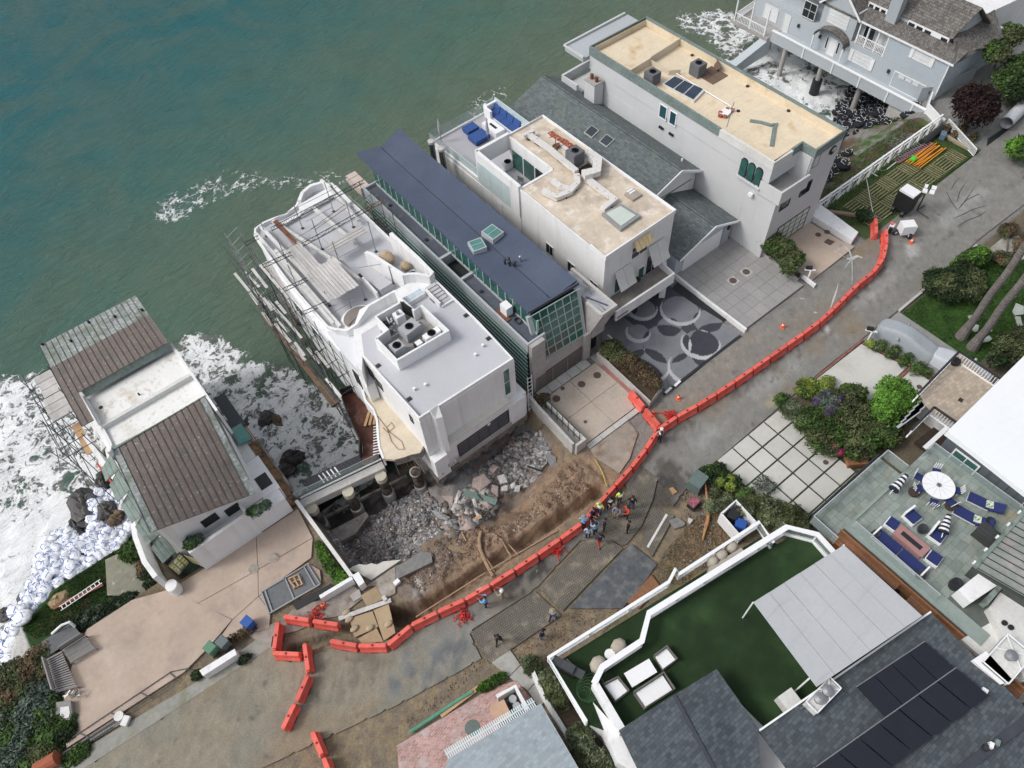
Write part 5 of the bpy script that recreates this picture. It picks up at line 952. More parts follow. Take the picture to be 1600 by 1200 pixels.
for k in range(3):
    y1=28.75-k*.78;y0=y1-.56;m=MB();pts=[(y0,7.0),(y1,7.0),(y1,8.35)]+[((y0+y1)/2+.28*cos(a),8.35+.28*sin(a))for a in np.linspace(.3,pi-.3,5)]+[(y0,8.35)]
    def loop(pts,x0,x1):n=len(pts);return MB().add([(x0,y,z)for y,z in pts]+[(x1,y,z)for y,z in pts],[tuple(range(n)),tuple(range(2*n-1,n-1,-1))]+[(i,n+i,n+(i+1)%n,(i+1)%n)for i in range(n)])
    c=((y0+y1)/2,7.7);big_=[((y-c[0])*1.22+c[0],(z-c[1])*1.1+c[1])for y,z in pts];w_=loop(big_,44.6,44.52).build('arched_window',frame_b,F_);loop(pts,44.6,44.505).build('pane',glassg,w_)
MB().box(44.4,44.62,26.45,28.95,6.72,6.86).build('window_sill',greywall,F_)
for x0,x1,z0,z1 in((45.5,46.6,5.05,6.15),(47.95,49.1,5.2,6.3),(48.35,49.0,8.0,9.1)):window(F_,'y',24.64 if x0>47 else 24.68,x0,x1,z0,z1,-1,frame_b,glass,1,2 if z0>7 else 1,.06)
window(F_,'y',24.66,46.3,50.4,.2,2.6,-1,frame_b,bpy.data.materials['milky_glass'],5,4,.05,name='garage_window')
m=MB();m.tube((50.65,24.62,8.6),(50.65,24.5,8.6),.42,16);rd_=m.build('round_window',frame_b,F_);MB().tube((50.65,24.6,8.6),(50.65,24.48,8.6),.34,16).build('pane',glass,rd_)
MB().box(47.95,48.1,26.4,26.55,7.6,7.8).build('wall_light',frame_b,F_);MB().box(44.35,44.6,26.9,27.3,5.7,6.0).build('wall_vent',white2,F_)
acunit((45.55,40.4,9.25),1.05,1.05,1.15,'dark grey rooftop unit by the left parapet of the tan roof',mat_=bpy.data.materials['slate_grey_sheet'])
acunit((49.4,38.6,9.25),1.05,1.05,1.15,'dark grey rooftop unit in the middle of the tan roof',mat_=bpy.data.materials['slate_grey_sheet'])
t=thing('solar_panel_row','row of three dark blue panels in a white frame on the tan roof','solar panel',(47,38,9.3));MB().prism([(45.95,39.5),(47.6,39.7),(48.1,36.4),(46.2,35.9)],9.25,9.45).build('frame',offwhite,t)
for k in range(3):u0,u1=k/3+.02,(k+1)/3-.02;L_=lambda a,b_,u:(a[0]+(b_[0]-a[0])*u,a[1]+(b_[1]-a[1])*u);a0,a1,b0,b1=(46.05,39.4),(46.3,36.05),(47.5,39.55),(47.95,36.5);MB().prism([L_(a0,a1,u0),L_(a0,a1,u1),L_(b0,b1,u1),L_(b0,b1,u0)],9.46,9.5).build('panel',glassmat('solar_blue',(.02,.035,.06),.15)if k==0 else bpy.data.materials['solar_blue'],t)
t=thing('brown_roof_mats','brown panelled mat square lying beside the middle rooftop unit','mat',(50.3,37.6,9.3))
for i in range(2):
    for j in range(2):MB().box(49.3+i*1.0,50.25+i*1.0,36.6+j*1.0,37.55+j*1.0,9.26,9.31).build('mat',M_mt if 'M_mt' in globals()else globals().setdefault('M_mt',M('brown_mat',(.15,.10,.075),.9,.1)),t)
MB().slab([(50.9,37.8,9.3),(51.55,38.6,9.3),(51.6,38.4,9.95),(51.0,37.3,9.9)],.03).build('leaning_mat',bpy.data.materials['brown_mat'],t)
t=thing('roof_table','white slab on blocks near the left parapet of the tan roof','platform',(47,33.4,9.25));MB().prism([(46.4,33.3),(47.6,33.6),(47.8,32.9),(46.7,32.6)],9.4,9.47).build('slab',white2,t);[MB().obox(x,y,9.25,9.52,.2,.3,.3).build('brick',ter,t)for x,y in((46.4,33.1),(46.7,33.35),(47.5,33.3),(46.6,32.75),(47.7,32.95))]
tag(MB().band([(47.8,31.05),(48.3,30.3),(48.6,29.5),(49.1,29.3),(48.6,29.1),(47.6,28.4),(46.6,27.7)],.32,9.26,9.36).build('fallen_coping',cgreen),'bent strip of green coping lying on the tan roof','coping strip')
MB().tube((48.0,40.2,9.4),(48.0,33.0,9.4),.05).build('roof_pipe',white2,F_);MB().tube((45.1,31.3,9.9),(45.2,31.2,12.3),.03).tube((45.0,31.0,11.6),(45.4,31.5,11.6),.02).build('antenna',metal,F_)
for x,y in((51.2,40.9),(51.3,34.4),(51.2,29.8),(45.2,33.9),(48.1,32.6)):MB().disc(x,y,9.25,9.33,.16,10).build('roof_drain',black,F_)
t=thing('twin_flue_chimney','grey block chimney with two rusty flue pots against the wall above the shingle roof','chimney',(44,47,5.5));MB().box(43.4,44.55,45.4,46.8,4.9,7.4).build('shaft',greywall,t);MB().box(43.35,44.57,45.35,46.85,7.4,7.5).build('cap',conc,t)
for y in(46.4,45.75):MB().lathe(43.95,y,[(.17,7.5),(.18,7.95),(.1,7.97)],12).build('flue_pot',rust,t)
# white ramp wall right of F's drive
tag(MB().prism([(51.85,25.4),(53.0,26.3),(53.6,25.3),(53.2,20.8),(52.0,20.5)],-.15,.5).build('ramp_wall',white),'broad white sloping wall top between the tan drive and the garden fence','wall')
# ------------------------------------------------------------------ G grey clapboard house on piles
gg=M('grey_render_panels',(.42,.46,.49),.85,.04,4,.05,.3);lightblue=M('pale_blue_shakes',(.48,.54,.60),.85,.05,6,.05,brick=(.4,.16,.006,(pi/2,0,pi/2),.85,.05,.5),bump=.2)
shake=M('brown_grey_shake_roof',(.155,.145,.135),.95,.3,7,.12,.5,bump=.6,brick=(.22,.2,.02,pi/2,.55,.35,.5))
GH=thing('grey_pile_house','grey and white trimmed beach house on tall concrete piles beyond the tan roofed house','house',(78,38,-1))
X0=75.3
MB().box(X0,84.5,27.9,52,-1.1,1.5).build('ground_floor',gg,GH);MB().box(X0-.02,84.5,27.9,34.85,1.5,4.1).build('upper_floor',lightblue,GH);MB().box(76.2,84.5,34.85,52,1.5,4.1).build('upper_floor',gg,GH);MB().prism([(X0,38.9),(X0,43.2),(77,43.2),(77,38.9)],1.5,4.6).build('gable_bay',gg,GH)
MB().add([(X0-.03,38.7,4.2),(X0-.03,43.4,4.2),(X0-.03,41.2,6.2),(80,38.7,4.2),(80,43.4,4.2),(80,41.2,6.2)],[(0,1,2),(3,5,4),(0,3,4,1)]).build('gable_wall',gg,GH)
MB().slab([(X0-.3,38.4,4.05),(X0-.3,41.2,6.4),(80,41.2,6.4),(80,38.4,4.05)],.12).build('roof_slope',shake,GH);MB().slab([(X0-.3,41.2,6.4),(X0-.3,43.7,4.1),(80,43.7,4.1),(80,41.2,6.4)],.12).build('roof_slope',shake,GH)
MB().slab([(X0-.15,27.5,4.05),(77.1,27.5,4.75),(77.1,52,4.75),(X0-.15,52,4.05)],.12).build('roof_slope',shake,GH)
MB().slab([(77.0,29.5,5.2),(79.6,29.0,7.6),(79.6,52,7.6),(77.0,52,5.2)],.12).build('roof_slope',shake,GH);MB().slab([(79.6,29.0,7.6),(82.6,28.6,5.0),(82.6,52,5.0),(79.6,52,7.6)],.12).build('roof_slope',shake,GH)
MB().prism([(77.2,29.8),(79.6,29.4),(82.3,29.4),(82.3,50),(77.2,50)],4,[5.1,7.3,5,5,5.1]).build('clerestory_block',gg,GH);MB().slab([(X0,27.5,4.1),(83,27.0,4.0),(84.5,29.6,5.3),(77.5,29.6,5.3)],.12).build('roof_slope',shake,GH)
for y0,y1 in((29.7,34.4),(35.5,39.2)):
    MB().box(76.95,77.15,y0,y1,4.55,5.15).build('dormer_band',white2,GH)
    for k in range(5):
        if k!=1 or y0>30:w=(y1-y0)/5;MB().box(76.92,76.96,y0+k*w+.12,y0+(k+1)*w-.12,4.66,5.0).build('dormer_window',glass,GH)
MB().box(76.3,77.2,35.4,36.9-.3,3.5,8.3).build('chimney',greyclap,GH);MB().box(76.35,77.15,35.45,36.5,8.3,8.45).build('chimney_cap',conc,GH)
MB().beam((X0-.2,27.5,4.02),(X0-.2,38.4,4.02),.1,.16).build('gutter',white2,GH);MB().beam((X0-.35,38.4,4.0),(X0-.35,41.2,6.35),.08,.2).build('barge_board',white2,GH);MB().beam((X0-.35,41.2,6.35),(X0-.35,43.7,4.05),.08,.2).build('barge_board',white2,GH)
MB().box(X0-.06,X0-.02,27.9,28.02,-1,4).build('corner_board',white2,GH)
blind=M('white_blinds',(.66,.68,.68),.8,.04,8)
window(GH,'x',X0-.02,29.9,31.8,2.85,3.95,-1,frame_w,blind,2,3,.07);window(GH,'x',X0,35.9,38.1,-.4,.8,-1,frame_w,blind,3,3,.06);window(GH,'x',X0,39.9,42.4,2.4,4.0,-1,frame_w,blind,3,4,.06);window(GH,'x',X0,44.0,45.6,1.7,3.4,-1,frame_w,glass,2,2,.06)
for y0,y1,z0,z1,nm in((29.5,29.85,2.8,4.0,'shutter'),(31.85,32.2,2.8,4.0,'shutter'),(35.45,35.85,-.45,.85,'shutter'),(38.15,38.55,-.45,.85,'shutter')):MB().box(X0-.1,X0-.03,y0,y1,z0,z1).build(nm,white2,GH)
window(GH,'x',X0,40.4,41.3,-.95,.9,-1,frame_w,white2,1,1,.1,name='front_door');window(GH,'x',X0,41.5,41.7,-.5,.8,-1,frame_w,glass,name='sidelight');window(GH,'x',X0,40.0,40.2,-.5,.8,-1,frame_w,glass,name='sidelight');window(GH,'x',X0,46.9,47.7,-.95,.95,-1,frame_w,blind,name='french_door')
m=MB()
for k in range(10):a,b_=pi*k/10,pi*(k+1)/10;f=lambda t:(40.9+2.0*cos(t),.95+1.15*sin(t));(ya,za),(yb,zb_)=f(a),f(b_);m.hexa([(X0-1.1,ya,za),(X0,ya,za),(X0,yb,zb_),(X0-1.1,yb,zb_)],[(X0-1.1,ya,za+.12),(X0,ya,za+.12),(X0,yb,zb_+.12),(X0-1.1,yb,zb_+.12)])
m.build('arched_canopy',shake,GH)
for y in(38.95,42.85):MB().box(X0-1.05,X0-.9,y-.07,y+.07,-1,1.0).build('canopy_post',white2,GH)
window(GH,'x',X0-.01,29.3,32.9,-.9,.75,-1,white2,gg,1,1,.08,name='garage_door')
for k in range(3):MB().box(X0-.08,X0-.05,30.0+k*.85,30.7+k*.85,.35,.7).build('garage_light',blind,GH)
for y in(33.6,39.4,42.6,45.6,28.7):MB().box(X0-.2,X0,y-.12,y+.12,.3,.65).build('wall_lantern',frame_b,GH)
def baluster(par,a,b_,z,h=.9,sp=.2,mt=None):
    a=Vector((*a,z));b_=Vector((*b_,z));n=int((b_-a).length/sp);MB().beam(a+Vector((0,0,h)),b_+Vector((0,0,h)),.09,.08).build('hand_rail',mt or white2,par);MB().beam(a+Vector((0,0,.08)),b_+Vector((0,0,.08)),.06,.06).build('bottom_rail',mt or white2,par)
    for k in range(n+1):p=a.lerp(b_,k/max(n,1));MB().box(p.x-.03,p.x+.03,p.y-.03,p.y+.03,z+.08,z+h).build('baluster',mt or white2,par)
baluster(GH,(X0+.05,38.3),(X0+.05,35.0),1.6,.9,.18);[MB().box(X0,X0+.14,y-.07,y+.07,1.5,4.0).build('veranda_post',white2,GH)for y in(38.4,37.3,36.1,34.95)];MB().box(X0+.1,76.2,34.9,38.5,1.5,1.6).build('veranda_floor',conc,GH);window(GH,'x',76.2,35.3,36.6,1.7,3.6,-1,frame_w,blind,2,1);window(GH,'x',76.2,37.0,38.2,1.7,3.6,-1,frame_w,glass,2,1)
baluster(GH,(72.8,48.3),(72.8,52.6),-.9,.95,.22);baluster(GH,(72.8,52.6),(77,53.0),-.9,.95,.22);[MB().box(72.75,72.9,y-.07,y+.07,-1,2.2).build('porch_post',white2,GH)for y in(48.2,50.4,52.7)]
MB().box(72.7,77,47.6,53.2,-1.3,-.95).build('porch_floor',conc,GH);window(GH,'x',X0-.01,48.7,50.6,-.5,1.0,-1,frame_w,blind,2,2)
MB().box(73.3,X0,25.6,47.6,-1.3,-1.0).build('deck',gg,GH)
for k,(a,b_)in enumerate(((47.4,42.9),(42.75,38.9),(38.75,35.4),(35.25,31.9),(31.75,28.9),(28.75,25.3))):MB().box(73.1,73.3,b_,a,-1.35,-.12).build('fascia_panel',gg,GH);MB().box(73.02,73.12,b_-.15,b_,-1.35,-.05).build('fascia_post',white2,GH)
MB().box(73.04,73.36,25.2,47.5,-.12,-.02).build('fascia_cap',white2,GH)
for x,y,r in((73.4,45.3,.28),(73.5,40.3,.3),(74.1,35.4,.32),(77,50,.3),(80,44,.3),(80,38,.3),(80,32,.3)):MB().tube((x,y,-8),(x,y,-1.2),r,12).build('pile',conc,GH)
MB().tube((73.5,40.3,-4.9),(73.5,40.3,-3.0),.55,12).build('pile_jacket',black,GH);MB().box(73.3,76.6,29.3,31.3,-5.5,-1.3).box(73.6,78,27.5,29.3,-6,-1.3).build('abutment',conc_l,GH)
MB().hexa([(69.4,49.0,-5),(73.2,47.4,-3.0),(73.2,48.4,-3.0),(69.4,50.0,-5)],[(69.4,49.0,-3.9),(73.2,47.4,-1.0),(73.2,48.4,-1.0),(69.4,50,-3.9)]).build('beach_stair',gg,GH);MB().box(68.6,69.6,47.6,50.2,-5.8,-4.0).build('stair_footing',concdark,GH)
baluster(GH,(72.3,24.6),(70.2,20.2),.0,.85,.16);t=thing('white_gate','white angled gate between the grey pile house and the garden fence','gate',(73,27,-1));MB().band([(74.9,28.2),(72.9,27.3),(71.8,25.0)],.12,-.6,.9).build('gate_panel',white2,t);MB().band([(75.3,28.6),(74.4,29.2)],.15,-.9,1.1).build('gate_side',greyclap,t)
tag(MB().band([(76.5,28.3),(78.6,27.9),(81.2,27.4)],.2,-1,1.2).build('side_wall',greyclap),'grey wall with pale coping right of the pile house','wall')
tag(MB().prism([(81.5,30),(96,28),(100,54),(83,54)],-1,[5.2,5.2,5.6,5.6]).build('white_flat_building',white),'big plain white building behind the grey pile house at the top edge','building')
tag(MB().prism([(88,30),(99,27),(100,36),(90,38)],5.6,6.2).build('tiled_lean_to',M('pinkish_roof',(.3,.2,.2),.9,.2)),'small pinkish grey roof in the top right corner','roof')
MB().slab([(83.2,26.5,3.4),(84.2,29.5,3.6),(79.4,30.6,4.6),(78.5,27.4,4.4)],.15).build('side_canopy',shake,GH)
# ================================================================== LAND SIDE HOUSES
def PX(z,*p):return[at(x,y,z)for x,y in p]
turf=M('artificial_turf',(.015,.037,.011),.95,.22,30,.35,.45,bump=.5,bsc=60,tint=((.028,.06,.02),.5,.5,.8))
# I turf terrace house
I=thing('turf_terrace_house','house with artificial turf roof terrace, white railings, shade canopy and charcoal shingle roofs','house',(15,3,0))
tp=PX(3.2,(862,1040),(1190,838),(1215,850),(1235,838),(1275,850),(1300,880),(1440,990),(1210,1150),(1120,1060),(970,1150),(915,1130))
MB().prism(tp,3.0,3.2).build('turf_terrace',turf,I);MB().prism(PX(3.0,(872,1046),(1190,850),(1230,852),(1290,885),(1440,1010),(1500,1300),(990,1300),(985,1170),(925,1130)),0,2.98).build('wall',white,I)
def rail(par,pts,z0,h,w=.2,glz=True,sp=2.2):
    MB().band(pts,w,z0+h-.07,z0+h).build('rail_cap',white2,par);MB().band(pts,w*.7,z0,z0+.14).build('rail_base',white2,par)
    for a,b_ in zip(pts[:-1],pts[1:]):
        A_=Vector((*a,0));B_=Vector((*b_,0));L_=(B_-A_).length;n=max(1,int(L_/sp))
        for k in range(n):p=A_.lerp(B_,k/n);MB().obox(p.x,p.y,z0,z0+h-.07,.12,.12,atan2(b_[1]-a[1],b_[0]-a[0])).build('rail_post',white2,par)
        if glz:MB().beam(A_+Vector((0,0,z0+h*.52)),B_+Vector((0,0,z0+h*.52)),.02,h*.75).build('rail_glass',railglass,par)
rail(I,PX(4.2,(916,1127),(857,1027),(1045,909),(1056,888),(1062,896),(1187,815),(1209,848)),3.2,1.0)
rail(I,PX(4.35,(928,1068),(941,1042),(1003,1001),(1014,958),(1230,823),(1278,835),(1306,866)),3.2,1.15,.36,True,1.9)
MB().prism(PX(3.9,(924,1072),(932,1064),(977,1140),(968,1148)),3.2,4.3).build('parapet_wall',white,I);MB().prism(PX(3.6,(927,1096),(976,1150),(1000,1210),(965,1190)),.3,3.4).build('side_wall',white,I)
cp=PX(5.9,(1177,941),(1232,906),(1262,886),(1319,851),(1440,963),(1275,1074))
canm=M('grey_canopy_fabric',(.42,.435,.45),.9,.03,4,.05,.3,streak=((.36,.38,.40),(.25,2.2,1),.55,.75))
a,b_,c,d=Vector((*cp[0],5.9)),Vector((*cp[3],5.9)),Vector((*cp[4],6.0)),Vector((*cp[5],6.0))
for k in range(6):u0,u1=k/6+.0012,(k+1)/6-.0012;MB().slab([a.lerp(b_,u0)-Vector((0,0,.05*(k%2))),a.lerp(b_,u1)-Vector((0,0,.05*(k%2))),d.lerp(c,u1),d.lerp(c,u0)],.05).build('canopy_panel',canm,I)
for p in(a,b_,a.lerp(d,.9),b_.lerp(c,.9)):MB().tube((p.x-.1,p.y,3.2),(p.x,p.y,5.85),.05,8).build('canopy_post',white2,I)
MB().prism(PX(4.85,(968,1140),(1053,1086),(1115,1200),(1150,1290),(1060,1330)),4.4,[4.75,5.1,5.2,5.2,4.75]).build('roof_slope',darksh,I);MB().prism(PX(5.0,(1054,1086),(1120,1045),(1186,1138),(1190,1300),(1150,1290),(1116,1200)),4.4,[5.1,4.95,4.95,4.95,5.2,5.2]).build('roof_slope',darksh,I)
rp=PX(5.0,(1187,1142),(1454,957),(1530,1018),(1640,1110));r1,r2=Vector((*rp[0],5.0)),Vector((*rp[1],5.0));back=(Vector((-.16,-1,0))).normalized()
MB().slab([r1,r2,r2+back*6.6+Vector((0,0,.75)),r1+back*6.6+Vector((0,0,.75))],.3).build('roof_slope',darksh,I);MB().slab([r1+back*6.62+Vector((0,0,.75)),r2+back*6.62+Vector((0,0,.75)),r2+back*14,r1+back*14],.3).build('roof_slope',darksh,I)
MB().beam(r1+back*6.6+Vector((0,0,.8)),r2+back*6.6+Vector((0,0,.8)),.45,.1).build('ridge_cap',M('ridge_shingle',(.05,.055,.07),.95,.1),I);MB().beam(r1+Vector((0,.02,.05)),r2+Vector((0,.02,.05)),.1,.14).build('gutter',white2,I)
MB().beam((*at(1053,1086,5.15),5.15),(*at(1115,1200,5.25),5.25),.2,.06).build('valley',bpy.data.materials['ridge_shingle'],I)
sp_=glassmat('black_solar_glass',(.006,.007,.014),.18,.2,1)
t=thing('solar_array','two staggered rows of black solar panels on the charcoal shingle roof','solar panels',(20,-5,5.5));z_=lambda y:5.18+(-y-2.2)*.11
def quadpx(z,*p):return[Vector((*at(x,y,z+.0),z))for x,y in p]
for(pa,pb,pc,pd,n)in(((1338,1073),(1445,1002),(1492,1045),(1383,1121),4),((1275,1198),(1494,1043),(1546,1086),(1330,1244),7),((1170,1270),(1273,1199),(1328,1246),(1230,1320),3)):
    za,zb2=(5.45,5.75)if n==4 else(5.75,6.05);q_=quadpx(za,pa,pb)+quadpx(zb2,pc,pd)
    for k in range(n):u0,u1=k/n+.004,(k+1)/n-.004;MB().slab([q_[0].lerp(q_[1],u0),q_[0].lerp(q_[1],u1),q_[3].lerp(q_[2],u1),q_[3].lerp(q_[2],u0)],.05).build('solar_panel',sp_,t)
    MB().beam(q_[0],q_[1],.05,.06).build('panel_rail',metal,t)
for cx,cy,lb,n in((1288,1085,'white twin flue cap frame at the canopy corner of the shingle roof',2),(1577,1028,'big white single flue cap frame by the right edge of the shingle roof',1)):
    x,y=at(cx,cy,5.9);t=thing('chimney_top',lb,'chimney',(x,y,5));L_=2.0 if n==2 else 2.4;W_=.75 if n==2 else 1.5;an=-.0 if n==2 else .0
    MB().obox(x,y,5.0,5.6,L_,W_,an).build('chase',offwhite,t)
    for s_ in(-1,1):MB().obox(x,y+s_*W_/2,5.75,5.83,L_,.06,an).build('frame_rail',white2,t);MB().obox(x+s_*L_/2,y,5.75,5.83,.06,W_,an).build('frame_rail',white2,t);MB().beam((x-.0,y-W_/2*s_,5.8),(x+L_/2*.9,y+W_/2*s_,5.8),.05,.04).build('frame_brace',white2,t)
    for k in range(n):xx=x-.35+k*.65 if n==2 else x+.2;MB().lathe(xx,y,[(.24,5.6),(.24,5.9),(.32,5.92),(.32,6.0),(.1,6.08)],18).build('flue',metal,t)
x,y=at(1513,1030,5.4);MB().prism(PX(5.5,(1518,1032),(1540,1018),(1582,1064),(1562,1070)),5.2,5.6).build('white_chase_roof',white,I)
x,y=at(1255,1105,5.6);t=thing('satellite_dish','oval grey satellite dish at the eave of the shingle roof beside the flue cap','satellite dish',(x,y,5.1));m=MB().lathe(0,0,[(.02,-.08),(.25,-.03),(.42,.05),(.44,.07),(.42,.08),(.02,-.04)],20,.75,1.2);dsh=m.build('dish',acgrey,t);dsh.location=(0,0,.7);dsh.rotation_euler=(-.5,.6,0);MB().tube((x,y,5.1),(x,y,5.8),.04).tube((x,y,5.5),(x-.5,y+.3,5.9),.02).build('mast',metal,t)
x,y=at(1235,1092,4.2);tag(MB().obox(x,y,3.2,4.1,1.0,.9,-.14).build('grill_cabinet',offwhite),'pale cabinet on the turf below the roof gutter','cabinet')
x,y=at(1541,1079,5.9);tag(MB().obox(x,y,5.4,5.75,.35,.3,.2).build('junction_box',white2),'small white box at the right end of the solar panels','box')
for dx,mt in((0,darkmetal),(.35,white2),(.75,cgreen)):x,y=at(1540+dx*25,1168-dx*10,6);MB().obox(x,y,5.4,6.1,.3,.2,.3).build('roof_vent',mt,I)
t=thing('outdoor_table','white rectangular table in the middle of the covered turf furniture','table',(*at(1001,1052,3.9),3.2));MB().prism(PX(3.9,(975,1052),(1014,1029),(1027,1050),(988,1074)),3.82,3.9).build('table_top',white2,t);MB().prism(PX(3.8,(980,1052),(1012,1034),(1021,1050),(990,1068)),3.2,3.82).build('base',offwhite,t)
for pts,lb,nm in((((1024,1026),(1041,1013),(1055,1031),(1036,1045)),'single white cushioned wicker seat at the sea end of the turf terrace table','wicker_armchair'),(((945,1071),(965,1061),(980,1080),(962,1094)),'single white cushioned wicker seat at the left end of the turf terrace table','wicker_armchair'),(((994,1082),(1035,1055),(1050,1078),(1009,1104)),'double white cushioned wicker sofa beside the charcoal roof eave','outdoor_sofa')):
    x,y=at(*pts[0],3.6);t=thing(nm,lb,'seat',(x,y,3.2));g=PX(3.6,*pts);c_=(sum(p[0]for p in g)/4,sum(p[1]for p in g)/4);big_=[((p[0]-c_[0])*1.14+c_[0],(p[1]-c_[1])*1.14+c_[1])for p in g]
    MB().prism(big_,3.2,3.48).build('wicker_base',M_wk if 'M_wk' in globals()else globals().setdefault('M_wk',M('grey_wicker',(.13,.125,.115),.9,.2,12)),t);MB().prism(g,3.48,3.64).build('cushion',white2,t);MB().band([big_[0],big_[1],big_[2]],.1,3.4,3.85).build('back_frame',bpy.data.materials['grey_wicker'],t)
cov=M('beige_furniture_cover',(.38,.345,.285),.9,.1,4,.1,bump=.25,bsc=6)
for cx,cy,s_,lb in((935,1038,1.0,'beige covered armchair left of the small round table on the outer turf balcony'),(967,1010,.95,'beige covered armchair right of the small round table on the outer turf balcony'),(1127,868,.8,'rounded beige covered chair nearest the bin end of the outer balcony'),(1143,855,.8,'rounded beige covered chair farthest along the outer balcony'),(1114,878,.7,'small beige covered chair end of the row on the outer balcony')):
    x,y=at(cx,cy,3.7);tag(MB().lathe(x,y,[(.5*s_,3.2),(.52*s_,3.6),(.45*s_,4.0*1),(.2*s_,4.12),(.02,4.1)],8,1.05,.95).build('covered_chair',cov,smooth=True),lb,'covered chair')
tag(MB().prism(PX(3.9,(1107,888),(1158,856),(1163,862),(1140,880),(1110,893)),3.2,3.95).build('covered_bench',cov),'long beige covered table on the outer turf balcony by the white parapet','covered table')
x,y=at(953,1022,3.8);tag(MB().disc(x,y,3.72,3.78,.32).disc(x,y,3.2,3.72,.05).build('side_table',white2),'small round white table between the two covered armchairs','table')
t=thing('gas_grill','black barbecue grill with side shelves at the left corner of the turf balcony','barbecue',(*at(888,1043,3.9),3.2));x,y=at(888,1043,3.9)
MB().obox(x,y,3.2,3.95,.55,1.0,.38).build('cabinet',black,t);MB().obox(x,y,3.96,4.0,.5,2.0,.38).build('side_shelf',M('charcoal_paint',(.05,.055,.06),.5),t);MB().obox(x,y,4.0,4.22,.55,.95,.38,.8).build('lid',bpy.data.materials['charcoal_paint'],t);MB().tube((x+.33,y-.35,4.1),(x+.2,y+.42,4.1),.02).build('handle',metal,t)
m=MB();x0,y0=at(912,1085,3.22);m.path([(x0+(.25+.012*k)*cos(k*.6)+.01*k,y0+(.22+.01*k)*sin(k*.6),3.23+.002*k)for k in range(60)],.018,5);tag(m.build('garden_hose',M('green_hose',(.05,.12,.05),.6)),'green garden hose coiled on the turf near the left parapet','hose')
window(I,'x',at(935,1100,3)[0],5.0,5.6,2.2,3.0,-1,frame_w,glass)if False else None
t=thing('bin_store','white bin enclosure holding one black and one blue bin beside the flowering hedge','bin enclosure',(*at(1155,800,1.2),0));b4=PX(1.3,(1127,803),(1150,782),(1180,815),(1157,838))
MB().band(b4+[b4[0]],.14,0,1.35).build('walls',white,t);bins=[]
for u,mt,lb in((.28,black,'black wheelie bin inside the white enclosure'),(.68,M('blue_bin_plastic',(.02,.085,.33),.5,.08),'blue wheelie bin inside the white enclosure')):
    cx=(b4[0][0]*(1-u)+b4[3][0]*u+b4[1][0]*(1-u)+b4[2][0]*u)/2;cy=(b4[0][1]*(1-u)+b4[3][1]*u+b4[1][1]*(1-u)+b4[2][1]*u)/2;k=thing('wheelie_bin',lb,'bin',(cx,cy,0));MB().obox(cx,cy,0,1.0,.6,.65,.5,1.1).build('body',mt,k);MB().obox(cx,cy,1.0,1.1,.72,.76,.5,.92).build('lid',mt,k)
# H blue grey roof house, bottom
hroof=M('pale_blue_shingle',(.30,.345,.375),.95,.06,8,.08,.5,bump=.25,brick=(.32,.2,.008,.0,.9,.12,.5))
Hh=thing('pale_roofed_house','low house with pale blue grey shingle roof at the bottom edge by the brick drive','house',(2,6,0))
hp=PX(3.0,(700,1186),(845,1099),(903,1200),(1010,1390),(640,1420));MB().prism(hp,2.7,[3.0,3.0,3.3,3.6,3.6]).build('roof_slope',hroof,Hh);MB().prism(PX(2.7,(712,1190),(842,1110),(900,1205),(1000,1390),(660,1400)),0,2.7).build('wall',white,Hh)
e0,e1=Vector((*hp[0],2.95)),Vector((*hp[1],2.95));side=Vector((.12,1,0)).normalized()
for k in range(44):p=e0.lerp(e1,(k+.5)/46);MB().beam(p,p+side*.55,.07,.05).build('rafter_tail',M_rt if 'M_rt' in globals()else globals().setdefault('M_rt',M('pale_blue_trim',(.56,.66,.68),.6,.03)),Hh)
MB().beam(e0+side*.5,e1.lerp(e0,.05)+side*.5,.05,.08).beam(e0,e1,.05,.06).build('eave_rail',bpy.data.materials['pale_blue_trim'],Hh)if False else MB().beam(e0+side*.3,e1.lerp(e0,.04)+side*.3,.05,.07).build('eave_rail',bpy.data.materials['pale_blue_trim'],Hh)
t=thing('white_courtyard_wall','white wall around the small bin court beside the brick drive','wall',(4.5,10,0));MB().band(PX(1.2,(776,1088),(805,1072),(824,1108)),.22,0,1.2).build('wall',white,t);MB().prism(PX(.1,(778,1092),(803,1078),(815,1110),(790,1125)),0,.07).build('court_floor',darkmetal,t)
x,y=at(783,1115,.5);tag(MB().obox(x,y,.05,1.1,1.0,1.1,-.2).build('covered_crate',M('peach_tarp',(.50,.33,.23),.85,.1)),'peach coloured covered box in the small white walled court','covered box')
for q_,lb in(((801,1092),'small pale lid by the top corner of the bin court'),((807,1103),'small pale lid nearer the pale blue roof in the bin court')):x,y=at(*q_,.7);tag(MB().disc(x,y,0,.75,.24,14).build('trash_can',acgrey),lb,'bin')
x,y=at(738,1137,.1);tag(MB().disc(x,y,.05,.075,.48,26).build('manhole_cover',M('green_grey_cover',(.12,.15,.14),.8,.15,10)),'large green grey cover set into the brick drive','manhole cover')
tag(MB().path([at(640,1144,.2)+(.2,),at(680,1118,.2)+(.2,),at(715,1094,.25)+(.2,),at(738,1080,.3)+(.2,)],.11,8).build('green_pipe',M('green_pvc',(.09,.28,.19),.6,.15,3)),'long green pipe lying along the edge of the brick drive','pipe')
tag(MB().beam((*at(688,1118,.2),.15),(*at(752,1070,.2),.15),.3,.05).build('timber_plank',wood2),'pale timber plank beside the green pipe at the brick drive','plank')
# garden wall and side path between H and I
tag(MB().band(PX(.9,(832,1048),(848,1085),(900,1170),(950,1260)),.25,0,.9).build('garden_wall',white),'long low white wall below the bushes left of the turf terrace house','wall')
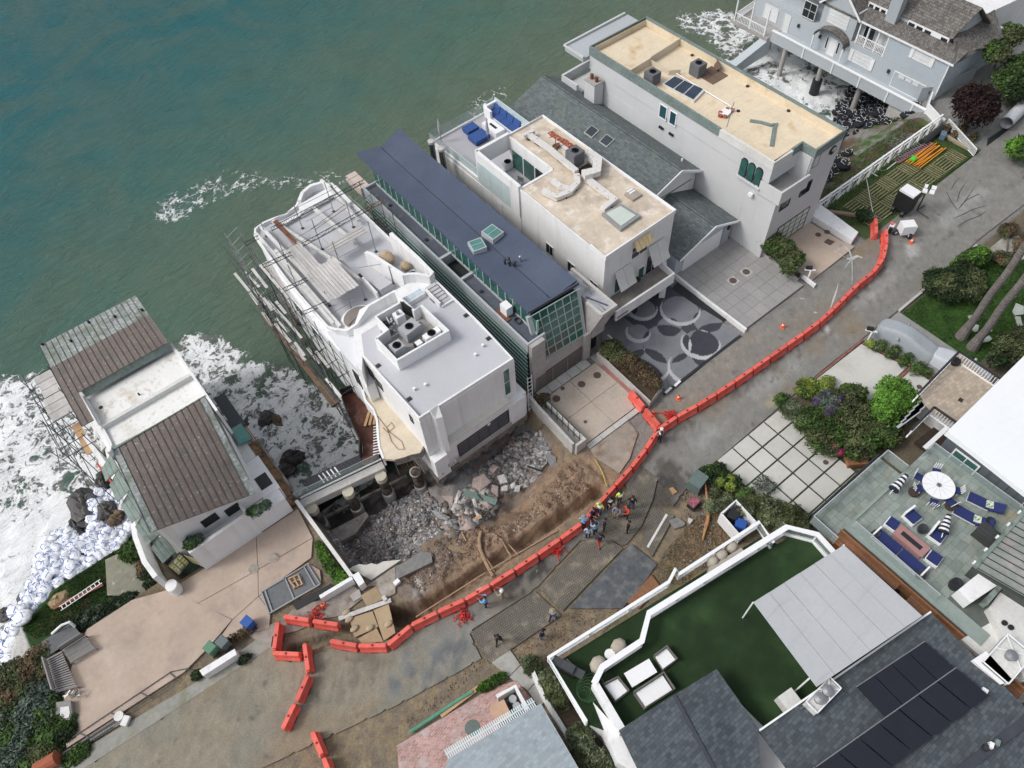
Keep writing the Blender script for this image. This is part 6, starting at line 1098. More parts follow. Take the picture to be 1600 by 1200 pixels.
# K white roof house with brown tiled deck and J bluestone terrace
K=thing('white_roof_house','house with a blank white flat roof and small tiled deck at the right edge','house',(40,0,0));kr=PX(6,(1480,674),(1600,556),(1680,640),(1750,800),(1640,800));MB().prism(kr,5.6,6).build('flat_roof',M('clean_white_roof',(.76,.785,.80),.8,.02,3,.02,tint=((.60,.62,.62),3,.68,.74)),K)
MB().box(36.8,46,-8,3.2,0,5.6).build('wall',M('dark_grey_cladding',(.085,.10,.115),.7,.05,brick=(.85,30,.02,0,.4,.1,0)),K)
for k in range(8):MB().box(36.72,36.8,-1.9-k*.0+(-k*.62)+1.8,-1.9+(-k*.62)+2.38,2.9,5.5).build('cladding_panel',bpy.data.materials['dark_grey_cladding'],K)
MB().box(36.62,36.8,-8,3.45,5.45,5.75).build('white_eave',white2,K);window(K,'x',36.7,.7,2.3,3.2,4.9,-1,frame_w,glassg,2,1,.1);window(K,'x',36.7,-4,-2.6,4.3,5.3,-1,frame_w,black)
dkm=M('buff_tile_deck',(.42,.355,.285),.9,.08,6,.08,.5,brick=(.35,.25,.012,.1,.75,.16,.5));MB().prism(PX(3,(1499,550),(1434,616),(1458,640),(1497,660),(1560,608)),2.7,3.0).build('tiled_deck',dkm,K);MB().prism(PX(2.7,(1502,560),(1445,614),(1500,655),(1560,610)),0,2.7).build('deck_wall',white,K)
def balus(par,pa,pb,zt,h=.9,n=16):
    a,b_=at(*pa,zt),at(*pb,zt);MB().beam((*a,zt),(*b_,zt),.16,.08).build('hand_rail',frame_b,par);MB().beam((*a,zt-h),(*b_,zt-h),.1,.08).build('bottom_rail',white2,par)
    for k in range(n):u=(k+.5)/n;p=(a[0]+(b_[0]-a[0])*u,a[1]+(b_[1]-a[1])*u);MB().box(p[0]-.025,p[0]+.025,p[1]-.025,p[1]+.025,zt-h,zt-.03).build('baluster',white2,par)
balus(K,(1499,549),(1564,592),4.0,.95,16);balus(K,(1460,636),(1497,662),4.0,.95,9);balus(K,(1499,549),(1434,616),4.0,.95,14);balus(K,(1460,636),(1424,672),4.0,.95,8)
x,y=at(1494,564,3.3);tag(MB().lathe(x,y,[(.3,3),(.36,3.3),(.3,3.42),(.1,3.4)],14).build('dark_pot',black),'round black pot in the sea corner of the buff tiled deck','pot')
x,y=at(1501,625,3.0);tag(MB().obox(x,y,3.0,3.02,.35,.3,.1).build('drain_cover',frame_b),'small dark square drain in the buff tiled deck','drain')
t=thing('white_pergola','white slatted pergola half hidden under the round green tree','pergola',(*at(1430,660,2.6),0))
for k in range(7):a=at(1402+k*6.5,668-k*7.4,2.7);MB().beam((*a,2.7),(a[0]+2.4,a[1]-.2,2.7),.2,.06).build('slat',acgrey,t)
MB().beam((*at(1445,700,2.9),2.9),(*at(1480,668,2.9),2.9),.3,.12).build('beam',white2,t);MB().prism(PX(.3,(1430,690),(1475,655),(1500,670),(1470,720)),0,.32).build('planter',M('dark_brown_soil',(.05,.035,.028),.95,.3),t)
# J
slate=M('bluestone_tile',(.235,.27,.245),.75,.10,5,.12,.8,objvar=.16,tint=[((.32,.27,.18),.7,.58,.72),((.19,.23,.22),1.3,.5,.7)])
J=thing('bluestone_terrace_house','timber sided house topped by a bluestone roof terrace with glass rails and navy furniture','house',(31,1,0));Y_=lambda x,y:(x,y)
MB().box(27.3,36.6,-9,3.6,3.3,3.87).box(26.5,33.4,3.6,5.4,2.9,3.57).build('terrace_slab',M('stone_bed',(.10,.115,.105),.9),J)
r_=random.Random(3);y=3.6
while y>-3.6:
    x=28.2 if y>-3 else 28.6;h=r_.choice([.34,.46,.58]);x+=0
    while x<36.5:w=r_.choice([.42,.56,.76,.9]);w=min(w,36.55-x);MB().box(x,x+w-.015,y-h+.015,y,3.86,3.9).build('paving_tile',slate,J);x+=w
    y-=h
y=5.4
while y>3.7:
    x=26.6
    while x<33.3:w=r_.choice([.5,.62,.76]);MB().box(x,min(x+w,33.35)-.015,y-.44,y,3.56,3.6).build('paving_tile',slate,J);x+=w
    y-=.455
MB().box(27.2,28.15,-6,3.6,3.86,3.96).box(28.15,33.3,3.42,3.62,3.86,4.0).build('stone_curb',M('grey_green_curb',(.25,.30,.28),.8,.08),J)
MB().box(26.35,26.5,3.7,5.5,3.2,3.9).box(26.35,33.4,5.42,5.52,3.2,3.85).build('edge_trim',frame_b,J)
def glr(pa,pb,zt,h=1.0):a,b_=at(*pa,zt),at(*pb,zt);MB().beam((*a,zt-h/2),(*b_,zt-h/2),.02,h).build('glass_rail',railglass,J);MB().beam((*a,zt),(*b_,zt),.06,.03).build('glass_cap',coping,J)
for a_,b2,z in(((1272,806),(1388,703),4.7),((1388,703),(1420,728),4.7),((1272,806),(1310,840),4.7),((1461,692),(1603,794),4.9),((1450,702),(1461,692),4.9),((1337,814),(1470,930),4.9)):glr(a_,b2,z)
for j in range(17):MB().box(27.0,27.08,-9,3.65,.1+j*.22,.1+j*.22+.205).build('siding_board',wood,J)
for j in range(10):MB().box(26.1+j*.1,26.1+j*.1+.09,2.0,3.7,2.4,2.46).build('siding_board',wood,J)
MB().box(26.94,27.05,-1.2,2.1,1.0,2.9).build('dark_opening',black,J);MB().box(27.1,36.6,-9,3.5,0,3.3).build('inner_wall',M('dark_olive_wall',(.06,.07,.065),.9),J)
for k in range(2):a=at(1313+k*26,700+k*17,.5);tag(MB().obox(a[0],a[1],.05,.55,1.45,.95,-.62).build('wooden_box',wood),'slatted cedar box by the hedge, '+('sea side' if k==0 else 'terrace side')+' of the pair','wooden box')
rfm=M('seamed_zinc_roof',(.26,.29,.265),.6,.1,4,.15,.6,metal=.2,tint=((.38,.34,.32),.5,.5,.7));a,b_,c,d=(Vector((*at(1523,886,5.3),5.3)),Vector((*at(1600,800,5.3),5.3)),Vector((*at(1600,800,5.3),5.3))+Vector((1.2,-7.5,.8)),Vector((*at(1523,886,5.3),5.3))+Vector((1.2,-7.5,.8)))
b_=a+(b_-a)*1.7;c=d+(b_-a)
for k in range(18):u0,u1=k/18+.001,(k+1)/18-.001;MB().slab([a.lerp(b_,u0),a.lerp(b_,u1),d.lerp(c,u1),d.lerp(c,u0)],.1).build('roof_panel',rfm,J);MB().beam(a.lerp(b_,u0)+Vector((0,0,.03)),d.lerp(c,u0)+Vector((0,0,.03)),.03,.08).build('roof_seam',SEAM,J)
MB().beam(a,b_,.22,.2).build('gutter',copgreen,J);MB().prism([(x.x,x.y)for x in(a,b_,c,d)],3.9,5.1).build('roof_wall',bpy.data.materials['dark_olive_wall'],J)
for k in range(5):p=a.lerp(b_,.03+k*.135);MB().box(p.x-.14,p.x+.06,p.y+.12,p.y+.24,5.2,5.38).build('white_bracket',white2,J)
MB().prism(PX(4.9,(1497,922),(1534,892),(1562,912),(1517,942)),3.9,4.9).build('stair_block',white,J);MB().band(PX(5,(1540,942),(1568,910),(1595,930),(1620,900)),.3,4.4,5.0).build('green_parapet',copgreen,J)
MB().prism(PX(4.5,(1570,915),(1640,960),(1640,1050),(1600,1060),(1545,950)),3.8,4.5).prism(PX(3.9,(1502,999),(1566,962),(1640,1020),(1640,1080),(1560,1050)),0,3.9).build('neighbour_roof',offwhite,J)
for cx,cy in((1570,973),(1580,980)):x,y=at(cx,cy,4.6);MB().disc(x,y,4.4,4.62,.16,10).build('roof_vent',black,J)
tag(MB().prism(PX(4.2,(1575,920),(1660,980),(1660,1050),(1590,1000)),3.9,4.3).build('grey_side_roof',M('blue_grey_deck',(.42,.47,.49),.7)),'pale blue grey roof corner at the right edge below the seamed roof','roof')
# furniture on the terrace, floor at 3.9
Z=3.9
def cush(par,cx,cy,lx,ly,a,h0=.25,h1=.42,nm='cushion'):MB().obox(cx,cy,Z+h0,Z+h1,lx,ly,a).build(nm,navy,par)
def seat(px_,py_,w,d,a,lb,cat='armchair',back=1):
    x,y=at(px_,py_,4.2);t=thing(cat.replace(' ','_'),lb,cat,(x,y,Z));MB().obox(x,y,Z,Z+.25,w+.12,d+.12,a).build('frame',white2,t);cush(t,x,y,w,d,a)
    if back:c,s_=cos(a),sin(a);bx_,by_=x-s_*-(d/2),y+c*-(d/2);bx_,by_=x+s_*(d/2)*back,y-c*(d/2)*back;MB().obox(bx_,by_,Z+.25,Z+.8,w+.1,.12,a).build('backrest',white2,t)
    return t
seat(1426,807,.75,.75,-.1,'navy cushioned white armchair with slatted back nearest the sea',back=-1);seat(1466,834,.95,.8,.1,'navy cushioned white armchair draped with the striped towel',back=-1)
seat(1395,818,.65,.65,.1,'small navy ottoman near the narrow lower terrace','ottoman',0);seat(1460,872,.7,.7,.1,'small navy ottoman near the low end of the fire pit','ottoman',0)
x,y=at(1405,863,4.2);t=thing('outdoor_sofa','long navy cushioned sofa backing on the glass rail','sofa',(x,y,Z));an=atan2(at(1440,890,4.2)[1]-at(1375,835,4.2)[1],at(1440,890,4.2)[0]-at(1375,835,4.2)[0]);MB().obox(x,y,Z,Z+.25,3.5,.8,an).build('frame',white2,t);dx,dy=cos(an),sin(an)
for k in(-1,1):cush(t,x+dx*.85*k,y+dy*.85*k,1.65,.75,an);MB().obox(x+dx*1.72*k,y+dy*1.72*k,Z+.2,Z+.65,.1,.85,an).build('arm',white2,t)
x,y=at(1424,845,4.3);t=thing('fire_pit_table','pink stone fire pit table with a dark slot, centre of the navy seating','fire pit',(x,y,Z));MB().obox(x,y,Z,Z+.4,2.0,.85,an,.92).build('body',M('pink_stone',(.34,.185,.18),.7,.06),t);MB().obox(x,y,Z+.4,Z+.44,2.1,.95,an).build('rim',bpy.data.materials['pink_stone'],t);MB().obox(x,y,Z+.44,Z+.45,1.4,.32,an).build('burner_slot',black,t)
def lounger(p,q_,lb):
    a,b_=at(*p,4.15),at(*q_,4.15);t=thing('sun_lounger',lb,'sun lounger',(*a,Z));an=atan2(b_[1]-a[1],b_[0]-a[0]);dx,dy=cos(an),sin(an);L_=hypot(b_[0]-a[0],b_[1]-a[1])
    m0=(a[0]+dx*L_*.3,a[1]+dy*L_*.3);MB().obox(*m0,Z+.1,Z+.2,L_*.65,.75,an).build('frame',offwhite,t);MB().obox(*m0,Z+.2,Z+.32,L_*.62,.7,an).build('mattress',navy,t)
    h0=(a[0]+dx*L_*.62,a[1]+dy*L_*.62,Z+.26);h1=(b_[0],b_[1],Z+.62);MB().beam(h0,h1,.72,.12).build('headrest',navy,t);px2=(a[0]+dx*L_*.6,a[1]+dy*L_*.6);MB().obox(px2[0],px2[1],Z+.36,Z+.46,.42,.5,an+.2).build('pillow',M_pl if 'M_pl' in globals()else globals().setdefault('M_pl',M('leaf_print_pillow',(.6,.62,.55),.9,.05,tint=((.08,.22,.08),6,.5,.56))),t)
lounger((1514,775),(1566,800),'navy sun lounger with leaf print pillow beside the grey clad wall');lounger((1493,795),(1548,825),'navy sun lounger with leaf print pillow nearer the middle of the bluestone terrace')
x,y=at(1467,758,4.65);t=thing('round_table','round white slatted dining table on the bluestone terrace','table',(x,y,Z));MB().disc(x,y,Z+.7,Z+.76,1.0,36).build('table_top',white2,t);MB().disc(x,y,Z+.76,Z+.79,.16,14).build('hub',metal,t);MB().disc(x,y,Z+.79,Z+.8,.05,8).build('umbrella_hole',black,t);MB().disc(x,y,Z,Z+.7,.1,10).build('pedestal',white2,t)
for k in range(12):a=k*pi/6+.2;MB().beam((x+.2*cos(a),y+.2*sin(a),Z+.762),(x+.97*cos(a),y+.97*sin(a),Z+.762),.012,.006).build('slat_gap',acgrey,t)
for k,(a,lb)in enumerate(((2.5,'white chair with navy seat, sea and street side of the round table'),(1.75,'white chair, closest to the grey clad wall side corner of the round table'),(3.6,'white chair with navy seat on the near left of the round table'),(4.5,'white chair at the near side of the round table'),(5.4,'white chair on the lounger side of the round table'),(.6,'white chair tucked at the wall side of the round table'))):
    cx,cy=x+1.18*cos(a),y+1.18*sin(a);c_=thing('dining_chair',lb,'chair',(cx,cy,Z),'white chairs around the round table');MB().obox(cx,cy,Z+.4,Z+.45,.5,.5,a).build('seat',navy,c_)
    for j in range(4):o=-.2+j*.13;MB().beam((cx+.28*cos(a)-o*sin(a),cy+.28*sin(a)+o*cos(a),Z+.45),(cx+.36*cos(a)-o*sin(a),cy+.36*sin(a)+o*cos(a),Z+.92),.05,.04).build('back_slat',white2,c_)
    for i in(-1,1):
        for j in(-1,1):MB().tube((cx+.22*i,cy+.22*j,Z),(cx+.2*i,cy+.2*j,Z+.42),.025,5).build('leg',white2,c_)
strm=M('striped_canvas',(.7,.7,.7),.9,.05);strb=M('navy_stripe',(.015,.018,.035),.9)
for p,q_,lb in(((1396,765),(1416,743),'black and white striped closed umbrella leaning on the stone curb'),((1474,832),(1482,805),'black and white striped umbrella lying across the armchair back')):
    a,b_=Vector((*at(*p,4.5),4.45)),Vector((*at(*q_,4.7),4.8));t=thing('striped_umbrella',lb,'umbrella',(a.x,a.y,Z));n=9
    for k in range(n):u0,u1=k/n,(k+1)/n;r0=.34-.2*u0;r1=.34-.2*u1;MB().tube(a.lerp(b_,u0),a.lerp(b_,u1),r0,8,r1).build('stripe_band',strm if k%2 else strb,t)
    MB().tube(a-(b_-a)*.25,a,.03).build('pole',white2,t)
for cx,cy,r,h,lb,mt in((1430,767,.37,.35,'round brown wicker pouf left of the round table',wood),(1488,788,.4,.35,'round brown wicker pouf between the round table and the loungers',wood),(1444,824,.3,.5,'dark metal lantern between the armchairs',darkmetal),(1370,833,.28,.5,'dark wicker drum table at the sea end of the long sofa',darkmetal),(1441,896,.3,.5,'dark wicker drum table at the far end of the long sofa',darkmetal),(1497,910,.36,.7,'black pot beside the stair block',black),(1549,813,.3,.6,'dark pot beside the head of the near lounger',black)):
    x,y=at(cx,cy,Z+h);tag(MB().lathe(x,y,[(r*.85,Z),(r,Z+h*.5),(r*.9,Z+h),(r*.3,Z+h*.93)],14).build('drum_table' if 'drum' in lb else 'pouf' if 'pouf' in lb else 'lantern' if 'lantern' in lb else 'pot',M('brown_wicker',(.05,.035,.028),.9,.3,12)if mt is wood else mt,smooth=False),lb,'pouf' if 'pouf' in lb else 'table' if 'drum' in lb else 'lantern' if 'lantern' in lb else 'pot')
x,y=at(1553,838,4.7);tag(MB().obox(x,y,Z,Z+.85,.9,1.9,0.0).build('outdoor_kitchen',M('charcoal_cabinet',(.04,.042,.042),.6,.1,brick=(.3,10,.02,0,.3,.1,0))),'long black cabinet beside the seamed roof on the bluestone terrace','cabinet')
for j in range(11):MB().box(26.15+j*.105,26.15+j*.105+.095,-.9 if j>2 else 1.6,3.7,3.5,3.56).build('roof_board',wood,J);MB().box(26.15+j*.105,26.15+j*.105+.095,-9,-1.7 if j<8 else-1.2,3.5,3.56).build('roof_board',wood,J)
# ================================================================== PIT, STREET OBJECTS
def rock(c,r,jit=.18,flat=.0,seg=7,rings=5):
    m=MB();m.blob((0,0,0),r,seg,rings,jit);return m
broken=bpy.data.materials['broken_concrete'];rub=[M('rubble_grey',(.26,.26,.27),.95,.2,6,.2,.9,bump=.5,bsc=14),M('rubble_pale',(.50,.48,.46),.95,.15,6,.2,.9,bump=.4,bsc=14),M('rubble_pink',(.33,.265,.24),.95,.2,6,.15,.9,bump=.4),M('rubble_brown',(.18,.14,.11),.95,.2,6,.2,.9,bump=.5)]
def hz(x,y):return float(land(np.array([[x]]),np.array([[y]]))[0,0])
def debris(name,poly,n,smin,smax,mats,lift=.0,seed=1,flat=.6,wts=None):
    r=np.random.default_rng(seed);P=np.array(poly);lo,hi=P.min(0),P.max(0);pts=[]
    while len(pts)<n:
        q=r.uniform(lo,hi,(n,2));k=pdist(q[:,0],q[:,1],poly)>.1;pts+=list(q[k])
    pts=np.array(pts[:n]);z=land(pts[:,0][None],pts[:,1][None])[0];s=smin*(smax/smin)**(r.random(n)**2.6)
    cube=np.array([[i,j,k]for k in(-1,1)for j in(-1,1)for i in(-1,1)],float)*.5;F0=np.array([[0,2,3,1],[4,5,7,6],[0,1,5,4],[2,6,7,3],[0,4,6,2],[1,3,7,5]])
    V=cube[None]*(1+r.uniform(-.45,.35,(n,8,3)))*s[:,None,None]*np.stack([np.ones(n),r.uniform(.45,1,n),r.uniform(.25,flat,n)],-1)[:,None]
    a=r.uniform(0,2*pi,n);t=r.normal(0,.45,n);ca,sa,ct,st=np.cos(a),np.sin(a),np.cos(t),np.sin(t)
    X,Y,Z_=V[...,0],V[...,1],V[...,2];Y,Z_=Y*ct[:,None]-Z_*st[:,None],Y*st[:,None]+Z_*ct[:,None];X,Y=X*ca[:,None]-Y*sa[:,None],X*sa[:,None]+Y*ca[:,None]
    V=np.stack([X+pts[:,0,None],Y+pts[:,1,None],Z_+(z+lift+s*.08)[:,None]],-1).reshape(-1,3);F=(F0[None]+(np.arange(n)*8)[:,None,None]).reshape(-1,4)
    me=np_mesh(name,V,F,mats);idx=np.repeat(r.choice(len(mats),n,p=wts),6);me.polygons.foreach_set('material_index',idx.astype(np.int32));return link(name,me)
R1=[(1.3,22.8),(4.5,21.9),(7.0,22.0),(8.8,22.6),(9.4,24.6),(9.6,27.5),(6,28),(1.3,28)];R2=[(11.5,24.6),(13,22.4),(14.5,21.6),(16.5,21.3),(18.4,22),(19,24.6),(18,25.6),(14,25.4)]
tag(debris('rubble',R1,15000,.05,.30,rub,0,1,.7,[.62,.12,.06,.20]),'grey broken concrete rubble filling the left of the pit','rubble',kind='stuff')
tag(debris('rubble',R2,6500,.06,.5,rub,.0,2,.5,[.38,.40,.16,.06]),'pale broken slabs and rubble right of the pit under the white house','rubble',kind='stuff')
tag(debris('rubble',[(8.0,21.0),(10,20.6),(12.5,21.4),(13.4,22.6),(11.8,24.8),(9,24.8)],1500,.1,.9,rub,.05,3,.4,[.45,.25,.12,.18]),'larger broken pieces under the corner of the white house','rubble',kind='stuff')
tag(debris('soil_clods',[(4,19),(9,18.4),(13,18.1),(18.6,17.2),(19,20.3),(15,19.6),(12,19.4),(9.6,20.9),(7.5,21.6),(3,21.6)],6500,.03,.13,[rub[3],M('soil_clod',(.20,.125,.08),.95,.25),rub[1]],0,4,.8,[.3,.66,.04]),'brown clods and stones over the dug earth bank','soil',kind='stuff')
tag(debris('gravel',[(17.5,8.2),(20.8,10.8),(23.2,13.2),(24.6,13),(25.2,9.4),(21,7.6)],1500,.03,.2,[rub[3],rub[0],bpy.data.materials['soil_clod']],0,5,.7,[.5,.2,.3]),'loose dirt and stones by the broken kerb','gravel',kind='stuff')
tag(debris('gravel',[(-3,13.2),(3,13),(6,12.8),(12,11.4),(17,9.8),(17,8.6),(8,9.8),(4.9,12.2),(-2,12.4)],2000,.03,.13,[bpy.data.materials['soil_clod'],rub[3]],0,6,.7,[.6,.4]),'loose brown soil along the land side of the road','gravel',kind='stuff')
def slabth(lb,pts,z,t=.18,mt=None,tilt=0.,nm='broken_slab',cat='concrete slab',grp=None):
    zz=[z+tilt*(i%2)for i in range(len(pts))];return tag(MB().prism(pts,[q-t for q in zz],zz).build(nm,mt or rub[1]),lb,cat,grp)
p1=Q(430,700);p2=Q(640,640);p3=Q(860,720);p4=Q(400,850);p5=Q(650,830)
L=lambda f,z,*p:[f(x,y,z)for x,y in p]
slabth('white concrete slab with a jagged edge hanging over the pit corner',L(p1,.05,(610,1010),(655,985),(700,968),(760,975),(800,960),(850,972),(900,945),(960,940),(1050,930),(800,1100),(690,1040)),.06,.35,M('white_concrete',(.52,.50,.46),.9,.05,3,.08))
slabth('brown stained flat slab between the white slab and the plywood',L(p4,0,(905,360),(1160,190),(1160,410),(1090,450),(1060,465),(1000,345)),.04,.3,M('dusty_slab',(.33,.30,.265),.95,.15,2,.2,.5,tint=((.22,.15,.10),1.1,.5,.65)))
slabth('grey cracked strip of pavement left beside the brown bank',L(p4,0,(1165,185),(1240,150),(1380,60),(1460,75),(1470,150),(1160,300)),.02,.3,M('cracked_asphalt',(.19,.185,.18),.95,.2,3))
for k,(pp,z,mt)in enumerate(((((530,590),(620,555),(680,620),(590,700),(525,650)),-1.6,2),(((270,735),(365,740),(362,818)),-1.9,2),(((700,470),(740,500),(700,545),(665,515)),-1.7,2),(((690,640),(740,660),(735,740),(680,700)),-1.7,2),(((840,640),(880,620),(885,665),(850,680)),-2.0,1),(((760,660),(820,650),(815,690),(765,700)),-1.9,1),(((890,650),(925,650),(915,700),(870,705)),-1.9,1),(((1150,370),(1220,420),(1225,500),(1180,500),(1130,400)),-1.2,0),(((1000,740),(1060,690),(1080,680),(1010,760)),-1.4,2),(((180,850),(240,870),(345,910),(320,940),(240,920)),-2.2,0),(((590,780),(650,790),(690,830),(660,850)),-1.5,2),(((515,740),(545,750),(570,830),(540,820)),-1.6,1),(((370,800),(410,690),(440,700),(400,800)),-1.9,1),(((545,840),(590,900),(570,930),(540,860)),-1.5,1),(((730,570),(790,560),(820,620),(760,640)),-2.0,1))):
    slabth(['tilted pink paving slab','triangular pink slab','small square pink slab','split pink slab','pale shard','flat white shard','pale corner piece','long grey kerb block','thin pink sliver','grey beam stump','pale pink flake','narrow upright shard','leaning pale strip','small pointed shard','broad pale plate'][k]+' on the rubble, '+['below the eroded pier','beside the pier foot','under the garage sill','behind the steel frame','low in the right rubble','middle of the right rubble','near the brown bank','at the right rim of the hole','sliding down the brown bank','in the left grey rubble','inside the green debris','left of the green debris','far left of the green debris','by the timber frame','centre of the pale heap'][k],L(p2,z,*pp),z+.32,.14,rub[mt],.12)
t=thing('wrecked_window_frame','wrecked green glazed frame lying across the rubble','window frame',(*p2(590,730,-1.3),-1.3));a,b_=Vector((*p2(455,690,-1.2),-1.25)),Vector((*p2(725,775,-1.2),-1.15))
MB().beam(a,a.lerp(b_,.48),.55,.1).build('panel',M('dull_green_panel',(.14,.19,.17),.5,.15),t);MB().beam(a.lerp(b_,.5),b_,.5,.1).build('panel',bpy.data.materials['dull_green_panel'],t);MB().beam(b_,(*p2(620,890,-1.3),-1.4),.12,.1).build('frame_leg',frame_b,t);MB().beam(a.lerp(b_,.48)+Vector((0,.3,.1)),a.lerp(b_,.5)+Vector((0,-.3,.1)),.06,.08).build('mullion',frame_b,t)
for k,(pa,pb,z,w,mt,lb)in enumerate((((980,480),(1100,525),-1.4,.12,black,'black bar lying in the right rubble'),((1100,525),(1160,450),-1.4,.12,black,'black bar angled up to the right rim'),((490,960),(600,900),-1.2,.3,wood2,'timber box side near the soil bank'),((410,930),(470,1100),-.9,.1,wood2,'thin timber stake on the brown bank'),((440,910),(520,1080),-1.0,.08,wood2,'second thin stake beside the timber box'),((260,860),(280,790),-2.0,.1,darkmetal,'short dark bar in the left rubble'),((230,960),(270,1060),-2.0,.08,darkmetal,'bent dark bar low in the left rubble'),((640,360),(640,470),-1.5,.05,rust,'thin rod hanging below the garage sill'),((800,220),(890,330),-1.0,.05,rust,'thin rod hanging by the right pier'))):
    tag(MB().beam((*p2(*pa,z),z+.2),(*p2(*pb,z),z+.25),w,.08).build('bar' if mt is not wood2 else 'timber',mt),lb,'bar' if mt is not wood2 else 'timber')
# pier row carrying the cream terrace beam
t=thing('terrace_beam','long concrete beam with a glass rail and round topped columns along the sea side of the pit','wall',(4,29.5,0));MB().band([(.75,30.2),(7.5,28.95)],.62,-.75,.0).build('beam',conc_l,t);MB().band([(.85,30.6),(7.6,29.4)],.1,0,.12).build('kerb',white2,t)
MB().beam((.9,30.55,.6),(7.5,29.35,.6),.02,1.0).build('glass_rail',railglass,t);MB().beam((.9,30.55,1.1),(7.5,29.35,1.1),.05,.04).build('glass_cap',metal,t)
for x,y,zb in((1.45,29.55,-3.6),(4.25,29.0,-4.0),(6.85,28.5,-4.0),(9.15,27.4,-3.9)):MB().disc(x,y-.05,-.85,-.3 if x<9 else-1,.44,20).build('column_head',M_ch if 'M_ch' in globals()else globals().setdefault('M_ch',M('cream_concrete',(.48,.45,.36),.9,.08)),t);MB().lathe(x,y-.1,[(.36,-5),(.40,-2.6),(.37,-1.6),(.38,-.8)],14).build('column',M_dc if 'M_dc' in globals()else globals().setdefault('M_dc',M('dark_mottled_column',(.10,.085,.07),.95,.5,3,.3,bump=.5,tint=((.03,.025,.022),2,.45,.6))),t);MB().lathe(x+.03,y-.15,[(.5,-5),(.5,-2.9),(.48,-2.85)],14).build('column_collar',conc,t)
MB().prism([(1.2,27.2),(3,26.9),(4.6,27.5),(4.6,27.9),(1.2,28.4)],-3.4,-2.7).build('footing_slab',concdark,t)
MB().band([(.9,29.9),(8.8,28.6)],.2,-3.2,-2.9).build('tie_beam',concdark,t);MB().box(1.1,10.0,31.5,31.7,-5.6,-1.5).build('back_wall',M('dark_back_wall',(.035,.03,.027),.95,.3),t)
MB().prism([(2.0,31.0),(7.4,30.0),(7.6,30.9),(2.2,32.0)],-.5,-.4).build('slatted_stair',darkmetal,t)
for k in range(12):MB().box(3.2+k*.32,3.3+k*.32,30.75-k*.055,31.6-k*.05,-.4,-.35).build('slat',white2 if k<5 else frame_b,t)
for x0,y0,x1,y1,nm,lb,h in((.85,30.1,.98,22.6,'pit_side_wall','white topped wall between the pink drive and the pit',.85),(.95,22.5,-1.45,22.75,'street_corner_wall','short white wall at the street corner of the pink drive',.85)):tag(MB().band([(x0,y0),(x1,y1)],.26,-3.8 if x0<.9 else-.2,h).build(nm,white if x0>.9 else offwhite),lb,'wall')
tag(MB().prism(L(p4,.9,(800,265),(855,232),(905,320),(860,355)),0,.95).build('white_pillar_cap',white),'white square pillar at the pit end of the pink drive wall','pillar')
# drive well
t=thing('sunken_grating','sunken grey steel platform with channel rails on the pink drive','grating',(-2.8,25,0));MB().prism(L(p4,.1,(50,405),(430,175),(530,330),(110,575)),.03,.10).build('plate',M('grey_plate',(.13,.135,.145),.7,.15,5,.1),t)
for a_,b_ in(((45,400),(430,170)),((110,580),(535,335)),((45,400),(110,580)),((75,385),(135,560)),((240,280),(315,455)),((400,190),(495,355)),((430,170),(535,335))):MB().beam((*p4(*a_,.15),.14),(*p4(*b_,.15),.14),.09,.1).build('channel',metal,t)
tag(MB().prism(L(p4,.04,(300,500),(628,328),(662,378),(340,552)),.03,.06).build('dark_slot',black),'black open slot beside the sunken platform','drain');t=thing('pallet','small raw timber pallet frame on the grey platform','pallet',(*p4(320,310,.2),.12))
for k in range(3):MB().beam((*p4(275+k*40,300-k*18,.25),.3),(*p4(325+k*30,365-k*12,.25),.3),.1,.05).build('board',wood2,t)
MB().beam((*p4(270,290,.2),.2),(*p4(360,252,.2),.2),.1,.08).beam((*p4(285,330,.2),.2),(*p4(372,290,.2),.2),.1,.08).build('stringer',wood2,t);MB().beam((*p4(310,372,.2),.2),(*p4(378,338,.2),.2),.1,.08).build('stringer',wood2,t)
# street walls, plywood
tag(MB().prism(L(p4,0,(-60,760),(0,730),(250,610),(290,560),(480,480),(540,470),(790,320),(905,440),(700,600),(560,620),(350,720),(0,800)),-.1,.006).build('pavement',M('muddy_pavement',(.27,.24,.215),.95,.15,2,.25,.5,tint=((.15,.11,.08),.8,.5,.68))),kind='structure')
plym=M('dusty_plywood',(.36,.27,.17),.85,.08,3,.12,.6,objvar=.15);
for pp,lb in((((780,620),(970,560),(1020,690),(820,780)),'yellowish plywood sheet with sandbags, centre of the trench bridge'),(((980,552),(1105,500),(1162,740),(1065,808)),'brown plywood sheet on the right of the trench bridge'),(((850,790),(1005,700),(1062,815),(880,830)),'plywood sheet nearest the red barriers'),(((872,432),(1000,350),(1062,462),(925,520)),'reddish plywood sheet behind the long timber'),(((780,430),(860,375),(880,440),(815,480)),'small dark tile like sheet left of the reddish plywood')):
    z=.03+random.uniform(0,.04);tag(MB().prism(L(p4,z,*pp),z-.05,z+.02).build('plywood_sheet',plym if 'dark' not in lb else conc),lb,'plywood')
tag(MB().beam((*p4(690,625,.1),.13),(*p4(1125,470,.1),.13),.3,.1).build('long_timber',plank),'long pale timber laid across the plywood','timber');tag(MB().beam((*p4(1060,440,.1),.24),(*p4(1085,475,.1),.24),.25,.1).build('timber_block',plank),'short timber block on the right end of the long timber','timber')
bagm=M('tan_sandbag',(.40,.33,.23),.95,.08,6,.1)
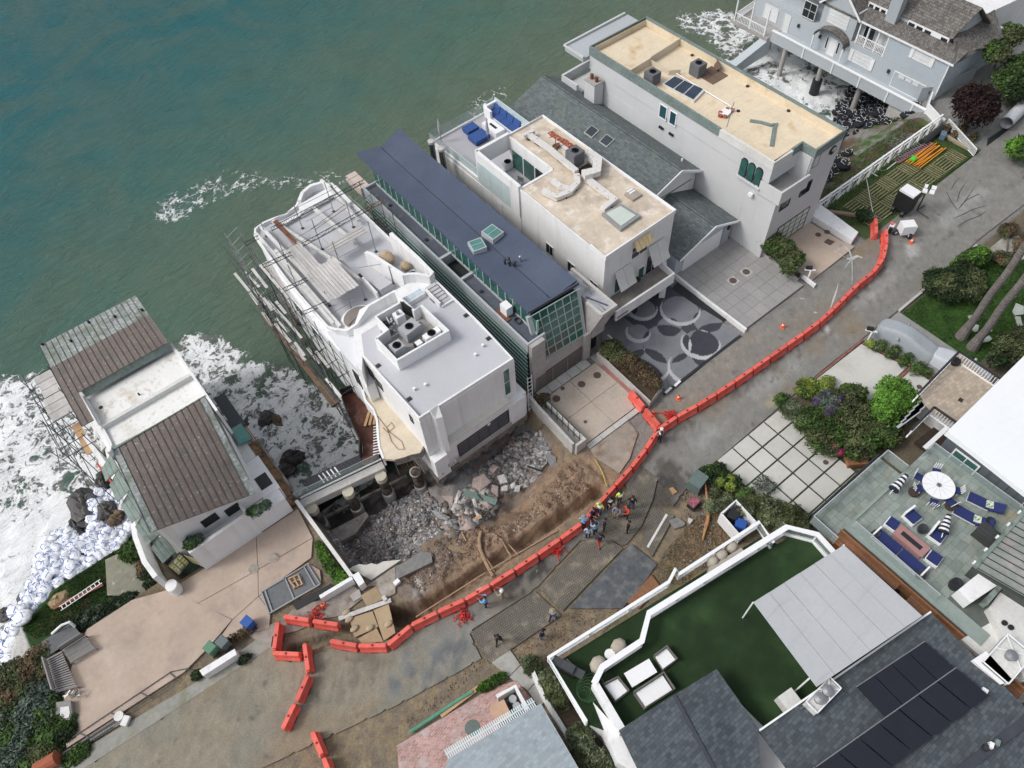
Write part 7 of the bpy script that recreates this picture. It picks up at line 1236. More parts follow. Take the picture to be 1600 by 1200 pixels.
for q_,lb in(((820,705),'tan sandbag on the left of the yellowish plywood'),((948,700),'tan sandbag in the middle of the yellowish plywood'),((1105,665),'tan sandbag on the brown plywood'),((775,628),'large tan sandbag under the long timber'),((750,570),'tan sandbag behind the long timber')):x,y=p4(*q_,.15);tag(MB().blob((x,y,.15),(.33,.2,.12),8,5,.06).build('sandbag',bagm,smooth=True),lb,'sandbag')
# steel plates over the road
pl=M('studded_steel_plate',(.165,.15,.125),.85,.12,4,.15,.6,brick=(.16,.16,.035,0,.62,.08,.5),bump=.4,tint=((.26,.22,.17),.6,.52,.7));pl2=M('wet_blue_grey_plate',(.085,.095,.105),.7,.25,3,.25,.8,tint=((.15,.15,.15),1.2,.5,.65))
plates=[(p5,((450,845),(990,500),(1210,700),(620,1100)),pl,'studded steel road plate nearest the bottom with three people around it',.02),(p5,((1035,480),(1220,665),(1725,140),(1575,44),(1397,85)),pl,'long studded steel road plate in front of the crowd',.035),(p3,((280,672),),pl,'muddy road plate under the standing crowd',.02),(p3,((860,392),(1030,460),(985,545),(845,800),(765,640),(790,500)),pl,'tilted broken road plate with a pale stripe',.06),(p3,((672,690),(888,860),(800,990),(600,1230),(160,1230)),pl2,'large wet blue grey steel plate by the white railing',.03)]
for f,pp,mt,lb,z in plates[:2]+plates[3:]:tag(MB().prism(L(f,z,*pp),-.06,z).build('road_plate',mt),lb,'road plate')
tag(MB().prism(L(p3,.02,(430,600),(470,470),(600,300),(760,40),(895,140),(850,330),(760,540),(640,690),(600,705),(450,630)),-.06,.012).build('road_plate',pl),plates[2][3],'road plate')
tag(MB().strip([p3(970,445,.08),p3(810,720,.08)],.16,.085,.02).build('pale_stripe',offwhite),'faded white stripe on the tilted broken plate','road marking')
for pp,lb,mt in((((985,500),(1060,470),(1125,520),(1110,545),(1035,568)),'chunk of broken asphalt beside the tilted plate',bpy.data.materials['cracked_asphalt']),(((1150,475),(1190,492),(1165,525),(1145,510)),'small pale wedge of concrete on the dry soil',rub[1]),(((990,230),(1020,222),(1058,262),(1020,282)),'rusty flat board in the black mud',wood2),(((640,1180),(840,950),(912,1045),(740,1230)),'brown wooden board against the white railing',wood)):tag(MB().prism(L(p3,.05,*pp),-.1,.1).build('flat_piece',mt),lb,'board' if 'board' in lb else 'concrete piece')
tag(MB().obox(*p3(1225,175,.6),0,1.05,1.25,1.0,.2).build('utility_cabinet',M('green_grey_steel',(.11,.15,.145),.6,.08)),'green grey utility cabinet at the hedge by the fallen branch','utility box')
t=thing('tarped_crate','dark crate under a pink marked cover on the dry soil','crate',(*p3(1195,360,.3),0));x,y=p3(1195,360,.3);MB().obox(x,y,0,.55,.75,.6,.1).build('body',black,t);MB().obox(x,y+.05,.55,.62,.8,.6,.1).build('cover',M('dusty_maroon_tarp',(.20,.10,.11),.9,.3,4),t);MB().strip([(x-.3,y-.2),(x+.1,y+.25)],.05,.635).build('pink_mark',M('pink_marking_paint',(.8,.08,.22),.8),t);MB().strip([(x+.25,y-.1),(x-.2,y+.2)],.05,.64).build('pink_mark',bpy.data.materials['pink_marking_paint'],t)
tag(MB().path([(*p3(1285,180,.6),.8),(*p3(1300,280,.3),.35),(*p3(1320,390,.2),.2),(*p3(1310,500,.2),.15),(*p3(1285,590,.1),.12),(*p3(1270,655,.1),.08)],[.03,.09,.15,.14,.1,.05],7).build('fallen_branch',M('split_orange_wood',(.40,.21,.10),.9,.2,3,.2,tint=((.2,.1,.05),3,.5,.65))),'long curved split branch lying from the cabinet across the dry soil','branch')
# pipes over the dug bank
pm=M('muddy_pipe',(.30,.21,.14),.9,.15,4);
for pts,r,lb in(([(540,0),(528,70),(535,150),(575,240),(610,310),(645,380)],.13,'thick curved muddy pipe crossing the trench'),([(575,205),(620,270),(655,335)],.05,'thin muddy pipe beside the thick curved one'),([(640,25),(720,85),(760,150),(800,220)],.06,'bent muddy pipe, left of the two near the bank top'),([(680,10),(780,110),(850,200)],.05,'straight muddy pipe, right of the two near the bank top'),([(380,0),(418,80)],.06,'short pipe stub at the rubble edge')):tag(MB().path([(*p5(x,y,-.05),max(hz(*p5(x,y,-.05)),-.45)+.18)for x,y in pts],r,7).build('pipe',pm),lb,'pipe')
tag(MB().prism(L(p5,-.4,(240,155),(330,105),(510,65),(535,130),(400,190)),-.9,-.28).build('flat_mud_slab',M('tan_mud_slab',(.24,.175,.115),.95,.1)),'flat muddy slab stuck in the brown bank beside the thick pipe','slab')
for z,off in((.02,0),(-.05,.25)):tag(MB().beam((*p5(0,715,.0),z),(*p5(580,345,0),z),.09,.06).build('trench_timber',pm)if off==0 else MB().beam((*p5(600,330,.0),z),(*p5(1180,-10,0),z),.09,.06).build('trench_timber',pm),'weathered timber edging the trench, '+('left' if off==0 else 'right')+' length','timber')
tag(MB().prism(L(p5,.1,(500,490),(540,465),(555,485),(510,510)),0,.12).build('pale_block',rub[1]),'pale block resting behind the barrier by the two onlookers','block')
tag(MB().path([(*p3(370,-10,.05),.06),(*p3(415,60,.05),.06),(*p3(440,120,.02),.06),(*p3(470,215,.02),.05)],.04,6).build('yellow_hose',M('yellow_hose',(.48,.40,.06),.6)),'yellow hose running down the brown bank to the barriers','hose')
tag(MB().obox(*p2(1405,410,-.2),-.45,-.3,.4,.16,.3).build('red_tool',orange),'small red object under the broken end of the parapet','tool')
x,y=p4(1175,322,.1);tag(MB().obox(x,y,.0,.3,.42,.3,.1).build('sign_block',white2),'small white and green block on the slab edge','block')
# ------------------------------------------------------------------ barriers
proto=thing('water_barrier','x','barrier',(0,0,0));m=MB();prof=[(-.27,0),(-.27,.22),(-.17,.42),(-.13,.86),(.13,.86),(.17,.42),(.27,.22),(.27,0)];Lb=.89
n=len(prof);xs=[-Lb,-Lb+.05,Lb-.05,Lb];sc_=[.86,1,1,.86];vs=[(xs[i],y*sc_[i],z if i in(1,2)else z*.97)for i in range(4)for y,z in prof]
m.add(vs,[(i*n+k,(i+1)*n+k,(i+1)*n+(k+1)%n,i*n+(k+1)%n)for i in range(3)for k in range(n)]+[tuple(range(n)),tuple(range(4*n-1,3*n-1,-1))]);m.build('shell',orange,proto)
MB().disc(0,0,.862,.872,.085,12).build('fill_cap',M('dark_red_cap',(.16,.02,.015),.6),proto);MB().box(-Lb-.06,-Lb+.01,-.07,.07,.18,.78).build('hinge_lug',orange,proto);MB().box(Lb-.01,Lb+.06,-.07,.07,.1,.7).build('hinge_lug',orange,proto)
for s_ in(-1,1):MB().box(-.25,.25,s_*.272-.01,s_*.272+.01,.02,.14).build('fork_slot',bpy.data.materials['dark_red_cap'],proto)
cm_=[Q(0,0,1)(x,y,.4)for x,y in((517,1004),(563,1012),(608,1011),(643,980),(683,960),(725,941),(762,920),(800,896),(835,873),(869,849),(903,828),(927,799),(950,775),(972,748),(999,720),(1014,696),(1030,671),(1062,652),(1100,631),(1150,598),(1200,563),(1250,528),(1285,502),(1312,475),(1340,447),(1362,430),(1378,408),(1383,385),(1382,362))]
seg=[0];
for a,b_ in zip(cm_[:-1],cm_[1:]):seg.append(seg[-1]+hypot(b_[0]-a[0],b_[1]-a[1]))
tot=seg[-1];nb=int(round(tot/1.93));pt=lambda s:(float(np.interp(s,seg,[p[0]for p in cm_])),float(np.interp(s,seg,[p[1]for p in cm_])))
ORD='first second third fourth fifth sixth seventh eighth ninth tenth eleventh twelfth thirteenth fourteenth fifteenth sixteenth seventeenth eighteenth nineteenth twentieth'.split();ORD+=['twenty-'+o for o in ORD[:9]]+['thirtieth']+['thirty-'+o for o in ORD[:9]]+['fortieth']
first=True
def putb(a,b_,lb,g):
    global first
    an=atan2(b_[1]-a[1],b_[0]-a[0]);loc=((a[0]+b_[0])/2,(a[1]+b_[1])/2,.0);s_=min(1.04,hypot(b_[0]-a[0],b_[1]-a[1])/1.96)
    if first:proto.location=loc;proto.rotation_euler.z=an;proto.scale.x=s_;proto['label']=lb;proto['group']=g;first=False
    else:dup(proto,loc,an,lb,g,(s_,1,1))
for k in range(nb):
    a,b_=pt(tot*k/nb),pt(tot*(k+1)/nb);x=(a[0]+b_[0])/2
    putb(a,b_,ORD[k]+' orange barrier of the long chain, counted from the plywood bridge, '+('below the plywood' if x<3 else 'along the brown bank' if x<14.5 else 'behind the crowd' if x<19.5 else 'near the beige drive' if x<25.5 else 'down the road'),'orange barriers in the long chain')
I_=Q(0,0,1)
for a,b_,lb in(((984,614),(1006,640),'orange barrier of the short branch, end on the beige drive'),((1007,642),(1030,670),'orange barrier joining the short branch to the long chain'),((445,966),(487,972),'orange barrier at the top left of the left loop'),((490,973),(532,979),'orange barrier pointing at the plywood from the left loop'),((437,974),(431,1018),'orange barrier standing across the verge in the left loop'),((428,1023),(472,1025),'scuffed orange barrier closing the bottom of the left loop'),((478,1007),(484,1052),'orange barrier going down from the left loop'),((484,1056),(466,1098),'orange barrier midway down toward the bottom edge'),((464,1100),(444,1142),'orange barrier at the lower end of the left line'),((490,1144),(506,1182),'orange barrier cut near the bottom edge'),((508,1185),(524,1225),'orange barrier running off the bottom edge'),((1366,342),(1367,374),'loose orange barrier standing beside the round bush')):putb(I_(*a,.4),I_(*b_,.4),lb,'orange barriers outside the chain')
for cx,cy,r,lb in((868,857,1.0,'red mesh fencing bundle under the barriers left of the crowd'),(722,962,1.2,'red mesh fencing bundle spilling off the chain by the two onlookers'),(1047,649,.9,'red mesh fencing bundle where the short branch meets the chain'),(492,962,1.3,'red mesh netting draped over the top of the left loop')):
    x,y=I_(cx,cy,.2);m=MB();rr=random.Random(cx)
    for k in range(26):a=rr.uniform(0,6.28);d0=rr.uniform(0,.5)*r;q0=(x+d0*cos(a),y+d0*sin(a),rr.uniform(.05,.4));m.path([q0,(q0[0]+rr.uniform(-.3,.3),q0[1]+rr.uniform(-.3,.3),rr.uniform(.05,.5)),(q0[0]+rr.uniform(-.5,.5),q0[1]+rr.uniform(-.5,.5),.05)],.035,4)
    tag(m.build('mesh_fencing',redplas),lb,'fencing',kind='stuff')
cone=M('cone_orange',(.75,.12,.04),.6)
for cx,cy,lb in((1223,510,'traffic cone on the road edge below the grey tiled drive'),(1060,622,'traffic cone near the corner of the shrub planter'),(1021,645,'traffic cone behind the junction of barriers'),(1424,378,'traffic cone beside the white generator'),(505,946,'knocked cone stand in the red netting')):
    x,y=I_(cx,cy,.1);t=thing('traffic_cone',lb,'traffic cone',(x,y,0));MB().obox(x,y,0,.05,.4,.4,.3).build('base',cone,t);MB().lathe(x,y,[(.16,.05),(.11,.25)],10).lathe(x,y,[(.075,.42),(.03,.68)],10).build('cone',cone,t);MB().lathe(x,y,[(.11,.25),(.075,.42)],10).build('white_band',white2,t)
# manholes, mailboxes, wheelie bins, road marks
mh=M('brown_iron_cover',(.10,.075,.065),.8,.15,12)
for f,cx,cy,r,lb in((Q(800,440),370,975,.31,'large brown cover on the beige drive nearest the parapet'),(Q(800,440),422,890,.17,'small brown cover between the garage and the nearest large cover'),(Q(800,440),580,855,.31,'large brown cover in the middle of the beige drive'),(Q(800,440),710,780,.31,'large brown cover closest to the dark entrance'),(Q(800,440),612,1168,.15,'small brown cover at the street end of the beige drive'),(Q(1040,280),562,845,.33,'round brown cover in a pale square, left of the pair on the grey tiles'),(Q(1040,280),672,772,.33,'round brown cover in a pale square, right of the pair on the grey tiles'),(Q(1040,280),1272,462,.26,'round brown cover on the tan drive, left of two'),(Q(1040,280),1345,440,.26,'round brown cover on the tan drive, right of two'),(Q(0,700,4),1585,755,.36,'round cover in the pink drive, left of two'),(Q(400,850),150,115,.38,'round cover in the pink drive, right of two'),(Q(1060,640),1228,440,.2,'dark round cover on the pale square pads'),(Q(1180,520),1368,450,.2,'dark round cover on the pale pad by the black rail')):
    x,y=f(cx,cy,.05)
    tag(MB().disc(x,y,.03,.062,r,22).build('manhole_cover',mh if 'pink' not in lb else bpy.data.materials['dusty_slab']),lb,'manhole cover')
    if 'square' in lb and 'grey' in lb:tag(MB().obox(x,y,.03,.05,.85,.85,0).build('pale_square',conc_l),'pale square surround of the '+('left' if 'left' in lb else 'right')+' cover on the grey tiles','paving')
tag(MB().prism(L(Q(1040,280),.05,(1318,525),(1350,495),(1412,520),(1372,552)),.03,.056).build('square_cover',mh),'square brown cover on the tan drive','manhole cover')
cr=M('white_sealant',(.44,.45,.45),.8,.2)
for pts,w,lb in(([(1470,545),(1530,600),(1550,660),(1555,760),(1552,880)],[.1,.16,.12,.07,.05],'long white sealed crack down the road from the tan drive'),([(1510,662),(1550,665),(1600,640),(1640,655)],[.15,.35,.25,.1],'short white sealant blob crossing the long crack'),([(1550,670),(1520,700),(1490,745)],[.12,.08,.03],'white sealed crack branching left'),([(1440,570),(1470,550),(1435,590),(1440,610)],[.06,.1,.08,.03],'hooked white mark on the tan drive'),([(1400,595),(1490,652)],[.12,.06],'straight white mark on the tan drive'),([(1440,870),(1420,940),(1400,1000),(1375,1075)],[.03,.12,.16,.06],'white sealed crack beside the barriers'),([(1120,990),(1160,998)],[.1,.04],'small white spot on the road by the grey tiles'),([(1235,1110),(1262,1112)],[.2,.1],'pale spot on the road near the barriers')):tag(MB().strip([Q(1040,280)(x,y)for x,y in pts],w,.052 if 'tan' in lb else .012 if 'grey' not in lb else .0).build('crack_seal',cr),lb,'road mark')
crd=M('dark_crack',(.05,.05,.05),.95)
for k,pts in enumerate(([(1100,780),(1130,720),(1170,680)],[(1060,800),(1100,880),(1150,950),(1180,920),(1240,840),(1300,750)],[(1180,910),(1240,860),(1330,815),(1365,850)],[(1120,1020),(1200,985),(1280,945),(1400,910)],[(1160,1080),(1240,1035),(1330,1000),(1395,955)],[(1150,880),(1170,800),(1220,720)])):tag(MB().strip([Q(1280,150)(x,y)for x,y in pts],[.03]+[.06]*(len(pts)-2)+[.02],.008).build('road_crack',crd),['short dark crack fork at the head of the star','long dark star shaped crack beside the light tower','right arm of the star shaped crack','upper of two long curved cracks','lower of two long curved cracks','upright arm of the star shaped crack'][k],'crack')
def mailbox(cx,cy,lb,an=0.,blk=True):
    x,y=I_(cx,cy,.0);t=thing('mailbox',lb,'mailbox',(x,y,0));MB().box(x-.06,x+.06,y-.06,y+.06,0,1.1).build('post',white2,t);MB().obox(x,y+.25,1.1,1.35,.25,.5,an).build('box',black if blk else frame_b,t);MB().obox(x,y+.1,1.02,1.1,.14,.9,an).build('arm',white2,t);return t
t=mailbox(1262,436,'white post mailbox with a black box at the street end of the shrub bed',.8);t2=mailbox(1356,531,'white post mailbox beside the covered car',.6)
tag(MB().prism(L(Q(1040,280),.05,(1130,820),(1150,815),(1250,890),(1235,905)),0,.3).build('white_kerb',white),'white kerb strip under the white mailbox','kerb')
for cx,cy,mt,lb in((386,972,bpy.data.materials['blue_bin_plastic'],'blue wheelie bin by the verge of the pink drive'),(328,1012,M('green_bin_plastic',(.10,.22,.14),.6,.08),'green wheelie bin behind the low white wall'),(347,1003,M('grey_bin_plastic',(.12,.15,.155),.6,.1),'dark grey wheelie bin beside the green bin')):
    x,y=I_(cx,cy,.9);t=thing('wheelie_bin',lb,'bin',(x,y,0));MB().obox(x,y,.1,.95,.55,.62,.3,1.12).build('body',mt,t);MB().obox(x,y,.95,1.06,.66,.74,.3,.9).build('lid',mt,t);MB().tube((x-.25,y-.35,.12),(x+.25,y-.35,.12),.12,10).build('wheels',black,t)
tag(MB().prism(L(Q(0,900,4),.8,(1245,590),(1465,455),(1480,490),(1268,625)),0,.8).build('low_white_wall',white),'low white wall block between the verge and the bins','wall')
# cars
cc=M('silver_car_cover',(.30,.33,.355),.6,.05,3,.06,.6,bump=.2,bsc=4)
def car(c,an,L_,lb,mt):
    secs=[(-.5,.5,.5,.7),(-.48,.85,.72,.80),(-.38,.98,.86,.9),(-.2,1.0,1.0,1.0),(-.06,1.0,1.30,.82),(.1,1.0,1.36,.8),(.26,1.0,1.24,.86),(.38,1.0,1.04,.92),(.47,.9,.86,.85),(.5,.55,.6,.7)];m=MB();vs=[];K=11;W=1.9
    for u,wf,h,top in secs:
        for k in range(K):
            f=k/(K-1);s_=-1+2*f;e=abs(s_);y=s_*W/2*wf*(1 if e>.75 else 1-.0);z=h*(1-max(0,e-top*.72)**1.6*3.2/1.0);z=max(.04,z if e<.98 else .03)
            vs.append((u*L_,y,z))
    m.add(vs,[(i*K+k,(i+1)*K+k,(i+1)*K+k+1,i*K+k+1)for i in range(len(secs)-1)for k in range(K-1)]);m.add([(u*L_,sd*W/2*wf,z)for u,wf,h,tp_ in secs for sd in(-1,1)for z in(.12,)],[])
    t=thing('covered_car',lb,'car',(0,0,0));o=m.build('car_cover',mt,t,smooth=True);sm_=o.modifiers.new('s','SUBSURF');sm_.levels=sm_.render_levels=2
    for sx in(-.31,.31):
        for sy in(-1,1):MB().tube((sx*L_,sy*.6,.3),(sx*L_,sy*.76,.3),.28,14).build('wheel',black,t)
    for sy in(-1,1):MB().blob((.12*L_,sy*.98,.95),(.12,.14,.1),8,5).build('mirror_bulge',mt,t,smooth=True)
    t.location=(*c,0);t.rotation_euler.z=an;return t
car((46.3,10.8),-1.42+pi,4.9,'car under a grey fitted cover on the concrete beside the lawn',cc);car((47.0,6.6),-1.45,4.6,'pale covered car half hidden beyond the tiled deck rail',M('pale_car_cover',(.45,.48,.52),.6,.04,3,.05,bump=.15,bsc=4))
# light tower and generator
x,y=58.8,20.2;t=thing('light_tower','tall black box trailer with white top and folded mast at the garden kerb','light tower',(x,y,0));MB().hexa([(x-.5,y-.75,.35),(x+.6,y-.75,.35),(x+.6,y+.75,.35),(x-.5,y+.75,.35)],[(x-.55,y-.8,2.2),(x+.65,y-.8,2.2),(x+.65,y+.8,2.2),(x-.55,y+.8,2.2)]).build('body',black,t);MB().box(x-.5,x+.6,y-.7,y+.75,2.2,2.4).build('white_top',white2,t)
MB().tube((x+.9,y-1.0,.2),(x+1.1,y-.9,3.0),.06).tube((x+.9,y-1.0,.2),(x+1.0,y-2.2,.05),.05).tube((x+.9,y-1,.2),(x+2.2,y-1.0,.05),.05).build('mast',frame_b,t)
for k,(dx,dy)in enumerate(((.7,-.9),(1.3,-.7),(1.0,-1.4),(1.6,-1.2))):MB().obox(x+dx,y+dy,2.5,2.62,.5,.4,.4).build('lamp_head',white2,t)
MB().tube((x-.6,y-.6,.3),(x-.6,y-.35,.3),.3,14).build('wheel',black,t);MB().tube((x-.6,y+.35,.3),(x-.6,y+.6,.3),.3,14).build('wheel',black,t)
x,y=56.4,18.2;t=thing('generator_trailer','small white generator trailer beside the end of the barriers','trailer',(x,y,0));MB().obox(x,y,.45,1.35,1.2,.95,-.6).build('cabinet',white2,t);MB().obox(x-.05,y-.02,1.35,1.4,1.1,.85,-.6).build('lid',white2,t);MB().obox(x-.42,y+.35,.6,1.1,.6,.06,1.0).build('window',black,t)
for s_ in(-1,1):MB().tube((x-.35+.5*s_*.5,y-.45*s_,.3),(x-.25+.6*s_*.5,y-.6*s_,.3),.28,14).build('wheel',black,t);MB().tube((x-.36+.5*s_*.5,y-.44*s_,.3),(x-.24+.6*s_*.5,y-.62*s_,.3),.14,10).build('rim',white2,t)
MB().tube((x+.2,y+.3,.4),(x-.6,y+1.4,.35),.05).build('tow_bar',metal,t);MB().obox(x-.5,y+1.1,.2,.75,.5,.4,.3).build('engine',white2,t);MB().disc(x-.45,y+1.2,.75,.85,.16,10).build('red_cap',orange,t);MB().obox(x-.85,y+.95,.15,.7,.2,.3,.3).build('black_tank',black,t)
# garden: white fence, lattice planks, stacked ladders
t=thing('white_garden_fence','long white lattice topped fence between the rock slope and the timber covered garden','fence',(62,25.1,0));MB().box(52.8,71.6,25.0,25.16,1.35,1.45).build('top_rail',white2,t);MB().box(52.8,71.6,25.02,25.12,.9,.96).box(52.8,71.6,25.02,25.12,-.3,-.24).build('mid_rail',white2,t)if False else MB().box(52.8,71.6,25.02,25.12,.9,.96).build('mid_rail',white2,t)
MB().box(52.8,71.6,25.02,25.12,-.35,-.25).build('bottom_rail',white2,t)
for k in range(13):xx=52.9+k*1.55;MB().box(xx-.06,xx+.06,24.99,25.17,-.6,1.5).build('post',white2,t)
for k in range(24):xx=52.9+k*.775;MB().beam((xx,25.07,-.3),(xx+.775,25.07,.9)if k%2 else(xx+.7,25.07,.9),.03,.03).build('brace',white2,t);MB().beam((xx,25.07,.9),(xx+.7,25.07,-.3),.03,.03).build('brace',white2,t)
strip_m=M('mossy_timber_strip',(.26,.235,.14),.9,.2,4,.2,objvar=.15);
rr=random.Random(4);G0=tag(MB().prism([(53.6,22.4),(55,21.4),(58,20.4),(71.3,20.3),(70.6,24.8),(54.2,24.8)],-.6,.0).build('grass_bed',M('patchy_grass',(.05,.085,.025),.95,.35,6,.3,.6,bump=.6,bsc=20,tint=((.12,.10,.05),1.2,.5,.7))),kind='structure')
for i in range(9):
    for j in range(2):
        xc=55.9+i*1.62+j*.25;yc=21.35+j*1.85
        if(i>6 and j==1)or(i==6 and j==1):continue
        for k in range(6):
            if(i+j)%2:MB().box(xc-.72,xc+.72,yc-.8+k*.3,yc-.8+k*.3+.10,.0,.06).build('timber_strip',strip_m,G0)
            else:MB().box(xc-.78+k*.29,xc-.78+k*.29+.10,yc-.85,yc+.85,.0,.06).build('timber_strip',strip_m,G0)
q8=Q(1280,150)
for k in range(9):
    a=q8(725+k*15,540+k*5+(k%3)*6,.3);b_=q8(955+k*13-(k%2)*20,390+k*7-(k%3)*9,.3);tag(MB().beam((*a,.2+.02*(k%2)),(*b_,.22),.075,.1).build('orange_beam',M_ob if 'M_ob' in globals()else globals().setdefault('M_ob',M('orange_beam_paint',(.75,.30,.03),.6,.1))),'orange painted beam in the stack by the white fence','beam','orange beams stacked in the garden')
tag(MB().prism(L(q8,.1,(790,520),(900,425),(1000,430),(850,560)),.0,.14).build('rusty_sheet',rust),'rusty brown sheet between the orange beams','sheet');tag(MB().obox(*q8(785,518,.4),.25,.45,.7,.45,.3).build('green_tray',M('bright_green',(.08,.5,.05),.5)),'bright green tray on the orange beams','tray')
for r_i,(pa,pb,mt,lb)in enumerate((((655,500),(850,395),metal,'grey ladder lying nearest the white fence'),((640,545),(940,380),M('dull_pink_steel',(.28,.15,.17),.6),'pinkish steel ladder lying between the grey ladder and the orange beams'))):
    a,b_=Vector((*q8(*pa,.3),.25)),Vector((*q8(*pb,.3),.25));d=(b_-a).normalized();sd=Vector((-d.y,d.x,0))*.25;t=thing('steel_ladder',lb,'ladder',a);MB().beam(a+sd,b_+sd,.06,.08).build('rail',mt,t);MB().beam(a-sd,b_-sd,.06,.08).build('rail',mt,t);nn=int((b_-a).length/.3)
    for k in range(nn):p=a.lerp(b_,(k+.5)/nn);MB().beam(p+sd,p-sd,.1,.05).build('rung',mt,t)
tag(MB().tube((68.1,24.4,.35),(71.3,24.5,.45),.32,16).build('black_pipe',darkmetal),'thick dark pipe at the far end of the white fence','pipe');tag(MB().obox(*q8(1035,320,.4),0,.55,.8,.5,.4).build('blue_box',M('slate_blue_box',(.12,.18,.25),.7)),'slate blue box beside the thick dark pipe','box')
tag(MB().path([(*q8(x,y,.15),.15)for x,y in((500,600),(520,625),(570,610),(640,560),(760,480),(830,420))],.035,5).build('green_hose',M('pale_green_hose',(.15,.3,.14),.6)),'pale green hose along the foot of the white fence','hose')
for pa,pb,lb in(((390,670),(450,985),'thin bamboo cane crossing the timber strips'),((565,610),(640,550),'short white stick beside the ladders'),((440,640),(485,668),'small white bracket on the grass edge'),((160,850),(215,785),'white stick near the corner of the fence')):tag(MB().beam((*q8(*pa,.2),.2),(*q8(*pb,.2),.2),.06,.05).build('stick',plank if 'bamboo' in lb else white2),lb,'stick')
tag(MB().tube((75.9,20.6,.75),(84,21.5,.75),.62,20,caps=False).tube((84,21.5,.75),(75.9,20.6,.75),.55,20,caps=False).build('corrugated_pipe',M('white_corrugated_plastic',(.55,.57,.60),.6,.05,brick=(.12,50,.02,0,.8,.05,0))),'large white corrugated pipe open toward the camera at the right edge','pipe');tag(MB().prism([(72.6,20.25),(76.2,20.2),(76.4,20.6),(73.6,20.75)],-.1,.02).build('dark_trench_slot',black),'dark slot in the paving below the corrugated pipe','drain')
tag(MB().beam((53.6,24.6,.1),(56.3,21.0,.1),.3,.3).build('timber_kerb',M('pinkish_old_timber',(.24,.17,.14),.9,.2)),'old pinkish timber beam at the street corner of the garden','timber')
for pts,w,lb in(([(1050,320),(1130,370),(1200,410),(1260,440)],.3,'tumbled pale kerb stones along the garden end'),):tag(MB().band([q8(x,y,.2)for x,y in pts],w,-.1,.25).build('stone_kerb',M('tan_kerb_stone',(.33,.28,.21),.9,.15)),lb,'kerb')
# left garden bits: benches, deck, boat, arch, ladders, fence panels
q3b=Q(0,900,4)
slm=M('grey_bench_slats',(.25,.24,.235),.85,.1,6,.1,objvar=.12)
for(a,b_,c,d),lb in((((292,520),(385,468),(478,690),(352,722)),'long grey slatted bench along the left edge of the pink drive'),(((390,462),(530,372),(592,450),(440,540)),'shorter grey slatted bench beside the grey decking')):
    a,b_,c,d=[Vector((*q3b(*p,.45),.45))for p in(a,b_,c,d)];t=thing('slatted_bench',lb,'bench',(a.x,a.y,0));n=16 if 'long' in lb else 12
    long_=(d-a).length>(b_-a).length
    for k in range(n):u=(k+.5)/n;(p,q_)=(a.lerp(d,u),b_.lerp(c,u))if long_ else(a.lerp(d,u),b_.lerp(c,u));MB().beam(p,q_,((d-a).length/n)*.62,.04).build('slat',slm,t)
    for u in(0,.33,.66,1):
        p,q_=a.lerp(d,u),b_.lerp(c,u);MB().beam(p-Vector((0,0,.08)),q_-Vector((0,0,.08)),.06,.1).build('bearer',slm,t)
    MB().beam(a+Vector((0,0,.4)),(d if long_ else b_)+Vector((0,0,.4)),.08,.4).build('backrest',slm,t);[MB().box(p.x-.04,p.x+.04,p.y-.04,p.y+.04,0,.42).build('leg',slm,t)for p in(a,b_,c,d)]
t=thing('grey_decking','square grey board deck behind the shorter slatted bench','decking',(*q3b(380,400,.3),.2));a,b_,c,d=[Vector((*q3b(*p,.3),.3))for p in((258,412),(445,290),(505,365),(300,500))]
for k in range(14):u0,u1=k/14,(k+.9)/14;MB().slab([a.lerp(d,u0),b_.lerp(c,u0),b_.lerp(c,u1),a.lerp(d,u1)],.06).build('deck_board',M_db if 'M_db' in globals()else globals().setdefault('M_db',M('charcoal_deck_board',(.13,.135,.14),.85,.1,objvar=.1)),t)
tag(MB().path([(*q3b(315,355,.5),.3),(*q3b(390,310,.7),.8),(*q3b(440,290,.7),.8),(*q3b(458,310,.5),.3)],.09,8).build('white_arch',white),'curved white rail at the corner of the grey decking','rail')
t=thing('upturned_skiff','small grey skiff with peeling white bottom at the left edge of the pink drive','boat',(*q3b(400,840,.4),.0));m=MB();st=[q3b(x,y,.4)for x,y in((352,790),(443,778),(450,850),(435,900),(380,905),(350,870))];m.prism(st,.1,.45).build('hull',slm,t);cx=sum(p[0]for p in st)/6;cy=sum(p[1]for p in st)/6;MB().prism([((p[0]-cx)*.6+cx+.05,(p[1]-cy)*.6+cy-.15)for p in st],.45,.5).build('peeling_paint',offwhite,t)
t=thing('heap_of_chairs','dark jumble of folded chairs between bench and skiff','chair',(*q3b(430,735,.4),0));[MB().beam((*q3b(375+k*14,735+(k%3)*14,.4),.2+.1*(k%3)),(*q3b(420+k*12,715+(k%2)*30,.4),.5),.07,.04).build('chair_bar',random.choice([frame_b,metal,offwhite]),t)for k in range(9)]
def ladder_line(f,pa,pb,z,w,lb,n,nm='ladder'):
    a,b_=Vector((*f(*pa,z),z)),Vector((*f(*pb,z),z));d=(b_-a).normalized();sd=Vector((-d.y,d.x,0))*w/2;t=thing(nm,lb,'ladder',a);MB().beam(a+sd,b_+sd,.05,.05).build('rail',white2,t);MB().beam(a-sd,b_-sd,.05,.05).build('rail',white2,t)
    for k in range(n):p=a.lerp(b_,(k+.5)/n);MB().beam(p+sd,p-sd,.05,.05).build('rung',white2,t)
ladder_line(Q(0,700,4),(375,1005),(632,832),-1.3,.35,'white ladder lying between the two strips of lawn at the left',10)
t=thing('fallen_gate','thin metal fence frame lying flat along the street edge of the pink drive','fence',(-14,24.6,0))
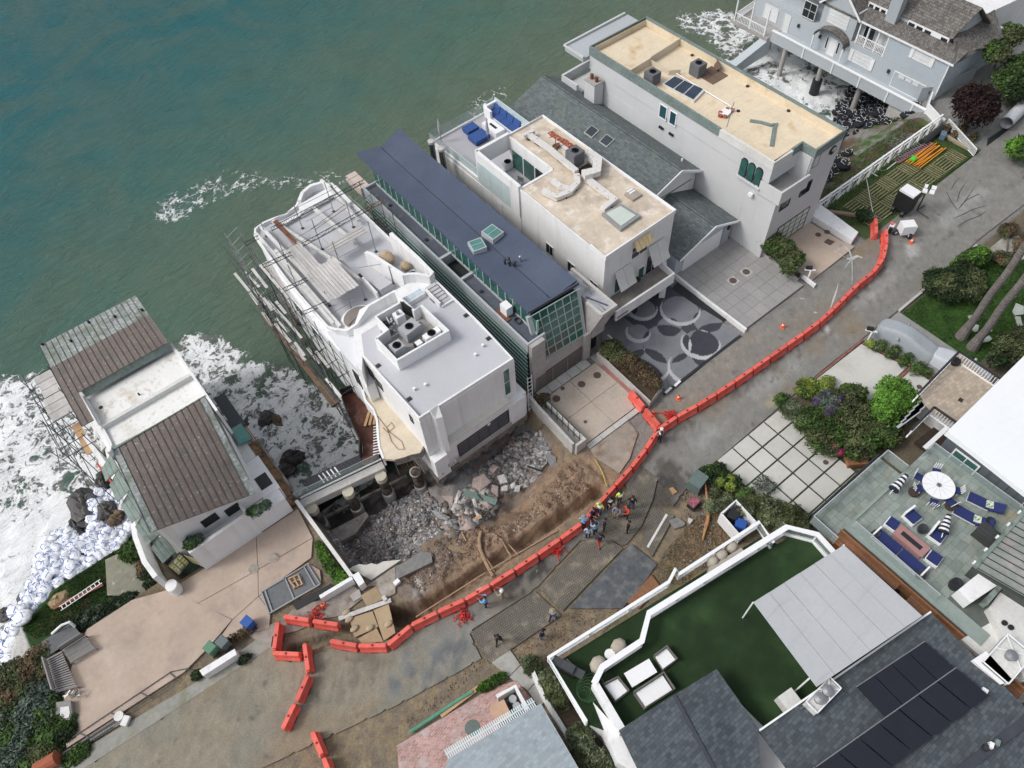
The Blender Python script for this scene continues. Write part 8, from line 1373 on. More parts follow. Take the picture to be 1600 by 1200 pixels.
for a_,b_ in(((300,1112),(1060,604)),((450,1080),(1112,652)),((1060,604),(1112,652)),((880,730),(945,765)),((690,855),(740,880)),((500,985),(560,1010)),((1060,600),(1170,578)),((1170,578),(1205,610)),((400,1140),(700,945))):MB().beam((*q3b(*a_,.1),.09),(*q3b(*b_,.1),.09),.045,.045).build('frame_tube',darkmetal,t)
for q_,lb in(((740,875),'pale round light fitting on the fallen fence'),((785,905),'white box on the fallen fence frame')):x,y=q3b(*q_,.2);tag((MB().disc(x,y,.05,.2,.3,14)if 'round' in lb else MB().obox(x,y,.05,.3,.6,.4,.7)).build('litter',offwhite),lb,'fitting')
tag(MB().band([Q(0,700,4)(x,y,-1.3)for x,y in((330,1000),(640,850),(700,900),(330,1110),(120,1230))][:2],.3,-1.7,-1.3).build('timber_edging',bpy.data.materials['planter_soil']if 'planter_soil' in bpy.data.materials else rust),'timber edging across the lawn above the white ladder','edging')
tag(MB().prism([(-13.3,33.7),(-9.9,30.7),(-9.9,33),(-11.3,36.2),(-12.4,36.4)],-1.7,-1.42).build('garden_path',M('mossy_path',(.22,.22,.17),.9,.15,tint=((.45,.45,.42),1.5,.62,.72))),kind='structure')
tag(MB().blob((*at(93,937,-1.6),-2.0),(1.0,.8,.8),9,6,.12).build('tan_rock',M('tan_stone_step',(.30,.22,.13),.9,.2,4)),'tan rounded rock at the sea end of the left lawn','rock')
tag(MB().tube((*q3b(230,1210,.3),.3),(*q3b(370,1140,.3),.5),.45,12).build('terracotta_pipe',M('terracotta',(.30,.09,.045),.8,.1)),'large terracotta pipe at the bottom left edge','pipe')
tag(MB().band([(19.2,26.1),(19.6,26.7)],.8,-.3,.35).build('concrete_stub',conc_l),'concrete stub below the ladder of the glass house','wall')
# ================================================================== PLANTS
def leafmat(n,c,v=.3):return M(n,c,.75,v,5,.2,1.0,spec=.25)
LG={k:[leafmat(k+'_leaf',c),leafmat(k+'_leaf_dark',tuple(x*.55 for x in c)),leafmat(k+'_leaf_tip',tuple(min(1,x*1.55)for x in c))]for k,c in dict(green=(.045,.085,.02),bright=(.075,.17,.022),olive=(.07,.085,.035),pale=(.13,.16,.09),dark=(.018,.035,.012),maroon=(.022,.010,.010),lavender=(.07,.045,.095),pink=(.35,.03,.12),lime=(.16,.21,.04),straw=(.20,.155,.085),brown=(.10,.07,.04),grey=(.08,.11,.085)).items()}
def leaves(name,par,blobs,n,size,kind,seed=0,up=.6,stretch=1.5,w=(.5,.25,.25)):
    r=np.random.default_rng(seed+100);B=np.array(blobs,float);vol=B[:,3]*B[:,4]*B[:,5];vol=vol**.8;bi=r.choice(len(B),n,p=vol/vol.sum());d=r.normal(size=(n,3));d/=np.linalg.norm(d,axis=1)[:,None];d[:,2]=np.where(r.random(n)<.75,np.abs(d[:,2]),d[:,2]);rad=r.random(n)**.28
    lump=1+.28*(vnoise(d[:,0]*3+bi*3.7,d[:,1]*3+d[:,2]*2,1.2,seed)-.5)*2;c=B[bi,:3]+d*rad[:,None]*lump[:,None]*B[bi,3:6]
    nr=d*.6+r.normal(size=(n,3))*.55+[0,0,up];nr/=np.linalg.norm(nr,axis=1)[:,None];t=np.cross(nr,r.normal(size=(n,3)));t/=np.linalg.norm(t,axis=1)[:,None];b_=np.cross(nr,t);s=size*r.uniform(.6,1.35,n)[:,None]
    V=np.stack([c-t*s*stretch,c-b_*s*.6,c+t*s*stretch,c+b_*s*.6+nr*s*.25],1);off=np.array(WL[par.name])if par else 0;V=(V-off).reshape(-1,3);F=np.arange(n*4).reshape(-1,4)
    ms=LG[kind]if isinstance(kind,str)else sum([LG[k]for k in kind],[]);me=np_mesh(name,V,F,ms);cl=vnoise(c[:,0],c[:,1]+c[:,2],2.2,seed+3)+r.normal(0,.12,n);k=np.digitize(cl,[.42,.60]);k=np.array([1,0,2])[k]
    if len(ms)>3:k=k+3*(vnoise(c[:,0],c[:,1],.9,seed+9)+r.normal(0,.06,n)>.52)
    me.polygons.foreach_set('material_index',k.astype(np.int32));return link(name,me,par)
bark=M('grey_bark',(.12,.10,.085),.95,.3,8,.15,bump=.5);bt=[0]
def bush(lb,cat,blobs,n,size,kind,nm='bush',trunk=True,**kw):
    x,y=blobs[0][0],blobs[0][1];z0=kw.pop('z0',0);t=thing(nm,lb,cat,(x,y,z0));bt[0]+=1;leaves('foliage',t,blobs,n,size,kind,bt[0],**kw)
    if trunk:
        m=MB()
        for b_ in blobs[:6]:m.path([(x,y,z0-.1),((x+b_[0])/2+.1,(y+b_[1])/2,(z0+b_[2])*.5),(b_[0],b_[1],b_[2]+b_[5]*.3)],[.09,.06,.02],5)
        m.build('stem',bark,t)
    return t
def PB(z,*p):return[(*at(x,y,z),z,rx,ry,rz)for x,y,rx,ry,rz in p]
bush('round bright green tree beside the buff tiled deck','tree',PB(1.9,(1398,618,1.5,1.5,1.3),(1415,628,1.1,1.1,1.2),(1384,640,1.1,1.1,1.1)),9000,.075,'bright','tree')
bush('sprawling dark green thicket between the square pads and the round tree','bush',PB(.9,(1330,655,2.2,1.8,1.1),(1300,640,2,1.6,1),(1290,680,1.8,1.6,1),(1350,690,2.0,1.3,1.0),(1380,675,1.6,1.3,1.1),(1270,660,1.4,1.4,.9),(1330,622,1.6,1.0,.9)),17000,.085,['green','olive'])
bush('pale variegated hedge along the upper edge of the square pads','hedge',PB(.7,(1235,640,.9,.7,.7),(1255,660,.9,.7,.7),(1222,625,.7,.6,.6),(1280,685,.9,.7,.7),(1300,700,.8,.6,.6)),7000,.06,['pale','green'],'hedge')
bush('low green mound at the street corner of the thicket','bush',PB(.5,(1262,606,1.1,.9,.6),(1290,600,1.0,.6,.5),(1318,612,1.1,.5,.5),(1340,622,.8,.5,.5)),5500,.06,['green','lime'])
bush('purple lavender drift inside the roadside thicket','shrub',PB(1.65,(1285,622,.95,.5,.35),(1305,628,.85,.45,.35),(1298,640,.6,.4,.3)),3000,.06,['lavender','grey'],'lavender',trunk=False,up=1)
bush('pink bougainvillea sprig hanging over the cedar boxes','shrub',PB(1.1,(1304,697,.35,.3,.25),(1315,706,.3,.2,.2),(1299,688,.2,.2,.3)),380,.06,'pink','flowering_shrub',trunk=False)
bush('shrub mound below the pads at the dry soil','bush',PB(.5,(1103,742,.9,.7,.6),(1120,735,.8,.6,.5),(1128,750,.9,.7,.6),(1145,757,.8,.6,.6),(1165,775,.9,.6,.5)),6500,.06,['green','dark'])
for cx,cy,lb in((1126,754,'small lime ball shrub nearest the utility cabinet'),(1142,748,'small lime ball shrub at the back of the three'),(1141,761,'small lime ball shrub nearest the pads')):bush(lb,'shrub',PB(.75,(cx,cy,.38,.38,.38)),900,.045,'lime','ball_shrub',trunk=False)
bush('flowering pale hedge running down to the turf terrace corner','hedge',PB(.8,(1168,792,.9,.8,.8),(1190,790,1,.9,.8),(1212,800,1,.9,.9),(1235,808,1,.8,.9),(1255,818,.8,.7,.8),(1200,812,.9,.8,.7),(1228,822,.9,.7,.7)),13000,.06,['olive','pale'],'hedge')
bush('loose weedy bush around the fallen branch','bush',PB(.5,(1112,790,.7,.6,.5),(1128,785,.6,.5,.5),(1118,772,.5,.5,.5),(1135,778,.5,.5,.4)),2800,.05,['pale','olive'])
bush('wispy grey twigs spreading over the square pads','bush',PB(.4,(1190,755,.8,.5,.3),(1205,762,.6,.4,.3)),600,.05,'grey',trunk=False)
bush('olive shrub bed in the planter beside the patterned drive','hedge',PB(1.2,(955,545,1.0,.9,.6),(970,558,.9,.9,.6),(985,568,.9,.8,.6),(1000,580,.9,.8,.6),(1015,592,.8,.7,.5),(1024,600,.6,.6,.4)),9500,.065,['olive','brown'],'hedge')
t=thing('shrub_planter','long concrete planter wall holding the olive shrub bed','planter',(27,23,0));MB().band([(26.35,25.8),(26.3,19.7),(28.1,20.2),(28.2,26.6)],.16,-.1,[.9,.75,.75,.9]).build('planter_wall',conc_l,t);MB().prism([(26.4,25.7),(26.4,19.8),(28.1,20.3),(28.2,26.5)],0,.5).build('soil',M('planter_soil',(.07,.05,.035),.95),t);MB().beam((26.15,25.0,.12),(26.1,20.6,.12),.14,.1).build('red_strip',M('faded_red_timber',(.42,.14,.12),.8),t)
bush('big green and brown bush between the grey tiles and the tan drive','bush',PB(1.3,(1205,380,1.2,1.1,1.0),(1222,392,1.2,1.2,1.1),(1238,405,1.1,1.0,.9),(1195,372,.8,.8,.7),(1232,420,.8,.8,.6)),9500,.075,['olive','green'])
t=thing('raised_bed','concrete edged bed under the big bush beside the tan drive','planter',(45.3,23.5,0));MB().band([(45.2,26.0),(44.95,20.7),(45.75,20.9),(46.1,25.8)],.14,-.1,.4).build('bed_wall',conc,t);MB().prism([(45.2,25.9),(45.0,20.8),(45.7,21),(46.0,25.7)],0,.25).build('soil',bpy.data.materials['planter_soil'],t)
bush('dark green spreading juniper at the lawn edge by the road','bush',PB(1.0,(1465,440,1.6,1.0,.9),(1490,450,1.8,1.2,1.0),(1515,440,1.6,1.1,1.0),(1500,425,1.4,1,1.0),(1455,430,.8,.6,.6),(1520,455,1.3,.9,.8)),13000,.08,['dark','olive'])
bush('bright leafy shrub behind the dark juniper','bush',PB(1.0,(1515,405,1.5,.9,.9),(1530,400,1.0,.8,.8),(1500,415,.9,.7,.7)),5500,.09,['bright','green'])
bush('dark conifer shrubs at the right edge beside the white roof','bush',PB(1.2,(1585,545,1.8,1.5,1.2),(1605,535,1.5,1.5,1.2),(1560,560,1.0,.8,.8)),8000,.08,['olive','dark'])
bush('yellow green low hedge strip along the pale pad and brick edging','hedge',PB(.3,(1375,540,.8,.5,.3),(1395,550,.9,.5,.3),(1415,562,.9,.5,.3),(1435,575,.9,.5,.3),(1450,582,.6,.4,.25)),4500,.05,['green','pale'],'hedge',trunk=False)
bush('tiny yellow bush at the foot of the white mailbox by the covered car','shrub',PB(.4,(1359,537,.4,.35,.3)),600,.05,'lime','shrub',trunk=False)
bush('low planting along the far edge of the lawn by the palms','bush',PB(.4,(1575,405,1.2,.6,.4),(1560,400,.8,.5,.4),(1600,380,1.4,.8,.5),(1575,360,1.2,.7,.5)),4000,.07,['brown','olive'])
bush('round clipped shrub at the corner of the garden beside the loose barrier','shrub',PB(.6,(1350,337,.75,.75,.6)),2600,.055,['dark','grey'],'ball_shrub')
t_=bush('round dark maroon tree between the grey pile house and the pipe','tree',PB(2.6,(1524,165,2.1,2.1,2.1),(1535,172,1.7,1.6,1.6),(1512,160,1.5,1.4,1.6)),10000,.11,'maroon','maroon_tree')
bush('bushy green tree at the right edge beyond the pale gate','tree',PB(2.2,(1590,135,2.4,2.0,1.6),(1575,125,1.8,1.6,1.4),(1600,110,2,2,1.8)),8000,.11,['green','dark'],'tree')
for cx,cy,lb in((1557,82,'tufted small tree left of two beside the grey pile house'),(1580,55,'tufted small tree nearest the white building at the top right')):bush(lb,'tree',PB(3.6,(cx,cy,1.5,1.4,1.0)),3200,.10,['green','olive'],'tufted_tree')
bush('green bush patch beside the path at the lower white wall','bush',PB(.6,(832,1042,.7,.6,.5),(826,1035,.5,.5,.4)),2600,.055,['olive','pale'])
bush('tall flowering bush row between the low white wall and the turf terrace','hedge',PB(1.0,(858,1060,.7,.6,.7),(868,1080,.7,.6,.7),(876,1095,.6,.6,.6)),5000,.06,['olive','pale'],'hedge')
bush('bush beside the side wall of the turf terrace at the bottom edge','bush',PB(1.4,(905,1150,.8,.8,.8),(912,1172,.8,.8,.8),(930,1190,.9,.8,.8),(938,1200,.9,.8,.8)),7500,.065,['olive','pale'])
bush('grass clump at the edge of the brick drive','grass',PB(.15,(770,1066,.9,.35,.22),(755,1072,.5,.25,.2),(783,1058,.4,.25,.2)),2600,.05,['bright','green'],'grass_clump',trunk=False,up=0,stretch=2.4)
bush('green creeper hedge inside the white pit wall on the pink drive','hedge',PB(.35,(500,855,.35,.5,.35),(506,870,.4,.6,.4),(515,885,.45,.6,.4),(525,895,.5,.6,.35),(532,905,.5,.4,.3)),5200,.06,['bright','green'],'hedge',trunk=False)
bush('plant spilling from the planter at the left end of the balcony','plant',PB(3.2,(298,848,.55,.45,.3),(310,842,.35,.35,.25)),1200,.07,['grey','green'],'planter_plant',trunk=False,stretch=2.2)
bush('plant spilling from the planter at the right end of the balcony','plant',PB(3.2,(402,797,.5,.45,.3),(415,790,.4,.4,.25),(392,800,.3,.3,.2)),1200,.07,['grey','green'],'planter_plant',trunk=False,stretch=2.2)
bush('spiky green plant by the curved white garden wall','plant',PB(-1.0,(203,862,.7,.7,.4)),900,.12,'green','spiky_plant',trunk=False,stretch=3,z0=-1.5)
bush('long dark spiky shrub bed between the lawn and the pink drive','hedge',PB(-.6,(120,978,1.1,.7,.6),(145,968,1.1,.7,.6),(165,958,1.1,.7,.6),(185,948,1.1,.7,.5),(200,940,.7,.6,.5),(110,985,.9,.8,.6),(155,975,.9,.7,.5),(180,965,.8,.6,.5)),13000,.09,['dark','grey'],'hedge',stretch=2.2,z0=-1.5)
bush('dark shrubs between the garden path and the pink drive','bush',PB(-.7,(228,895,.6,.7,.5),(238,912,.6,.5,.5),(222,885,.4,.5,.4)),2600,.07,['dark','brown'],z0=-1.5)
for k,(bl,kd)in enumerate(((((60,1030,1.2,1.0,.6),(45,1050,1,.9,.5),(75,1045,.8,.8,.5)),['brown','olive']),(((65,1090,1.4,1.2,.8),(50,1110,1.3,1.2,.7),(75,1115,1.1,1,.7)),['grey','green']),(((95,1130,1.0,.9,.6),(80,1150,1.1,1,.6),(105,1145,.8,.6,.5)),['green','dark']),(((20,1150,1.5,1.2,.6),(5,1120,1.3,1.2,.6),(30,1180,1.2,1,.6),(0,1180,1.2,1.2,.6)),['green','grey']),(((10,1060,1.6,1.2,.5),(25,1090,1.2,1,.5)),['olive','brown']),(((120,1180,1.0,.6,.4),(60,1185,1.5,1,.6)),['olive','green']))):bush(['brown dry shrub behind the slatted bench','grey green shrub beside the skiff','dark green shrub at the corner of the pink drive','mixed green shrub in the bottom left corner','dry olive scrub at the left edge below the seawall','scrub beside the terracotta pipe'][k],'bush',PB(.0,*bl),4200,.08,kd,z0=-.6)
bush('sparse shrub with bare twigs at the foot of the ladder by the parapet','bush',PB(.7,(848,625,.7,.6,.5)),900,.05,['brown','olive'])
bush('small potted plant on the white balcony','plant',PB(3.6,(996,437,.25,.25,.25)),350,.05,'green','potted_plant',trunk=False,z0=2.8)
bush('brown twiggy growth beside the blue bin on the verge','bush',PB(.25,(378,990,.9,.35,.25),(362,998,.5,.3,.2)),900,.05,'brown',trunk=False)
bush('dark clump beside the low white wall end','bush',PB(.2,(308,1055,.4,.35,.25)),500,.06,'dark',trunk=False)
bush('bare twiggy clump on the verge right of the low white wall','bush',PB(.2,(382,1030,.5,.3,.2)),350,.06,'dark',trunk=False)
bush('ivy and dry plants along the garden end near the dark slot','bush',PB(.3,(1500,205,1.2,.5,.4),(1520,215,1.0,.4,.3),(1480,200,.9,.4,.3)),2600,.07,['brown','green'],trunk=False)
# lawns as blades: one stuff object each
def blades(name,lb,poly,n,h,kind,zf,seed):
    r=np.random.default_rng(seed);P=np.array(poly);q=r.uniform(P.min(0),P.max(0),(n*3,2));q=q[pdist(q[:,0],q[:,1],poly)>0][:n];n=len(q);a=r.uniform(0,6.28,n);hh=h*r.uniform(.5,1.4,n);w=.022;z=zf(q);dx,dy=np.cos(a)*w,np.sin(a)*w;l=r.normal(0,h*.5,(n,2))
    V=np.stack([np.c_[q[:,0]-dx,q[:,1]-dy,z],np.c_[q[:,0]+dx,q[:,1]+dy,z],np.c_[q+l,z+hh]],1).reshape(-1,3);F=np.arange(n*3).reshape(-1,3);me=np_mesh(name,V,F,LG[kind]);v=vnoise(q[:,0],q[:,1],1.1,seed)+r.normal(0,.1,n);me.polygons.foreach_set('material_index',np.array([1,0,2])[np.digitize(v,[.45,.66])].astype(np.int32));tag(link(name,me),lb,'grass',kind='stuff')
blades('lawn_grass','green lawn around the two palm trunks',[(48.6,12.9),(59.5,12.6),(66,6),(49,6),(48.6,8)],45000,.09,'green',lambda q:np.full(len(q),-.12),1)
blades('lawn_grass','dark lawn strips left of the copper roofed house',[(-19,35.2),(-15.8,36.7),(-11.6,36.7),(-11.6,33),(-13,32),(-18.5,34)],14000,.1,'green',lambda q:np.full(len(q),-1.52),2)
blades('rough_grass','patchy grass between the timber strips of the garden',[(53.6,22.4),(55,21.4),(58,20.4),(71.3,20.3),(70.6,24.8),(54.2,24.8)],16000,.1,'green',lambda q:np.zeros(len(q)),3)
blades('dry_grass','dry straw grass on the soil beside the turf terrace',[(11.5,9.2),(17,9),(18,8.2),(23.6,7.6),(25,9.5),(22.4,11),(19,10.6),(16,9.9)],9000,.10,'straw',lambda q:np.full(len(q),-.14),4)
blades('slope_grass','green grass on the rock slope outside the white fence',[(55,25.3),(71,25.3),(71,27.6),(66,28),(60,27.4),(55,27.0)],6500,.13,'olive',lambda q:land(q[:,0][None],q[:,1][None])[0],5)
# palms
for x,y,h,lb in((50.2,8.35,16.5,'tall grey palm trunk, sea side of the two on the lawn'),(49.9,7.15,17,'tall grey palm trunk, house side of the two on the lawn')):
    t=thing('palm_tree',lb,'palm tree',(x,y,0));m=MB();m.path([(x,y,-.1)]+[(x+.05*sin(k),y+.04*cos(k*1.3),k*h/16)for k in range(1,17)],[.5,.36]+[.30-.004*k for k in range(15)],10);m.build('trunk',M('palm_bark_'+str(int(h)),(.17,.155,.145),.95,.3,4,.15,bump=.5,brick=(9,.25,.03,(pi/2,0,0),.7,.1,0)),t)
    for k in range(22):
        a=k*2.4;e=random.uniform(-.5,.8);m=MB();P=[Vector((x,y,h))+Vector((cos(a)*s_*2.6,sin(a)*s_*2.6,sin(e)*s_*2.0-s_*s_*1.5))for s_ in(0,.25,.5,.75,1)]
        for i in range(4):
            m.beam(P[i],P[i+1],.04,.03)
            for j in range(4):u=P[i].lerp(P[i+1],j/4);d=(P[i+1]-P[i]).normalized();s2=d.cross(Vector((0,0,1))).normalized();[m.add([u,u+d*.07,u+s2*sg*.5+d*.25-Vector((0,0,.1))],[(0,1,2)])for sg in(-1,1)]
        m.build('frond',LG['green'][0],t)
x,y=at(1597,232,1.5);t=thing('fan_palm','young green palm crown at the right edge beyond the road','palm tree',(x,y,0));leaves('frond',t,[(x,y,1.5,1.5,1.2,.7)],1400,.16,['bright','green'],77,stretch=3.2);MB().tube((x,y,0),(x,y,1.5),.18).build('trunk',bark,t)
# lawn stones
stm=M('flagstone',(.33,.36,.33),.85,.1,4,.1,objvar=.1);qq=Q(1320,340,5.714)
for k,pp in enumerate((((1100,875),(1150,865),(1205,905),(1190,920),(1120,905)),((1090,935),(1150,945),(1200,960),(1190,1010),(1165,1020),(1120,985)),((1255,990),(1280,935),(1310,970),(1318,1010),(1295,1020)),((1225,1085),(1290,1050),(1318,1080),(1290,1105),(1240,1112)),((1390,1110),(1410,1060),(1440,1060),(1430,1120)),((1500,830),(1530,760),(1600,790),(1600,860),(1520,870)),((1520,880),(1570,880),(1590,960),(1550,970)),((1560,980),(1600,965),(1650,1000),(1590,1020)),((1495,692),(1535,700),(1520,712)))):tag(MB().prism(L(qq,.05,*pp),-.05,.03).build('flagstone',stm),['upper left flagstone in the lawn','split flagstone between the palms','upright flagstone right of the second palm','flagstone below the second palm','flagstone by the bottom lawn shrub','large flagstone at the right edge of the lawn','middle flagstone of the right paved circle','lower flagstone of the right paved circle','tiny flagstone near the top of the lawn'][k],'flagstone')
tag(MB().band([(48.7,13.15),(56,13.2),(60,13.3)],.2,-.1,.12).build('lawn_kerb',conc_l),'pale kerb between the road and the lawn','kerb');slabs('pavement',[L(qq,0,(1300,270),(1420,170),(1600,160),(1700,300),(1600,370),(1400,370))],.0,cpv)
# ------------------------------------------------------------------ rocks and sacks on the shore
blk=M('wet_black_rock',(.04,.037,.036),.6,.4,4,.2,bump=.7,bsc=8,spec=.6);brn=M('brown_boulder',(.12,.085,.055),.8,.3,4,.2,bump=.6,bsc=8)
wb=M('white_bulk_bag',(.80,.82,.85),.9,.06,5,.06,bump=.4,bsc=7,tint=[((.22,.32,.58),1.7,.56,.66)]);kb=M('black_bulk_bag',(.012,.013,.018),.8,.3,5,.1,bump=.4,bsc=7)
def rocky(m,c,sd,k=.85):
    V=np.array(m.v)-c;q=V/(np.abs(V).max(0)+1e-6)*1.6+sd*7.3;f=1+k*(vnoise(q[:,0]+q[:,2],q[:,1]-q[:,2],1.0,5,3)-.5)+k*.5*(np.abs(vnoise(q[:,0]-q[:,2],q[:,1]+q[:,0],2.1,6,2)-.5)-.2);m.v=[tuple(p)for p in V*f[:,None]+c];return m
def protobag(mt,st,nm):
    t=thing(nm,'x','bulk bag',(0,0,0));m=MB();rr=random.Random(9);m.blob((0,0,.3),(.7,.52,.34),14,9);rocky(m,(0,0,.3),3,.7);m.build('sack',mt,t,smooth=True)
    for k in range(3):a=k*2.2+.6;c=Vector((.3*cos(a),.26*sin(a),.66));d=Vector((-sin(a),cos(a),0));MB().path([c-d*.22,c-d*.15+Vector((.1*cos(a),.1*sin(a),.12)),c+d*.1+Vector((.16*cos(a),.1*sin(a),.13)),c+d*.24],.026,4).build('strap',st,t)
    return t
bw,bk=protobag(wb,M('blue_strap',(.05,.14,.45),.7),'white_bulk_bag'),protobag(kb,M('white_strap',(.65,.68,.72),.7),'black_bulk_bag')
def scatter(pr,poly,n,mind,z,lb,grp,seed,sc=(.6,1.1)):
    r=random.Random(seed);P=[at(x,y,-4.2)for x,y in poly];lo=[min(p[i]for p in P)for i in(0,1)];hi=[max(p[i]for p in P)for i in(0,1)];pts=[];tr=0
    while len(pts)<n and tr<9000:
        tr+=1;q=(r.uniform(lo[0],hi[0]),r.uniform(lo[1],hi[1]))
        if float(pdist(np.array([q[0]]),np.array([q[1]]),P)[0])>0 and all(hypot(q[0]-p[0],q[1]-p[1])>mind for p in pts):pts.append(q)
    for q in pts:dup(pr,(*q,max(z,hz(*q)-.1)+r.uniform(-.1,.15)),r.uniform(0,6.28),lb,grp,r.uniform(*sc),r.uniform(-.35,.35),r.uniform(-.35,.35))
bw.location=(*at(150,790,-4.4),-4.6);tag(bw,'white bulk sack with blue straps nearest the black boulder left of the copper house',group='white sacks on the shore');bk.location=(*at(1380,150,-4.4),-4.7);tag(bk,'black bulk sack with white straps under the middle of the pile house deck',group='black sacks on the shore')
scatter(bw,[(150,760),(185,775),(203,820),(195,850),(100,900),(60,960),(75,985),(20,1040),(-10,1040),(20,960),(50,900),(85,830),(110,830),(130,850)],185,.5,-4.7,'white bulk sack with blue straps in the heap left of the copper roofed house','white sacks on the shore',1)
scatter(bk,[(1335,115),(1405,175),(1425,215),(1360,215),(1315,225),(1300,240),(1290,215),(1310,170)],95,.6,-4.9,'black bulk sack with white straps among the pile beneath the grey pile house','black sacks on the shore',2)
scatter(bk,[(1285,275),(1320,285),(1300,320),(1270,330)],9,.8,-3.6,'black sack with white straps clustered at the near end of the garden fence','black sacks on the shore',3)
for cx,cy,s_,lb in((1360,228,1.5,'large white sack on the rocks below the garden fence'),(1385,222,1.3,'white sack right of the large one below the garden fence'),(1402,215,1.2,'smallest white sack under the pile house abutment'),(1308,240,1.1,'lone white sack by the corner of the tan roofed house')):dup(bw,(*at(cx,cy,-3.3),-3.9),cx,lb,'white sacks below the fence',s_)
ri=0
for q_,r,z,mt,lb in(((130,790),(1.3,1.9,.8),-4.7,blk,'long black boulder in the surf left of the copper house'),((165,797),(1.2,1.4,.9),-4.3,blk,'black boulder beside the curved garden wall'),((118,838),(.7,1.8,.6),-4.8,blk,'narrow black rock running into the sacks'),((110,868),(1.0,.8,.5),-4.8,blk,'flat black rock near the lawn edge'),((78,905),(1.4,.7,.5),-4.7,blk,'black rock at the tan stone step'),((50,922),(.9,.8,.5),-4.9,blk,'black rock left of the tan stone step'),((35,940),(.8,.7,.4),-5,blk,'small wet rock in the white surf'),((5,960),(.8,.7,.4),-5,blk,'wet rock at the left edge of the surf'),((45,950),(1.0,.5,.4),-4.8,blk,'thin dark rock among the lower sacks'),((160,748),(.8,1.0,.7),-4.6,blk,'black rock under the red beam'),((182,805),(.6,.6,.5),-3.9,brn,'brown boulder by the garden wall'),((175,812),(.5,.5,.4),-3.9,brn,'small brown boulder by the garden wall'),((415,652),(.9,.9,.7),-5.0,blk,'black rock alone in the foam between the two damaged houses'),((430,655),(.6,.9,.5),-5.1,brn,'brown wet rock beside the black one in the foam'),((455,712),(1.1,1.0,.8),-4.9,blk,'dark rock near the stair end in the foam'),((440,738),(1.2,.8,.7),-4.8,blk,'black rock against the beam end'),((383,660),(.9,.8,.5),-5.1,blk,'black rock beside the rusty side walkway'),((1340,235),(1.4,1.1,.8),-3.3,brn,'brown boulder beside the large white sack'),((1325,245),(1.0,.9,.7),-3,blk,'black boulder next to the tan roofed house corner'),((1352,250),(1.1,.8,.6),-2.5,brn,'long brown boulder on the slope'),((1350,258),(.7,.6,.5),-1.9,rub[1],'pale boulder on the slope by the fence'),((1310,258),(.9,.8,.6),-2.5,brn,'mossy boulder below the house corner'),((1308,268),(.8,.6,.5),-2,brn,'lower mossy boulder below the house corner'),((1420,245),(1.3,.7,.3),-1.3,brn,'flat earth hump by the far end of the slope'),((1355,258),(.9,.6,.4),-1.3,rub[1],'pale flat boulder against the white fence')):
    x,y=at(*q_,z+r[2]*.5);random.seed(ri);ri+=1;m=rocky(MB().blob((x,y,z),tuple(k*.88 for k in r),15,10),(x,y,z),ri,1.3);tag(m.build('boulder',mt),lb,'rock')
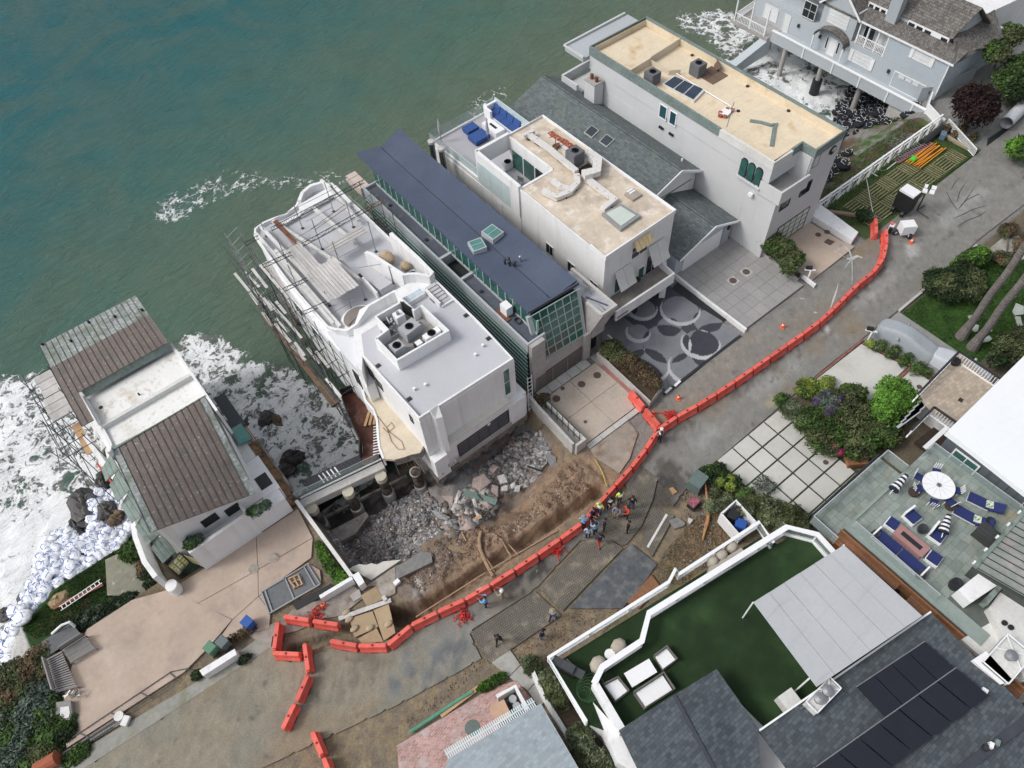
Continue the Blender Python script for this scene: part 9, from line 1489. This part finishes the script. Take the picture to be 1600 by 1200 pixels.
# ================================================================== PEOPLE
skin=M('skin',(.33,.19,.13),.6,.03);hairm=M('dark_hair',(.02,.015,.012),.7,.2,20)
def cl(n,c):return M(n,c,.85,.1,12,.05,bump=.1)
CM={k:cl(k+'_cloth',c)for k,c in dict(navy=(.015,.02,.05),black=(.015,.015,.017),lblue=(.30,.42,.55),sky=(.15,.38,.68),hiviz=(.55,.75,.08),red=(.6,.05,.035),grey=(.22,.22,.23),khaki=(.30,.27,.20),denim=(.06,.10,.20),lav=(.22,.21,.30),maroon=(.10,.03,.03),white=(.65,.65,.65)).items()}
def body(pose,seed):
    """skinned skeleton -> one continuous mesh, 1.75 m tall, feet at the origin, facing +Y"""
    v,e,r=[],[],[]
    def add(p,rad,par=None):
        v.append(p);r.append(rad)
        if par is not None:e.append((par,len(v)-1))
        return len(v)-1
    lean={'stand':0,'walk':.05,'bend':.45,'arms':0,'point':.02}[pose]
    S=lambda x,y,z:(x,y+max(0,z-.95)*lean*1.1,z-max(0,z-.95)*lean*.35)
    pel=add(S(0,0,.96),.15);wa=add(S(0,0,1.12),.135,pel);ch=add(S(0,.01,1.32),.165,wa);nk=add(S(0,0,1.48),.065,ch);h0=add(S(0,.02,1.58),.088,nk);add(S(0,.025,1.68),.09,h0);add(S(0,.105,1.595),.022,h0)
    st=.22 if pose=='walk' else .03
    for s in(-1,1):
        hp=add((s*.09,0,.90),.105,pel);kn=add((s*.10,s*st*.5+.02,.50),.07,hp);an=add((s*.11,s*st-.02,.09),.045,kn);add((s*.12,s*st+.13,.045),.04,an)
        sh=add(S(s*.19,0,1.42),.07,ch)
        if pose=='arms' or(pose=='point' and s>0):el=(s*.26,.16,1.22);wr=(s*.13,.38,1.30);dr=Vector((-.1*s,.9,.15))
        elif pose=='walk':el=(s*.27,-s*.10,1.16);wr=(s*.25,-s*.02+.12,.95);dr=Vector((0,.3,-.9))
        elif pose=='bend':el=(s*.24,.30,1.05);wr=(s*.16,.50,.88);dr=Vector((0,.5,-.8))
        else:el=(s*.27,-.03,1.16);wr=(s*.25,.08,.93);dr=Vector((0,.2,-1))
        a=add(el,.048,sh);w=add(wr,.033,a);dr.normalize();sd=dr.cross(Vector((s,0,.2))).normalized();ha=Vector(wr)+dr*.07;hnd=add(tuple(ha),.032,w)
        for k,ln in enumerate((.075,.088,.082,.065)):o=sd*(-.03+.02*k);f1=add(tuple(ha+o+dr*.035),.010,hnd);add(tuple(ha+o+dr*(.035+ln*.6)+Vector((-s*.015,0,0))),.009,f1)
        th=add(tuple(ha-sd*.035-dr*.02),.011,w);add(tuple(ha-sd*.05+dr*.03),.009,th)
    me=bpy.data.meshes.new('skel');me.from_pydata(v,e,[]);o=bpy.data.objects.new('skel',me);COL.objects.link(o)
    md=o.modifiers.new('skin','SKIN');md.use_smooth_shade=True;ss=o.modifiers.new('sub','SUBSURF');ss.levels=1
    for i,q in enumerate(me.skin_vertices[0].data):q.radius=(r[i],r[i]*(.72 if r[i]>.12 else 1));q.use_root=(i==0)
    dg=bpy.context.evaluated_depsgraph_get();dg.update();out=bpy.data.meshes.new_from_object(o.evaluated_get(dg));bpy.data.objects.remove(o);return out,S
def person(q_,lb,shirt,trs,pose='stand',rot=0.,hat=None,vest=False,z=.0):
    if pose not in person.c:person.c[pose]=body(pose,0)
    me0,S=person.c[pose];me=me0.copy();me.materials.clear();[me.materials.append(m)for m in(skin,CM[shirt],CM[trs],black)];ix=[]
    for p in me.polygons:
        c=p.center;hd=hypot(c.x,0);ix.append(3 if c.z<.10 else 2 if c.z<.93 and not(abs(c.x)>.17 and c.z>.6)else 0 if(c.z>1.42 and abs(c.x)<.075 and c.z>1.4)or(abs(c.x)>.2 and c.z<1.1 and pose!='arms')or(c.y>.3 and pose in('arms','point','bend')and c.z<1.36)else 1)
    me.polygons.foreach_set('material_index',ix);me.polygons.foreach_set('use_smooth',[True]*len(ix));x,y=q_;t=thing('person',lb,'person',(0,0,0));link('body',me,t)
    hp=Vector(S(0,.01,1.66));
    if hat is None:MB().blob((hp.x,hp.y-.015,hp.z+.03),(.098,.112,.095),12,8).build('hair',hairm,t,smooth=True)
    else:
        m=MB();br=.2 if hat[0]=='brim' else .13;m.lathe(hp.x,hp.y,[(br,hp.z+.03),(br,hp.z+.045),(.115,hp.z+.05),(.10,hp.z+.14),(.04,hp.z+.17)],16);m.build('sun_hat' if hat[0]=='brim' else 'hard_hat',CM.get(hat[1])or hat[1],t,smooth=False)
    for s in(-1,1):MB().blob((hp.x+s*.035,hp.y+.088,hp.z-.03),(.012,.008,.008),6,4).build('eye',black,t)
    MB().box(hp.x-.025,hp.x+.025,hp.y+.08,hp.y+.092,hp.z-.105,hp.z-.095).build('mouth',CM['maroon'],t)
    if vest:
        for zz in(1.12,1.28):MB().lathe(S(0,0,zz)[0],S(0,0,zz)[1],[(.185,S(0,0,zz)[2]),(.19,S(0,0,zz)[2]+.05)],14,1.05,.8).build('reflective_band',CM['white'],t)
    t.location=(x,y,z);t.rotation_euler.z=rot;t.scale=(1.08,)*3;return t
person.c={}
P3=Q(860,720);P5=Q(650,830);cream_=CM['white']
for f,cx,cy,lb,sh,tr,po,ro,hat,ve in(
    (P5,590,625,'person in a sky blue shirt leaning on the barrier','sky','navy','arms',.5,None,False),(P5,727,575,'person in khaki with a white cap behind the barrier line','khaki','khaki','arms',.3,('cap','white'),False),
    (P5,1142,735,'person in a blue shirt and wide pale sun hat on the road plate','denim','navy','walk',1.8,('brim','khaki'),False),(P5,1055,895,'person in dark navy standing at the plate edge on the soil','navy','denim','stand',.2,None,False),(P5,695,930,'person in black bending over on the studded plate','black','black','walk',2.2,None,False),
    (P3,572,350,'worker in lime hi-vis apart from the group, nearest the barrier','hiviz','maroon','stand',2.8,('cap','black'),True),(P3,672,395,'person in a black top and jeans right of the lime worker','black','denim','stand',2.2,None,False),(P3,488,395,'worker in black jacket with lime stripes in the crowd','black','black','arms',2.6,('cap','black'),True),
    (P3,405,440,'worker in yellow green hi-vis by the barrier joint','hiviz','denim','stand',1.9,('cap','khaki'),True),(P3,547,475,'person in a grey lavender shirt with folded arms','lav','khaki','arms',2.0,None,False),(P3,352,490,'person in dark navy holding white papers','navy','navy','arms',3.0,None,False),
    (P3,630,475,'person in a bright red shirt','red','black','arms',1.4,None,False),(P3,640,595,'person in black standing below the red shirt','black','black','stand',.4,None,False),(P3,272,560,'person in light blue with a round grey hat at the barrier','sky','navy','point',-1.2,('brim','grey'),False),(P3,312,645,'person in a pale blue shirt and dark trousers at the left of the crowd','lblue','navy','stand',-.8,None,False),
    (P3,372,610,'person in a pale blue shirt in the middle of the crowd','lblue','navy','arms',-.2,('cap','navy'),False),(P3,445,575,'person in a navy polo beside the pale blue shirts','navy','black','stand',.6,None,False),(P3,405,700,'person in a navy shirt and shorts walking away below the crowd','navy','red','walk',2.9,None,False),
    (Q(0,0,1),1030,690,'worker with white helmet standing by the barrier junction','black','black','arms',1.2,('cap','white'),True)):person(f(cx,cy,.03),lb,sh,tr,po,ro,hat,ve,.035)
